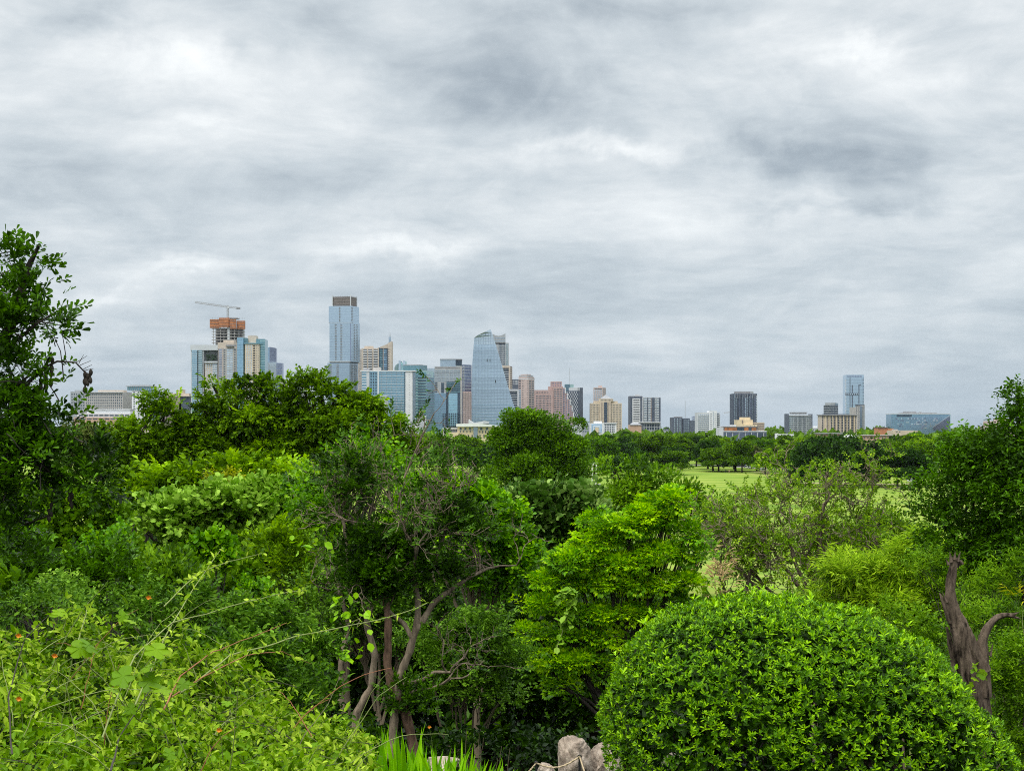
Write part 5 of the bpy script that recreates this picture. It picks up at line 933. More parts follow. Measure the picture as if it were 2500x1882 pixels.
    leafy('bush', 'dark bush in the gap between gnarled tree and yellow maple', 'shrub', [lob(1290, 1440, 70, 30, 80), lob(1240, 1540, 80, 30, 90), lob(1340, 1540, 70, 30, 90), lob(1180, 1460, 70, 30, 70)], 67, OVAL, 'twig', LF['under'], .22, BK['twigd'], .2, 12, 1.0, .3, r0=.04, leaf=1.1, tone=.0)
    leafy('shade_fill_bank', 'added black green leaves painting the deep shade behind the pale stones', 'shade_fill', [lob(x, 1830 + 12 * (i % 3), 75, 17.5 + .5 * (i % 2), 45) for i, x in enumerate(range(880, 1500, 62))], 68, LEAF2, 'twig', LF['laurel'], .22, None, .18, 12, 1.0, .3, leaf=1.2, tone=-.35)  # bank of leaves added and toned near black in place of deep shade
    # mixed smaller shrubs of the left slope
    for i, (x, y, w, h, dd, tm, kd, mt, sz, tn, lab) in enumerate((
        (250, 1330, 90, 45, 19, ROUND, 'twig', 'bright', .15, .0, 'small bright green shrub left of the pale round leaved shrub'), (420, 1390, 80, 45, 17.5, LEAF2, 'puff', 'fine', .16, .12, 'yellow green shrub at the middle of the left slope'),
        (690, 1330, 75, 60, 20, BLUNT, 'laurel', 'pecan', .15, .0, 'leafy upright shrub between pale shrub and gnarled tree'), (520, 1320, 60, 40, 19, BLUNT, 'rosette', 'bright', .12, .12, 'glossy rosette leaved shrub below the pale shrub'),
        (150, 1440, 80, 40, 15, OVAL, 'twig', 'pale', .12, .0, 'greyish pale leaved shrub at left above the bramble'), (620, 1440, 60, 40, 15.5, ROUND, 'twig', 'bright', .11, .0, 'fresh green shrub above the rusty canes'),
        (770, 1420, 60, 50, 18, LEAF2, 'twig', 'under', .13, .25, 'twiggy dark shrub left of the tall gnarled trunks'), (40, 1440, 60, 50, 15, ROUND, 'laurel', 'fine', .12, .0, 'light leaved shrub at the far left above the bramble'))):
        leafy('shrub', lab, 'shrub', [lob(x - w * .4, y + 8, w * .6, dd, h * .8), lob(x + w * .4, y, w * .6, dd, h), lob(x, y - h * .3, w * .5, dd, h * .7), lob(x + w * .2, y + h, w * .8, dd, h)], 200 + i, tm, kd, LF[mt], sz, BK['twigd'], sz * .8, 10, .85, .3, r0=.02, leaf=1.1, tone=tn, reach=1.2)
    # backdrop thicket added for the dark hollow, shade painted by low leaf tone
    d = 29
    leafy('thicket', 'thicket toned dark to paint the deep shade behind gnarled trunks and maple', 'shrub', [lob(800, 1680, 190, d, 190), lob(1050, 1700, 190, d, 190), lob(1300, 1700, 190, d, 190), lob(1500, 1660, 170, d, 190), lob(600, 1660, 160, d, 170)], 57, LEAF2, 'twig', LF['laurel'], .45, BK['twigd'], .42, 12, 1.1, .3, r0=.05, leaf=1.3, tone=-.25)
    # maple in flat layers
    d = 24
    ml = [lob(1640, 1225, 55, d, 28), lob(1600, 1260, 55, d, 30), lob(1545, 1285, 60, d, 26), lob(1490, 1290, 60, d, 34), lob(1440, 1330, 60, d, 30), lob(1680, 1300, 55, d, 26), lob(1700, 1350, 50, d, 26), lob(1620, 1350, 60, d, 26), lob(1560, 1350, 60, d, 22), lob(1500, 1380, 70, d, 26), lob(1400, 1370, 60, d, 26),
          lob(1360, 1420, 55, d, 24), lob(1440, 1430, 60, d, 24), lob(1540, 1430, 65, d, 24), lob(1640, 1420, 60, d, 28), lob(1340, 1480, 60, d, 22), lob(1430, 1500, 60, d, 22), lob(1530, 1500, 60, d, 24), lob(1370, 1550, 70, d, 22), lob(1460, 1560, 60, d, 22), lob(1320, 1600, 50, d, 18), lob(1400, 1620, 70, d, 20), lob(1480, 1640, 40, d, 20), lob(1290, 1545, 40, d, 18), lob(1380, 1680, 50, d, 18), lob(1650, 1480, 50, d, 24)]
    ml = [(*q[:3], *(np.array(q[3:]) * 1.16)) for q in ml]
    leafy('maple_tree', 'glowing yellow green maple with layered boughs in the centre right', 'tree', ml, 58, LEAF2, 'fan', LF['maple'], .18, BK['dark'], .12, 12, 1.0, .2, r0=.06, leaf=.95, upb=.12, squash=.42, base=(X(1520, d), d + .2, gz(0, d)), tone=.10, nb=160, jit=.2, roll=.3, boughs=5, bsz=.5)
    # bamboo band and right side
    d = 30
    leafy('bamboo', 'pale yellow green bamboo thicket behind the dead stump', 'bamboo', [lob(2080, 1420, 110, d, 70), lob(2200, 1380, 110, d, 75), lob(2320, 1400, 110, d, 70), lob(2430, 1440, 100, d, 80), lob(2160, 1490, 130, d, 80), lob(2330, 1500, 120, d, 80), lob(2020, 1500, 90, d, 70)], 59, LANCE, 'bamboo', LF['bamboo'], .20, BK['cane'], .18, 15, 1.0, .25, r0=.03, leaf=1.0, tone=.12, upb=.7)
    leafy('bamboo', 'blue green bamboo clump right of the dead stump tip', 'bamboo', [lob(2450, 1380, 80, 27, 50), lob(2400, 1470, 80, 27, 60), lob(2480, 1500, 60, 27, 60)], 60, LANCE, 'bamboo', LF['pale'], .19, BK['cane'], .16, 15, 1.0, .3, r0=.03, tone=-.05, upb=.5)
    leafy('shrub', 'soft light green shrub at the lawn edge right of curly tree', 'shrub', [lob(2150, 1300, 70, 50, 50), lob(2080, 1330, 90, 50, 60), lob(2220, 1330, 70, 50, 50)], 61, LEAF2, 'puff', LF['bamboo'], .34, BK['twig'], .3, 15, .9, .3, r0=.05, leaf=.8, tone=-.12)
    d = 13.5
    leafy('shrub', 'yellow green small leaved shrub rising left of the dead stump', 'shrub', [lob(2230, 1520, 60, d, 45), lob(2160, 1500, 50, d, 40), lob(2290, 1570, 60, d, 60), lob(2220, 1590, 80, d, 60), lob(2130, 1540, 50, d, 40)], 62, OVAL, 'twig', LF['fine'], .11, BK['twig'], .085, 15, 1.0, .3, r0=.012, tone=.15, leaf=.9)
    leafy('shrub', 'yellow green small leaved shrub along the right edge', 'shrub', [lob(2450, 1620, 70, d, 70), lob(2480, 1720, 80, d, 80), lob(2430, 1780, 70, d, 70), lob(2490, 1840, 80, d, 60), lob(2420, 1680, 40, d, 50)], 63, OVAL, 'twig', LF['fine'], .11, BK['twig'], .085, 15, 1.0, .3, r0=.012, tone=.1, leaf=.9)
    leafy('shrub', 'golden sprig at right edge above the shrub', 'shrub', [lob(2488, 1460, 30, 15, 30)], 64, LANCE, 'bamboo', LF['yellow'], .13, BK['cane'], .08, 12, 1, .2, r0=.008, tone=.1)
    leafy('shrub', 'fresh green feathery shrub below the dark evergreen tree', 'shrub', [lob(2260, 1390, 60, 21, 40), lob(2340, 1420, 60, 21, 50), lob(2430, 1430, 60, 21, 50), lob(2490, 1400, 50, 21, 50), lob(2460, 1520, 60, 20, 50), lob(2400, 1500, 50, 20, 50)], 69, NARROW, 'twig', LF['fine'], .17, BK['twigd'], .13, 12, 1.0, .3, r0=.02, leaf=1.2, tone=.12)
    # dark evergreen at right
    d = 22
    leafy('evergreen_tree', 'dark dense evergreen tree filling the right edge', 'tree', [lob(2475, 985, 34, d, 50), lob(2505, 1065, 80, d), lob(2425, 1120, 85, d, 65), lob(2330, 1080, 34, d, 28), lob(2350, 1150, 95, d, 70), lob(2280, 1210, 70, d, 55), lob(2300, 1340, 70, d, 50), lob(2420, 1340, 90, d, 70), lob(2400, 1220, 110, d, 80), lob(2480, 1180, 90, d), lob(2290, 1270, 60, d, 45), lob(2370, 1300, 80, d, 50), lob(2480, 1310, 90, d, 70), lob(2245, 1255, 34, d, 22), lob(2450, 1400, 90, d, 70), lob(2370, 1370, 70, d, 50)], 65, OVAL, 'twig', LF['laurel'], .18, BK['dark'], .15, 13, .95, .25, r0=.05, leaf=1.1, tone=.20, base=(X(2450, 22.5), 22.5, gz(0, 22.5)), nb=30, fork=.8, reach=1.1)
    leafy('evergreen_tree', 'thin dark evergreen spire at the upper right edge', 'tree', [lob(2488, 960, 16, 22, 30), lob(2495, 1000, 30, 22, 30)], 66, OVAL, 'twig', LF['laurel'], .17, BK['dark'], .09, 14, 1.1, .3, r0=.05, tone=.1, base=(X(2500, 22.8), 22.8, gz(0, 22.8)))
near_trees()
def curly_tree():
    rng = np.random.default_rng(71); d = 36; base = P(1985, 1480, d); g = gz(base[0], d)
    r = thing('curly_tree', 'open twisting bare limbed tree with sparse leaves before the lawn', 'tree', (base[0], d, g)); k = d / F
    segs, tips = [], []
    mains = [((1985, 1480), (1975, 1400), (1960, 1340)), ((1990, 1480), (2040, 1400), (2090, 1340)), ((1985, 1480), (1920, 1390), (1880, 1330)), ((1980, 1490), (1890, 1450), (1820, 1380)), ((1990, 1490), (2020, 1430), (2010, 1330)), ((1800, 1530), (1770, 1450), (1760, 1360)), ((1985, 1480), (2080, 1440), (2150, 1400)), ((1985, 1480), (1930, 1330), (1900, 1260)), ((1985, 1480), (2000, 1330), (2010, 1230)), ((1820, 1520), (1830, 1400), (1840, 1280)), ((1900, 1480), (1800, 1380), (1740, 1300)), ((2010, 1470), (2080, 1330), (2110, 1250))]
    for m in mains:
        q = [P(*m[0], d)] + [P(*z, d + rng.uniform(-.5, .5)) for z in m[1:]]
        pts = np.concatenate([curve_pts(q[0], q[1], rng, .18, 7), curve_pts(q[1], q[2], rng, .18, 7)[1:]])
        segs.append((pts, np.linspace(.055, .026, len(pts))))
        for j in (5, 8, 10, 12): grow(pts[j], norm(pts[j] - pts[j - 1]) + rng.normal(0, .5, 3), .70, .020, 4, rng, .75, (2, 3), .74, .16, segs, tips, .95, 7)
    segs.append((np.array([(base[0], d, g - .2), (base[0] + .02, d, base[2] - .4), tuple(P(1985, 1475, d))]), np.array([.1, .08, .065])))
    mb = MB()
    for pts, rad in segs: mb.tube(pts, np.maximum(rad, .0075), 5 if rad[0] > .015 else 3)
    mb.put('branches', BK['grey'], r, smooth=True, kind='stuff')
    T = np.array([t[0] for t in tips]); D = np.array([t[1] for t in tips]); ok = rng.random(len(T)) < .6; T, D = T[ok], D[ok]
    Leaves().sprays('twig', T, D, .24, .35 + rng.normal(0, .12, len(T)), rng, leaf=1.0).put('foliage', LEAF2, LF['bamboo'], r)
    ok = rng.random(len(T)) < .45; Leaves().sprays('twig', T[ok] + (0, -.05, .03), D[ok], .20, .6, rng, leaf=.9).put('foliage', LEAF2, LF['fine'], r)
    print('curly tips', len(T), len(segs))
curly_tree()
def gnarled_tree():
    rng = np.random.default_rng(81); d = 16.5
    r = thing('gnarled_tree', 'gnarled multi trunked tree with dark leaf clumps left of centre', 'tree', (X(950, d), d, gz(0, d)))
    def path(pts, r0, r1, mat, n=6, name='trunk', twig=0, dd=0):
        q = [P(x, y, d + dd + (z if len(o) else 0)) for (x, y, *o) in pts for z in [o[0] if o else 0]]
        pp = []
        for a, b in zip(q[:-1], q[1:]): pp += list(curve_pts(a, b, rng, .05, 6))[:-1]
        pp.append(q[-1]); pp = np.array(pp); rad = np.linspace(r0, r1, len(pp)) * (1 + .10 * np.sin(np.arange(len(pp)) * 1.7)); mb = MB(); mb.tube(pp, rad, 9)
        mb.put(name, BK[mat], r, smooth=True); return pp
    k = d / F
    A = path([(955, 1850), (962, 1760), (975, 1650), (1000, 1590), (1020, 1520), (1035, 1510)], 11 * k, 8 * k, 'grey')
    A2 = path([(1030, 1520), (1060, 1470), (1100, 1440), (1150, 1405), (1205, 1385, .4)], 8 * k, 3 * k, 'grey', name='limb'); A3 = path([(1018, 1530), (1020, 1460), (1010, 1400), (1020, 1330, -.3)], 9 * k, 4 * k, 'grey', name='limb')
    B = path([(1020, 1860), (990, 1740), (958, 1680), (945, 1620), (948, 1520), (940, 1430), (945, 1380)], 13 * k, 7 * k, 'brown')
    Cc = path([(860, 1850), (870, 1740), (905, 1680), (915, 1600), (895, 1520), (905, 1480), (915, 1460)], 10 * k, 7 * k, 'grey')
    D = path([(855, 1850), (838, 1720), (832, 1620), (850, 1520), (835, 1460), (820, 1400, .3)], 9 * k, 4 * k, 'grey'); E = path([(838, 1720), (815, 1700), (795, 1690)], 5 * k, 3 * k, 'grey', name='limb')
    G = path([(985, 1670), (1030, 1660), (1060, 1640), (1100, 1640)], 6 * k, 3 * k, 'grey', name='limb'); G2 = path([(1000, 1690), (1050, 1680), (1090, 1665)], 4 * k, 2 * k, 'grey', name='limb')
    H_ = path([(855, 1395), (850, 1330), (840, 1280), (828, 1240, .3)], 8 * k, 3 * k, 'grey', name='limb'); I = path([(1010, 1560), (985, 1520), (960, 1500), (920, 1460)], 7 * k, 3 * k, 'grey', name='limb')
    J = path([(865, 1390), (890, 1340), (905, 1300)], 6 * k, 2.5 * k, 'grey', name='limb'); K = path([(1060, 1380), (1075, 1330), (1090, 1290), (1085, 1250)], 6 * k, 2.5 * k, 'grey', name='limb')
    segs, tips = [], []
    for pp, n in ((A2, 8), (A3, 6), (B, 2), (Cc, 2), (D, 3), (H_, 6), (J, 5), (K, 7), (G, 2), (G2, 2), (I, 2)):
        for i in rng.integers(int(len(pp) * .8), len(pp), n): grow(pp[i], (rng.normal(0, .6), rng.normal(0, .4), .8 + rng.normal(0, .3)), .34, 2.6 * k, 3, rng, .55, (2, 3), .74, .12, segs, tips, .9, 6)
    # thin dark crossing branches of the upper crown
    for a, b in (((960, 1230), (880, 1120)), ((960, 1240), (930, 1080)), ((970, 1240), (1000, 1130)), ((950, 1260), (840, 1180)), ((975, 1250), (1060, 1160)), ((900, 1300), (830, 1200)), ((985, 1170), (1020, 1100)), ((985, 1170), (1060, 1010))):
        pp = curve_pts(P(*a, d + .8), P(*b, d + .8), rng, .12, 10); segs.append((pp, np.linspace(2.6 * k, 1.0 * k, 10)))
        for i in (4, 6, 8): grow(pp[i], norm(pp[9] - pp[0]) + rng.normal(0, .5, 3), .26, 1.2 * k, 2, rng, .5, (2, 2), .72, .1, segs, tips, .8, 5)
    mb = MB()
    for pts, rad in segs: mb.tube(pts, np.maximum(rad, .0035), 5 if rad[0] > .009 else 3)
    mb.put('branches', BK['grey'], r, smooth=True, kind='stuff')
    T = np.array([t[0] for t in tips]); Dr = np.array([t[1] for t in tips]); ok = rng.random(len(T)) < .55
    Leaves().sprays('laurel', T[ok], Dr[ok], .11, .30 + rng.normal(0, .1, ok.sum()), rng, leaf=.9).put('foliage', OVAL, LF['under'], r)
    cl = [lob(930, 1340, 70, d, 38), lob(1000, 1350, 60, d, 36), lob(900, 1400, 60, d, 45), lob(960, 1410, 75, d, 40), lob(860, 1430, 40, d, 30), lob(1070, 1400, 50, d, 28), lob(1050, 1270, 30, d, 20), lob(1120, 1270, 50, d, 35), lob(1160, 1300, 40, d, 25), lob(820, 1150, 45, d, 30), lob(870, 1190, 45, d, 26), lob(985, 1690, 34, d, 30), lob(1010, 1735, 26, d, 24), lob(1040, 1700, 20, d, 16)]
    cl = [(*q[:3], *(np.array(q[3:]) * .92)) for q in cl]
    p, dd, t, _ = crown(cl, rng, .10, 14, .9, .3, .4, .75, .1, 6, .5)
    Leaves().sprays('laurel', p, dd, .115, t + .1, rng, leaf=.9).put('foliage', OVAL, LF['laurel'], r)
gnarled_tree()
def laurel():
    rng = np.random.default_rng(91); d = 9.2
    r = thing('laurel_tree', 'dark mountain laurel reaching in from the left edge with hanging pods', 'tree', (X(-260, d), d, gz(0, d)))
    lb = [lob(20, 600, 75, d, 60), lob(90, 590, 45, d, 50), lob(60, 690, 80, d, 60), lob(125, 745, 70, d, 45), lob(20, 760, 90, d, 60), lob(30, 850, 60, d, 40), lob(90, 820, 40, d, 40), lob(110, 900, 40, d, 45), lob(40, 960, 80, d, 50), lob(130, 990, 60, d, 45), lob(60, 1050, 100, d, 60), lob(150, 1060, 35, d, 40), lob(30, 1130, 80, d, 40)]
    lb = [(q[0] - .045, q[1], q[2] - .11, *(np.array(q[3:]) * .66)) for q in lb]
    p, dd, t, subs = crown(lb, rng, .06, 8, .68, .15, .3, .8, .1, 8, .46)
    lv = Leaves().sprays('laurel', p, dd, .095, t + .15, rng, leaf=.98)
    p9, d9, t9, _ = crown([q for q in lb if q[2] < Z(880, d)], rng, .06, 8, .55, .3, .3, .8, .05, 8, .46)
    lv.sprays('laurel', p9, d9, .095, t9 - .05, rng, leaf=1.0)
    lb2 = [lob(170, 1165, 70, d, 35), lob(230, 1130, 45, d, 40), lob(220, 1200, 40, d, 35), lob(100, 1210, 40, d, 30), lob(30, 1290, 60, d, 40), lob(60, 1370, 40, d, 40), lob(10, 1200, 50, d, 50), lob(90, 1150, 60, d, 30), lob(250, 1180, 26, d, 30)]
    lb2 = [(*q[:3], *(np.array(q[3:]) * .8)) for q in lb2]
    p2, d2, t2, subs2 = crown(lb2, rng, .07, 9, .7, .2, .3, .8, .1, 7, .5)
    lv.sprays('laurel', p2, d2, .10, t2 - .15, rng, leaf=.95)
    # stray sprays on the outline
    e = [(165, 755, 1, .2), (175, 745, 1, -.1), (150, 720, 1, .5), (120, 640, .8, .3), (130, 690, 1, .3), (185, 1010, 1, .2), (190, 1040, 1, .1), (180, 985, .8, .5), (150, 940, .6, .8), (140, 885, .9, .1)]
    lv.sprays('laurel', [P(x, y, d) for x, y, *_ in e], [(a, -.2, b) for *_, a, b in e], .10, .6, rng, leaf=1.0)
    lv.put('foliage', BLUNT, LF['laurel'], r, singles=260)
    mb = MB()
    def br(pts, r0, r1, name='branch', mat='dark'):
        q = [P(*z, d + rng.uniform(-.05, .05)) for z in pts]; pp = []
        for a, b in zip(q[:-1], q[1:]): pp += list(curve_pts(a, b, rng, .06, 5))[:-1]
        pp.append(q[-1]); m = MB(); m.tube(np.array(pp), np.linspace(r0, r1, len(pp)), 6); m.put(name, BK[mat], r, smooth=True); return pp
    br([(-260, 1700), (-200, 1300), (-90, 1050), (-20, 900), (40, 760), (70, 650), (95, 600)], .07, .008, 'trunk'); br([(-200, 1300), (-100, 1120), (10, 1095), (100, 1140), (200, 1185)], .05, .012); br([(-60, 1000), (40, 960), (110, 900), (125, 860)], .02, .005)
    br([(-40, 940), (30, 840), (90, 790), (140, 760)], .015, .004); br([(-120, 1250), (0, 1245), (60, 1280), (130, 1255)], .012, .003); br([(40, 940), (90, 905), (140, 882), (185, 885), (212, 915)], .008, .0035)
    for a, b in (((185, 885), (213, 868)), ((195, 892), (222, 880)), ((203, 902), (225, 890)), ((205, 905), (228, 900)), ((192, 888), (205, 865)), ((212, 915), (212, 935)), ((208, 910), (204, 935))): mb.tube(curve_pts(P(*a, d), P(*b, d), rng, .08, 5), np.linspace(.0024, .0012, 5), 4)
    for i in rng.choice(len(subs), min(150, len(subs)), False):
        s = subs[i]
        if s[0] > X(150, d): continue
        mb.tube(curve_pts(s + rng.normal(0, .1, 3) - (.08, 0, .1), s, rng, .15, 5), np.linspace(.004, .0015, 5), 4)
    mb.put('twigs', BK['twigd'], r, kind='stuff')
    def pod(px, py, ln, nb_):
        a = P(px, py, d); kk = d / F; pts = []; rad = []
        for i in range(nb_ * 4 + 1): pts.append(a + np.array((.3 * math.sin(i) * kk * 3, 0, -1.25 * ln * kk * i / (nb_ * 4)))); rad.append(kk * (1.8 + 3.4 * abs(math.sin(math.pi * (i / 4)))))
        rad[0] = rad[-1] = .8 * kk; m = MB(); m.tube(pts, rad, 7); m.put('seed_pod', BK['dark'], r, smooth=True)
    pod(207, 905, 44, 3); pod(214, 910, 60 * .45, 2); pod(221, 900, 30, 2); pod(210, 920, 18, 1); pod(100, 905, 40, 3); pod(112, 895, 45, 3); pod(125, 900, 36, 2); pod(127, 870, 30, 2); pod(45, 1080, 36, 2); pod(55, 1065, 30, 2); pod(170, 1190, 30, 2); pod(175, 1200, 34, 2); pod(125, 1225, 30, 2); pod(120, 1240, 28, 2)
laurel()
# ------------------------------------------------------------------ clipped bush, stump, brambles, iris, stones, rope
def hedge():
    rng = np.random.default_rng(101); d = 11.3
    L = np.array([lob(1800, 1765, 338, d, 306, 1.0), lob(2060, 1805, 292, d, 314, 1.0), lob(2250, 1935, 240, d, 250, .8), lob(1935, 1785, 300, d, 324, 1.02), lob(2165, 1860, 250, d, 285, .92)])
    r = thing('clipped_bush', 'big clipped dome bush with glossy bright green leaves at lower right', 'bush', (X(1950, d), d, gz(0, d)))
    def shell(n, f0, f1):
        Pp, Nn = [], []
        for i, l in enumerate(L):
            k = int(n * l[3] * l[5] / (L[:, 3] * L[:, 5]).sum()); v = norm(rng.normal(size=(k, 3))); f = rng.uniform(f0, f1, k)[:, None]
            bump = 1 + .025 * np.sin(v[:, :1] * 9 + i) + .02 * np.sin(v[:, 2:] * 13 + v[:, 1:2] * 7); p = l[:3] + v * l[3:] * f * bump
            ins = np.zeros(k, bool)
            for j, m in enumerate(L):
                if j != i: ins |= (((p - m[:3]) / m[3:]) ** 2).sum(1) < (f0 - .02) ** 2
            nn = norm(v / l[3:]); ok = ~ins & (p[:, 2] > 22.35) & (nn[:, 1] < .75) & ((nn[:, 2] > .35) | (rng.random(k) < .62)); Pp.append(p[ok]); Nn.append(nn[ok])
        return np.concatenate(Pp), np.concatenate(Nn)
    p, n = shell(31000, .955, 1.005); lv = Leaves(); dirs = norm(n * .75 + (0, 0, .75) + rng.normal(0, .28, p.shape))
    lv.sprays('rosette', p, dirs, .040, .54 + rng.normal(0, .16, len(p)) + .10 * np.sin(p[:, 0] * 9 + p[:, 1] * 5) * np.sin(p[:, 2] * 11 + p[:, 0] * 4), rng, up=n, jit=.22)
    p2, n2 = shell(9000, .84, .94); lv2 = Leaves(); lv2.sprays('rosette', p2, norm(n2 + (0, 0, .4) + rng.normal(0, .35, p2.shape)), .055, .12 + rng.normal(0, .08, len(p2)), rng, up=n2, jit=.3)  # inner and core layers toned dark, painting the shade inside the dome
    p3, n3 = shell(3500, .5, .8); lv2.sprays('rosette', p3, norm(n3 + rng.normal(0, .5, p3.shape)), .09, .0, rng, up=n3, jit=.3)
    # long shoots standing proud of the clip line
    i = rng.choice(len(p), 90, False); ii = i[n[i][:, 2] > .2]; lv.sprays('rosette', p[ii] + n[ii] * .05 + (0, 0, .03), dirs[ii] + (0, 0, .6), .058, .85, rng, jit=.2)
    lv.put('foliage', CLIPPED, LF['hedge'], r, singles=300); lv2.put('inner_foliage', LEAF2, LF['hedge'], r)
    # inner branch work
    mb = MB()
    for k in range(9):
        a = np.array((X(rng.uniform(1620, 2250), d), d + rng.uniform(-.5, .5), gz(0, d) - .1)); 
        for q in range(6):
            l = L[rng.integers(0, 5)]; v = norm(rng.normal(size=3)); v[2] = abs(v[2]); mb.tube(curve_pts(a, l[:3] + v * l[3:] * .85, rng, .12, 7), np.linspace(.009, .003, 7), 5)
    mb.put('branches', BK['dark'], r, smooth=True, kind='stuff')
hedge()
def stump():
    rng = np.random.default_rng(111); d = 12.6; k = d / F
    r = thing('dead_stump', 'weathered dead tree stump with two broken arms at right', 'stump', (X(2385, d), d, gz(0, d)))
    def limb_(name, pts, fl=.18, n=22):
        """fluted, twisted wood along a curve; pts (px, py, radius px)"""
        pts = np.array(pts, float); pts[:, 2] *= .57; t = np.linspace(0, len(pts) - 1, (len(pts) - 1) * 9 + 1)
        q = np.stack([np.interp(t, range(len(pts)), pts[:, i]) for i in range(3)], 1)
        ker = np.ones(7) / 7; q2 = q.copy()
        for i in range(3): q2[3:-3, i] = np.convolve(q[:, i], ker, 'valid')
        V = []; m = len(q2); cs = np.array([P(x, y, d) for x, y, _ in q2]); tg = norm(np.gradient(cs, axis=0)); rt = norm(np.cross(tg, (0, -1., 0))); bk = np.cross(rt, tg)
        ph = rng.uniform(0, 6, 6); rr = rng.normal(0, .02, (m, n))
        for i in range(m):
            for j in range(n):
                a = 2 * math.pi * j / n + i * .035
                f = 1 + fl * (.5 * math.sin(5 * a + ph[0]) + .35 * math.sin(3 * a + ph[1] + i * .05) + .3 * math.sin(9 * a + ph[2])) + rr[i, j] * 1.5 + .07 * math.sin(i * .5 + 2 * a)
                rad = q2[i, 2] * k * f; V.append(cs[i] + rad * (rt[i] * math.cos(a) + bk[i] * math.sin(a)))
        Q = [(i * n + j, i * n + (j + 1) % n, (i + 1) * n + (j + 1) % n, (i + 1) * n + j) for i in range(m - 1) for j in range(n)]
        V.append(cs[-1] - tg[-1] * 12 * k); V.append(cs[0]); T = Q + [((m - 1) * n + j, (m - 1) * n + (j + 1) % n, m * n, m * n) for j in range(n)]
        me = bpy.data.meshes.new(name); me.from_pydata([tuple(v - np.array(r.location)) for v in V], [], [f if f[2] != f[3] else f[:3] for f in T]); me.materials.append(BK['dead']); me.update()
        for pl in me.polygons: pl.use_smooth = True
        o = bpy.data.objects.new(name, me); C.objects.link(o); o.parent = r; return o
    limb_('trunk', [(2425, 1900, 52), (2400, 1780, 46), (2375, 1680, 44), (2355, 1600, 44), (2345, 1540, 40), (2335, 1500, 26)])
    limb_('main_arm', [(2400, 1640, 34), (2365, 1570, 34), (2340, 1520, 31), (2322, 1480, 26), (2318, 1430, 20), (2326, 1390, 18), (2330, 1361, 17)], .14)
    limb_('side_arm', [(2402, 1700, 30), (2400, 1620, 27), (2396, 1570, 22), (2408, 1535, 17), (2430, 1508, 13), (2455, 1500, 11), (2475, 1503, 9)], .14)
    limb_('broken_spur', [(2322, 1520, 14), (2306, 1480, 10), (2298, 1455, 6), (2293, 1448, 2)], .2, 10); limb_('knot', [(2336, 1385, 8), (2345, 1370, 9), (2350, 1378, 6)], .3, 10); limb_('knot', [(2325, 1530, 9), (2318, 1510, 9), (2322, 1497, 4)], .3, 10)
    limb_('root_ridge', [(2350, 1700, 12), (2330, 1645, 15), (2328, 1610, 13), (2318, 1560, 9), (2312, 1530, 5)], .25, 12)
    limb_('bark_strip', [(2432, 1860, 10), (2420, 1760, 12), (2405, 1680, 10), (2402, 1620, 7)], .25, 10)
    for x, y, dx, dy, w in ((2322, 1372, -3, -26, 5), (2330, 1366, 2, -20, 5), (2338, 1370, 7, -24, 4), (2316, 1378, -7, -14, 4), (2474, 1500, 14, -6, 4), (2476, 1506, 16, 3, 4), (2312, 1470, -12, -26, 4), (2330, 1530, -6, -34, 5), (2418, 1600, 6, -30, 4), (2350, 1560, -16, -30, 5)):
        mb = MB(); a = P(x, y, d - .03); mb.tube([a, a + np.array((dx * .5, 0, -dy * .5)) * k, a + np.array((dx, 0, -dy)) * k], np.array([w, w * .6, .4]) * k, 5); mb.put('splinter', BK['dead'], r)
    r2 = thing('creeper', 'pale leafed creeper sprig against the dead stump', 'creeper', tuple(P(2400, 1660, d - .35)))
    lv = Leaves(); c = [P(2385 + rng.uniform(-15, 25), 1620 + rng.uniform(-10, 50), d - .25) for _ in range(9)]; lv.single(c, [(rng.normal(), -.5, -.6) for _ in c], .06, .6, rng); lv.put('foliage', LOBED, LF['bram'], r2)
stump()
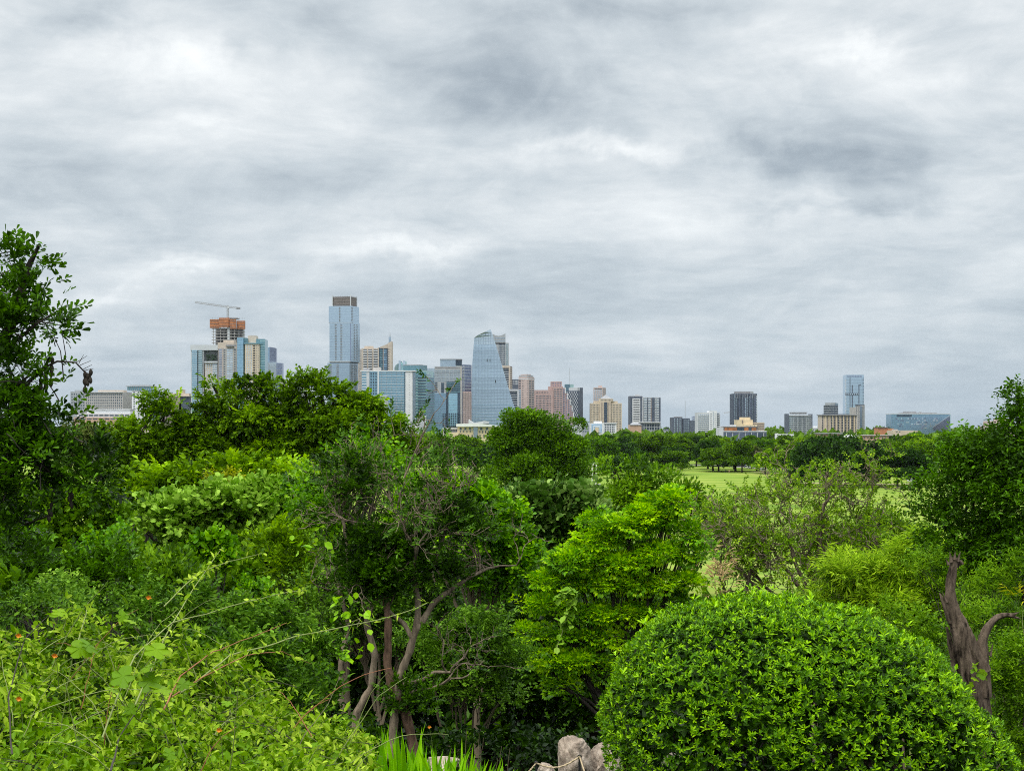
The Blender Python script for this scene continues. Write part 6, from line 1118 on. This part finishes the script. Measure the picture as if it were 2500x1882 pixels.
def brambles():
    rng = np.random.default_rng(121)
    # a rolling mass of leafy stems from the foot of the frame back to the dark bushes
    def mound(name, label, cat, region, n, tmpl, kind, mat, size, leaf, tone, singles=0, seed=0, twigs=0, thick=.35, canes='cane', per=11):
        rng = np.random.default_rng(seed); x0, x1, d0, d1, hf = region; r = thing(name, label, cat, (X((x0 + x1) / 2, (d0 + d1) / 2), (d0 + d1) / 2, gz(0, (d0 + d1) / 2)))
        t = rng.random(n) ** .8; dd = d0 + (d1 - d0) * t; px = rng.uniform(x0, x1, n)
        py = hf(px, t) + 26 * np.sin(px * .021 + t * 7) + 22 * np.sin(px * .047 + t * 13 + 2) + rng.normal(0, 6, n); k = dd / F
        top = np.stack([(px - 1250) * k, dd, EYE - (py - HOR) * k], 1)
        lv = Leaves(); mb = MB(); st = rng.normal(0, .17, n)
        hole = np.sin(top[:, 0] * 5.1 + 2 * np.sin(top[:, 1] * 3.3)) + np.sin(top[:, 0] * 11 + top[:, 1] * 7.7) * .7
        for i in range(n):
            if hole[i] < -.45: continue
            ln = rng.uniform(.22, .6); dr = norm(np.array((rng.normal(0, .55), rng.normal(0, .4) - .15, rng.uniform(.35, 1.3)))); a = top[i] - dr * ln * .8 - (0, 0, rng.random() * thick); q = np.linspace(0, 1, 8)[:, None]
            c = a + dr * ln * q + np.array((0, 0, -.35 * ln)) * q ** 2 + np.array((rng.normal(0, .1), 0, 0)) * q ** 2
            if c[-1, 2] < gz(0, c[-1, 1]): continue
            m = int(per); w = rng.integers(1, 8, m); pos = c[w] + rng.normal(0, .006, (m, 3)); ld = norm(rng.normal(0, .75, (m, 3)) + dr * .5 + (0, -.25, -.05))
            lv.single(pos, ld, size * rng.uniform(.75, 1.3) * (.7 + .5 * rng.random(m)), .50 + tone + st[i] + .15 - .42 * (top[i, 2] - pos[:, 2]).clip(-.1, .5) / .3, rng)  # tone drops below the stem tops, shade painted into the lower leaves
            if i % 4 < twigs: mb.tube(c, np.linspace(.0028, .0012, 8), 3)
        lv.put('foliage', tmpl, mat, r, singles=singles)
        if mb.n: mb.put('stems', BK[canes], r, kind='stuff')
        return r, top
    def h1(px, t): return 1905 - t * (1905 - np.interp(px, [-60, 0, 200, 400, 560, 700, 850, 1000], [1500, 1500, 1480, 1500, 1560, 1640, 1760, 1850]))
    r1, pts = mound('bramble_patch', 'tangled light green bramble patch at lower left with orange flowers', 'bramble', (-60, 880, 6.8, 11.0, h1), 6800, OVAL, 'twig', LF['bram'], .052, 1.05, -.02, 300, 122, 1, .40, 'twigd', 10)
    lb = [lob(x, y, w, dd, h) for x, y, w, h, dd in ((20, 1500, 90, 60, 14), (130, 1480, 90, 55, 14), (250, 1500, 90, 60, 13.6), (360, 1490, 90, 60, 13.6), (470, 1510, 90, 70, 13.4), (570, 1540, 90, 75, 13.2), (680, 1560, 80, 75, 13.4), (760, 1620, 70, 90, 13.2), (640, 1640, 90, 70, 12.4), (720, 1720, 80, 80, 12.6), (540, 1620, 90, 60, 12.2), (800, 1740, 50, 70, 13), (430, 1590, 90, 50, 12))]
    leafy('dark_shrub_mass', 'dark small leaved shrubs rising behind the bramble patch', 'shrub', lb, 123, OVAL, 'twig', LF['under'], .13, BK['twigd'], .09, 9, .85, .3, boughs=10, bsz=.34, reach=1.2, base=(X(450, 13.4), 13.4, gz(0, 13.4)), r0=.015, leaf=1.2, tone=.16, nb=160)
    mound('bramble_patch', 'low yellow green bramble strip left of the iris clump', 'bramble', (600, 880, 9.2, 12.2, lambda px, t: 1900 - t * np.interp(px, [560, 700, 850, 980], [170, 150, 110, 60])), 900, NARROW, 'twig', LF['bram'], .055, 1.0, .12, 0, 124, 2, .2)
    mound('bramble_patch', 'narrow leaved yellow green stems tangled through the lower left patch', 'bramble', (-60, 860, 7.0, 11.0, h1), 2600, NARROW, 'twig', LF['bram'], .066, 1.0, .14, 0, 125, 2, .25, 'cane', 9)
    # arching canes, each its own
    def cane(pts, d0, d1, r0, leaf_t, mat='cane', n=40, label=None, size=.06):
        q = [P(x, y, d0 + (d1 - d0) * i / (len(pts) - 1)) for i, (x, y) in enumerate(pts)]; pp = []
        for a, b in zip(q[:-1], q[1:]): pp += list(curve_pts(a, b, rng, .04, 6))[:-1]
        pp.append(q[-1]); pp = np.array(pp); r = thing('bramble_cane', label, 'bramble', tuple(pp[0])); m = MB(); m.tube(pp, np.linspace(r0 * .75, r0 * .25, len(pp)), 6); m.put('cane', BK[mat], r, smooth=True)
        i = rng.integers(2, len(pp), n); a = pp[i] + rng.normal(0, .008, (n, 3)); Leaves().single(a, norm(rng.normal(0, .7, (n, 3)) + (0, 0, .1)), size, leaf_t, rng).put('foliage', LANCE if leaf_t > .8 else OVAL, LF['bram'], r)
    cane([(330, 1720), (400, 1560), (470, 1440), (540, 1340)], 7.6, 9, .006, .7, label='long straight arching cane leading up right from bramble left', size=.045)
    cane([(400, 1480), (480, 1400), (560, 1370), (640, 1350)], 8.6, 9.2, .005, .75, 'cane', 30, 'thin arching cane bending level above the dark shrubs', .04)
    cane([(250, 1800), (330, 1600), (420, 1520), (560, 1480), (680, 1450), (740, 1440)], 7.4, 9.4, .006, .7, 'cane', 50, 'long low cane sweeping right across the dark shrubs', .045)
    cane([(440, 1690), (560, 1600), (700, 1560), (860, 1525), (1000, 1490), (1045, 1470)], 8.4, 10.5, .007, .85, 'cane', 70, 'longest pale cane crossing in front of the gnarled trunks', .06)
    cane([(400, 1730), (440, 1650), (520, 1590), (600, 1560), (700, 1520)], 8, 9.5, .006, .5, 'rcane', 34, 'rust coloured cane right of the large lobed leaves', .04)
    cane([(420, 1700), (520, 1640), (600, 1600), (690, 1590), (760, 1620)], 8, 9.5, .005, .6, 'rcane', 40, 'drooping rusty cane below the dark shrub edge', .045)
    cane([(180, 1600), (210, 1500), (215, 1470)], 7.6, 8, .005, .6, 'cane', 16, 'short upright green cane at left in the bramble', .05)
    cane([(30, 1840), (20, 1700), (60, 1560), (120, 1500)], 7, 7.6, .006, .6, 'twigd', 20, 'dark upright cane at the far left of the bramble', .05)
    cane([(270, 1882), (290, 1800), (400, 1640)], 7, 8, .007, .5, 'twigd', 14, 'dark slanting stem low in the bramble patch', .05)
    cane([(700, 1882), (745, 1790), (800, 1720), (830, 1650)], 9, 10, .004, .5, 'twig', 10, 'bare pale forked twig right of the bramble', .04)
    mb = MB(); mr = MB()
    for i in range(36):
        x, y = rng.uniform(-20, 860), 0; dd = rng.uniform(7.2, 10.5); y = h1(x, (dd - 6.8) / 4.2) + rng.uniform(-20, 60); a = P(x, y, dd); th = rng.uniform(.2, 2.7); ln = rng.uniform(.25, .8)
        b_ = a + np.array((math.cos(th) * ln, rng.normal(0, .1), abs(math.sin(th)) * ln * .7)); (mr if i % 5 == 0 else mb).tube(curve_pts(a, b_, rng, .10, 9, .12), np.linspace(.003, .0012, 9), 4)
    mb.put('cane', BK['cane'], r1, kind='stuff'); mr.put('rusty_cane', BK['rcane'], r1, kind='stuff')
    # big lobed leaves
    r = thing('lobed_vine', 'vine with large soft lobed leaves in the middle of the bramble', 'vine', tuple(P(350, 1600, 7.6)))
    me = mesh_np('leaf', *LOBED, LF['bram'], np.full(len(LOBED[0]), .48)); me2 = mesh_np('leaf', *LOBED, LF['bram'], np.full(len(LOBED[0]), .36))
    for i, (x, y, s, a) in enumerate(((200, 1600, .14, .5), (225, 1590, .12, 1.2), (375, 1600, .13, 0), (390, 1625, .10, 2), (350, 1640, .11, -.6), (370, 1680, .12, .2), (410, 1690, .12, 1.4), (290, 1670, .13, -.3), (285, 1690, .10, 1), (320, 1740, .07, .4), (330, 1520, .07, 2), (450, 1680, .07, .3), (560, 1720, .06, 1), (300, 1515, .07, .6), (140, 1500, .08, 0), (310, 1470, .07, 2), (600, 1795, .06, .5), (545, 1640, .05, 2), (240, 1880, .08, 0), (420, 1850, .08, 1))):
        o = bpy.data.objects.new('leaf', (me, me2)[i % 2]); C.objects.link(o); o.parent = r; o.location = Vector(P(x, y, 7.35)) - r.location; o.scale = (s * .8,) * 3; o.rotation_euler = (math.radians(38 + 20 * math.sin(i * 3)), .3 * math.sin(i), a)
    mb = MB()
    for x, y in ((200, 1600), (375, 1610), (370, 1690), (290, 1680)): mb.tube(curve_pts(P(x, y, 7.4), P(340, 1760, 7.9), rng, .1, 6), np.full(6, .003), 4)
    mb.put('stem', BK['cane'], r)
    # orange flowers
    fm = m_plain('orange_petal', (.85, .30, .02), .6); 
    for x, y, d, lab in ((363, 1459, 8.2, 'orange flower beside the long straight cane'), (46, 1552, 7.4, 'orange flower near the left edge in the bramble'), (134, 1601, 7.4, 'orange flower left of the large lobed leaves'), (47, 1706, 7.1, 'orange flower low at the left edge'), (535, 1782, 7.4, 'faded orange flower low on the bramble right side'), (1048, 1774, 11.5, 'orange hanging flower above the iris blades')):
        r = thing('orange_flower', lab, 'flower', tuple(P(x, y, d)), 'orange flowers'); 
        for i in range(9):
            a = i * .7; V0 = LEAF2[0] * .019 * (1 if i < 5 else .7); R = frames([(math.cos(a), -.5 - .1 * i, math.sin(a))], np.array((0, -1., 0)))[0]; me = mesh_np('petal', V0 @ R.T, LEAF2[1], fm); o = bpy.data.objects.new('petal', me); C.objects.link(o); o.parent = r
        m = MB(); m.tube([P(x, y, d), P(x + 6, y + 30, d + .05), P(x + 10, y + 80, d + .1)], [.002, .002, .002], 4); m.put('stalk', BK['cane'], r)
brambles()
def ivy():
    rng = np.random.default_rng(127); n = 30000; y = 7 + 22 * rng.random(n) ** 1.3; x = rng.uniform(-.36, .36, n) * (y + 1.5); g = np.interp(y, _gy, _gz) + rng.random(n) ** 2 * .12 + .03 + np.sin(x * .9 + y * .5) * .06 + np.sin(x * .31 - y * .7) * .1
    p = np.stack([x, y, g], 1); r = thing('shade_fill_ivy', 'added low ivy toned dark to paint shade on the slope between shrubs', 'ivy', (0, 12, gz(0, 12))); r['kind'] = 'stuff'
    Leaves().single(p, norm(rng.normal(0, 1, (n, 3)) * (1, 1, .45)), .055 + .002 * y, .12, rng).put('foliage', LEAF2, LF['laurel'], r, kind='stuff')  # leaf cover added over the soil, its dark tone stands for shade
ivy()
def iris():
    rng = np.random.default_rng(131); d = 11.6; r = thing('iris_clump', 'clump of upright bright green iris blades at the bottom centre', 'iris', (X(1050, d), d, gz(0, d)))
    mats = LF['iris']; blades = []
    for i in range(270):
        px = rng.uniform(855, 1235); top = np.interp(px, [855, 900, 950, 1010, 1080, 1150, 1235], [1800, 1790, 1800, 1810, 1820, 1850, 1870]) + rng.uniform(0, 60); dd = d + rng.uniform(-.7, .7)
        b = P(px, 1960, dd); b[2] = gz(0, dd) - .02; t = P(px + rng.normal(0, 22), top, dd); t[2] = max(t[2], b[2] + .12); w = rng.uniform(.013, .021); n = 6; V, T = [], []
        bend = rng.normal(0, .06, 3); yaw = rng.uniform(-.8, .8)
        for j in range(n + 1):
            s = j / n; c = b + (t - b) * s + bend * s * s; ww = w * (1 - s ** 3) + .0005; V += [c - (ww * math.cos(yaw), ww * math.sin(yaw), 0), c + (0, -.002, 0), c + (ww * math.cos(yaw), ww * math.sin(yaw), 0)]
        Q = [(3 * j + a, 3 * j + a + 1, 3 * j + a + 4, 3 * j + a + 3) for j in range(n) for a in (0, 1)]
        o = bpy.data.objects.new('blade', mesh_np('blade', np.array(V) - np.array(r.location), Q, mats, np.full(len(V), rng.uniform(.25, .95)), True)); C.objects.link(o); o.parent = r
    w = thing('weed', 'tall thin weed stalks with seed heads right of the iris', 'weed', tuple(P(1200, 1880, 12)))
    mb = MB()
    for x, y, y2 in ((1140, 1780, 1880), (1170, 1790, 1870), (1180, 1800, 1880), (1225, 1820, 1885), (1245, 1825, 1880), (1215, 1850, 1885)): mb.tube(curve_pts(P(x - 8, y2 + 20, 12), P(x, y, 12), rng, .08, 6), np.linspace(.003, .0015, 6), 4)
    mb.put('stalks', BK['twig'], w)
    lv = Leaves(); p = np.array([P(rng.choice([1140, 1170, 1225, 1245]) + rng.normal(0, 12), rng.uniform(1780, 1870), 12) for _ in range(70)]); lv.single(p, norm(rng.normal(size=p.shape)), .02, .4, rng).put('foliage', OVAL, LF['under'], w)
iris()
def stones():
    m, nt, N, L, o = mat_('limestone'); tc = N('ShaderNodeTexCoord'); n = N('ShaderNodeTexNoise'); L(tc.outputs['Object'], n.inputs['Vector']); n.inputs['Scale'].default_value = 7; n.inputs['Detail'].default_value = 10; n.inputs['Roughness'].default_value = .68
    rp = N('ShaderNodeValToRGB'); L(n.outputs[0], rp.inputs[0]); e = rp.color_ramp; e.elements[0].position = .32; e.elements[0].color = (.13, .095, .07, 1); e.elements[1].position = .68; e.elements[1].color = (.60, .52, .43, 1); q = e.elements.new(.5); q.color = (.40, .32, .25, 1)
    p = N('ShaderNodeBsdfPrincipled'); L(rp.outputs[0], p.inputs['Base Color']); p.inputs['Roughness'].default_value = .9; bp = N('ShaderNodeBump'); bp.inputs['Strength'].default_value = .8; bp.inputs['Distance'].default_value = .05; L(n.outputs[0], bp.inputs['Height']); L(bp.outputs[0], p.inputs['Normal']); L(p.outputs[0], o.inputs[0])
    from mathutils import noise as mn
    def rock(name, label, cat, c, size, seed, cuts=7):
        import bmesh
        bm = bmesh.new(); bmesh.ops.create_icosphere(bm, subdivisions=5, radius=1); rr = random.Random(seed); planes = [(Vector((rr.uniform(-1, 1), rr.uniform(-1, .1), rr.uniform(-.7, .9))).normalized(), rr.uniform(.48, .80)) for _ in range(cuts + 6)]
        for v in bm.verts:
            co = Vector([math.copysign(abs(a) ** .45, a) * .86 for a in v.co])
            for pn, pd in planes:
                t = co.dot(pn) - pd
                if t > 0: co -= pn * t * .97
            co += co.normalized() * (mn.fractal(co * 2.2 + Vector((seed, 0, 0)), .8, 2, 6) * .10 - .10 * max(0, 1 - abs(mn.noise(co * 1.6 + Vector((0, seed, 0)))) * 14)); v.co = Vector((co.x * size[0], co.y * size[1], co.z * size[2]))
        me = bpy.data.meshes.new(name); bm.to_mesh(me); bm.free(); me.materials.append(m)
        for pl in me.polygons: pl.use_smooth = True
        o2 = link(name, me, None, c); tag(o2, label, cat); return o2
    d = 12.9
    rock('standing_stone', 'tall pale limestone block with notched top left of the clipped bush', 'rock', tuple(P(1405, 1862, d)), (.165, .17, .24), 3); rock('standing_stone', 'lower pale limestone shoulder tucked behind the clipped bush', 'rock', tuple(P(1475, 1880, d + .15)), (.17, .16, .24), 9)
    rock('boulder', 'small pale rounded boulder behind the rope rail', 'rock', tuple(P(1332, 1882, 12.7)), (.09, .09, .07), 5); rock('boulder', 'low tan boulder glimpsed behind the iris blades', 'rock', tuple(P(1070, 1875, 12.8)), (.20, .15, .09), 12)
    rock('boulder', 'pale stone seen through the foot of the clipped bush', 'rock', tuple(P(1650, 1865, 12.2)), (.14, .1, .1), 14)
    iron = m_plain('black_iron', (.02, .02, .022), .5); rope = m_plain('jute_rope', (.55, .43, .27), .9); dr = 11.9
    for i, (x, y, lab) in enumerate(((1309, 1862, 'short black iron post carrying rope, left one'), (1415, 1846, 'short black iron post carrying rope, in front of the tall stone'))):
        r = thing('rope_post', lab, 'post', (X(x, dr), dr, gz(0, dr)), 'rope rail posts'); mb = MB(); z0 = gz(0, dr) - .1; mb.tube([(X(x, dr), dr, z0), (X(x, dr), dr, Z(y, dr) - .01)], [.009, .009], 8); mb.put('stake', iron, r)
        mb = MB(); a = np.linspace(0, 2 * math.pi, 15); mb.tube([(X(x, dr) + .013 * math.cos(t), dr, Z(y, dr) + .013 * math.sin(t)) for t in a], [.004] * 15, 6, False); mb.put('ring', iron, r)
    def sag(a, b, s): t = np.linspace(0, 1, 14)[:, None]; q = a + (b - a) * t; q[:, 2] -= s * np.sin(math.pi * t[:, 0]); return q
    mb = MB(); A = P(1309, 1862, dr - .01); B = P(1415, 1846, dr - .01)
    for off in (0, math.pi):
        for q in (sag(P(1270, 1900, dr), A, .01), sag(A, B, .055), sag(B, P(1445, 1930, dr - .3), .01)):
            tw = np.arange(len(q)) * 1.9 + off; q = q + np.stack([np.zeros(len(q)), np.cos(tw) * .003, np.sin(tw) * .003], 1); mb.tube(q, np.full(len(q), .0055), 6)
    o = mb.put('rope', rope, None, smooth=True); tag(o, 'sagging jute rope strung between the two black posts', 'rope')
stones()
def field_things():
    # the pair of pale posts, parked cars, walkers
    d = 250; pm = m_plain('pale_post_paint', (.62, .64, .58), .6)
    r = thing('twin_pole_frame', 'pair of tall pale poles joined by a crossbar beside the centre tree', 'frame', (X(1450, d), d, gz(0, d)))
    mb = MB(); mb.tube([(X(1446, d), d, -.5), P(1446, 1126, d)], [.10, .10], 8); mb.put('pole', pm, r); mb = MB(); mb.tube([(X(1456, d), d, -.5), P(1456, 1131, d)], [.10, .10], 8); mb.put('pole', pm, r); mb = MB(); mb.bar(P(1445, 1129, d), P(1468, 1130, d), .10); mb.put('crossbar', pm, r); mb = MB(); mb.box(P(1447, 1134, d), (.4, .2, .5)); mb.put('fitting', pm, r)
    mb = MB(); mb.box(P(1455, 1190, d - .5), (1.4, 1, 1.2)); o = mb.put('utility_box', M['conc'], None); tag(o, 'small grey concrete block at the foot of the twin poles', 'box')
    import bmesh
    pl = [(X(1400, 245), 236, 0), (X(1490, 245), 236, 0), (X(1500, 255), 262, 0), (X(1395, 255), 262, 0)]
    V = [(x, y, gz(x, y) + z) for z in (.5, 1.1) for x, y, _ in pl]; o = link('stony_mound', mesh_np('stony_mound', V, [(0, 1, 5, 4), (1, 2, 6, 5), (2, 3, 7, 6), (3, 0, 4, 7), (4, 5, 6, 7)], m_wall('red_gravel', (.22, .13, .10), .5, .95, 1.2))); tag(o, 'patch of reddish gravel below the twin poles', 'gravel bed')
    glass = M['gD']; tyre = m_plain('tyre_rubber', (.02, .02, .02), .8); lamp = m_plain('lamp_glass', (.7, .7, .65), .2)
    def car(px, d, yaw, col, label, suv=True):
        paint = m_plain('car_paint', col, .25, .2); x = X(px, d); r = thing('parked_car', label, 'car', (x, d, gz(x, d) + .5), 'cars parked round the park lawn'); r.rotation_euler = (0, 0, yaw)
        def ex(name, prof, w, mat):
            n = len(prof); V = [(px_, s * w / 2, pz) for s in (-1, 1) for px_, pz in prof]; me = bpy.data.meshes.new(name); me.from_pydata(V, [], [tuple(range(n)), tuple(range(2 * n - 1, n - 1, -1))] + [((i + 1) % n, i, n + i, n + (i + 1) % n) for i in range(n)]); me.materials.append(mat); o = bpy.data.objects.new(name, me); C.objects.link(o); o.parent = r; return o
        ex('body', [(-2.2, .35), (2.2, .35), (2.25, .8), (1.3, .98), (-2.1, 1.0), (-2.25, .75)], 1.8, paint); ex('cabin_glass', [(-2.0, 1.0), (1.1, .98), (.45, 1.5), (-1.75, 1.5)], 1.6, glass); ex('roof', [(-1.8, 1.5), (.5, 1.5), (.4, 1.58), (-1.7, 1.58)], 1.55, paint)
        for sx in (-1.4, 1.4):
            for sy in (-.88, .88):
                mb = MB(); mb.tube([(0, -.1, 0), (0, .1, 0)], [.34, .34], 12); w_ = bpy.data.objects.new('wheel', mesh_np('wheel', np.concatenate(mb.V), np.concatenate(mb.Q), tyre)); C.objects.link(w_); w_.parent = r; w_.location = (sx, sy, .34)
        for sy in (-.7, .7):
            h = bpy.data.objects.new('headlight', mesh_np('headlight', CUBE * .5 * (.1, .35, .18), CQ, lamp)); C.objects.link(h); h.parent = r; h.location = (2.22, sy, .72)
    for a in ((1817, 905, -1.2, (.10, .10, .11), 'grey car parked on the road left of the white one'), (1831, 890, -1.0, (.70, .71, .72), 'white car parked on the road below the ribbed tower'), (1806, 925, -1.3, (.04, .04, .05), 'black car parked on the road behind the grey one'), (1790, 935, -1.2, (.25, .26, .28), 'silver grey car half hidden under the lawn edge trees'), (2229, 672, .2, (.62, .63, .64), 'silver car under the oak pair at the right lawn'), (2215, 690, .1, (.06, .06, .07), 'dark car behind the silver one under the oak pair'), (2160, 690, .1, (.45, .46, .47), 'pale car half hidden left of the oak pair'), (1722, 925, .3, (.06, .06, .07), 'dark car under the dark oak at lawn edge'), (1862, 830, .8, (.75, .75, .73), 'white van shaped car between the small lawn trees')): car(*a)
    # people on the lawn: one continuous skinned figure each
    cl = m_plain('dark_clothes', (.05, .05, .07), .9); skin = m_plain('skin', (.45, .27, .19), .7)
    def person(px, py, yaw, label, mat):
        d = EYE * F / (py - HOR); x = X(px, d); r = thing('person', label, 'person', (x, d, gz(x, d) + .35), 'people on the lawn')
        J = [(0, 0, .95), (0, 0, 1.25), (0, 0, 1.45), (0, 0, 1.55), (.19, 0, 1.42), (.27, .05, 1.15), (.25, -.12, .9), (-.19, 0, 1.42), (-.27, -.03, 1.15), (-.25, .12, .9), (.1, 0, .9), (.13, -.12, .5), (.12, .08, .06), (.12, -.1, .03), (-.1, 0, .9), (-.12, .10, .5), (-.12, .25, .08), (-.12, .10, .04), (0, -.02, 1.68)]
        E = [(0, 1), (1, 2), (2, 3), (2, 4), (4, 5), (5, 6), (2, 7), (7, 8), (8, 9), (0, 10), (10, 11), (11, 12), (12, 13), (0, 14), (14, 15), (15, 16), (16, 17), (3, 18)]
        R = [.15, .15, .15, .055, .07, .05, .035, .07, .05, .035, .09, .065, .045, .045, .09, .065, .045, .045, .11]
        me = bpy.data.meshes.new('body'); me.from_pydata(J, E, []); me.materials.append(mat); o = bpy.data.objects.new('body', me); C.objects.link(o); o.parent = r; o.rotation_euler = (0, 0, yaw); o.modifiers.new('skin', 'SKIN')
        for i, rad in enumerate(R): me.skin_vertices[0].data[i].radius = (rad, rad)
        me.skin_vertices[0].data[0].use_root = True; o.modifiers.new('sub', 'SUBSURF').levels = 1
        mb = MB(); mb.tube([(0, -.02, 1.66), (0, -.02, 1.74), (0, -.02, 1.80)], [.10, .12, .05], 8); h = bpy.data.objects.new('hair', mesh_np('hair', np.concatenate(mb.V), np.concatenate(mb.Q), BK['dark'])); C.objects.link(h); h.parent = r
    person(1772, 1155, .4, 'person in dark clothes walking on the lawn, left of two', cl); person(1780, 1156, 2.6, 'person in pale shirt walking on the lawn, right of two', skin)
    # dry grass and hanging vine near the curly tree and maple
    rng = np.random.default_rng(141); r = thing('dry_grass_tuft', 'tuft of dry straw coloured grass right of the maple', 'grass', tuple(P(1760, 1450, 26)))
    p = np.array([P(1755 + rng.normal(0, 22), 1410 + rng.normal(0, 30), 26 + rng.normal(0, .2)) for _ in range(34)]); Leaves().sprays('bamboo', p, norm(rng.normal(0, .4, p.shape) + (0, 0, 1)), .2, .8, rng, leaf=1.0).put('foliage', LANCE, LF['dry'], r)
    r = thing('hanging_vine', 'blue green vine with broad leaves dangling over the maple', 'vine', tuple(P(1390, 1440, 22.5))); mb = MB(); ln = []
    for x0, y0, x1, y1 in ((1400, 1440, 1375, 1530), (1400, 1445, 1360, 1580), (1370, 1450, 1395, 1440), (1395, 1450, 1390, 1530)):
        q = curve_pts(P(x0, y0, 22.4), P(x1, y1, 22.4), rng, .12, 12); mb.tube(q, np.full(12, .006), 4); ln.append(q)
    mb.put('stem', BK['cane'], r); q = np.concatenate(ln); q = np.repeat(q, 2, 0) + rng.normal(0, .03, (len(q) * 2, 3)); Leaves().single(q, norm(rng.normal(0, .6, q.shape) + (0, -.3, -.6)), .11, .5, rng).put('foliage', ROUND, LF['pale'], r)
    r = thing('mid_vine', 'heart leaved vine climbing among the stems left of gnarled tree', 'vine', tuple(P(800, 1600, 15.5)))
    p = np.array([P(x + rng.normal(0, 22), y + rng.normal(0, 18), 15.2) for x, y in ((850, 1480), (830, 1580), (810, 1590), (880, 1580), (735, 1320), (860, 1500)) for _ in range(9)]); Leaves().single(p, norm(rng.normal(0, .6, p.shape) + (0, -.4, -.5)), .085, .75, rng).put('foliage', ROUND, LF['bright'], r)
field_things()
# ------------------------------------------------------------------ air between here and the city
def haze():
    m, nt, N, L, o = mat_('haze_air'); v = N('ShaderNodeVolumePrincipled'); v.inputs['Color'].default_value = (.80, .88, .96, 1); v.inputs['Density'].default_value = .000013; v.inputs['Anisotropy'].default_value = .2
    L(v.outputs[0], o.inputs['Volume'])
    h = link('haze', mesh_np('haze', CUBE / 2, CQ, m), None, (0, 2250, 99.5)); h.scale = (10400, 4900, 203); h['kind'] = 'stuff'
haze()
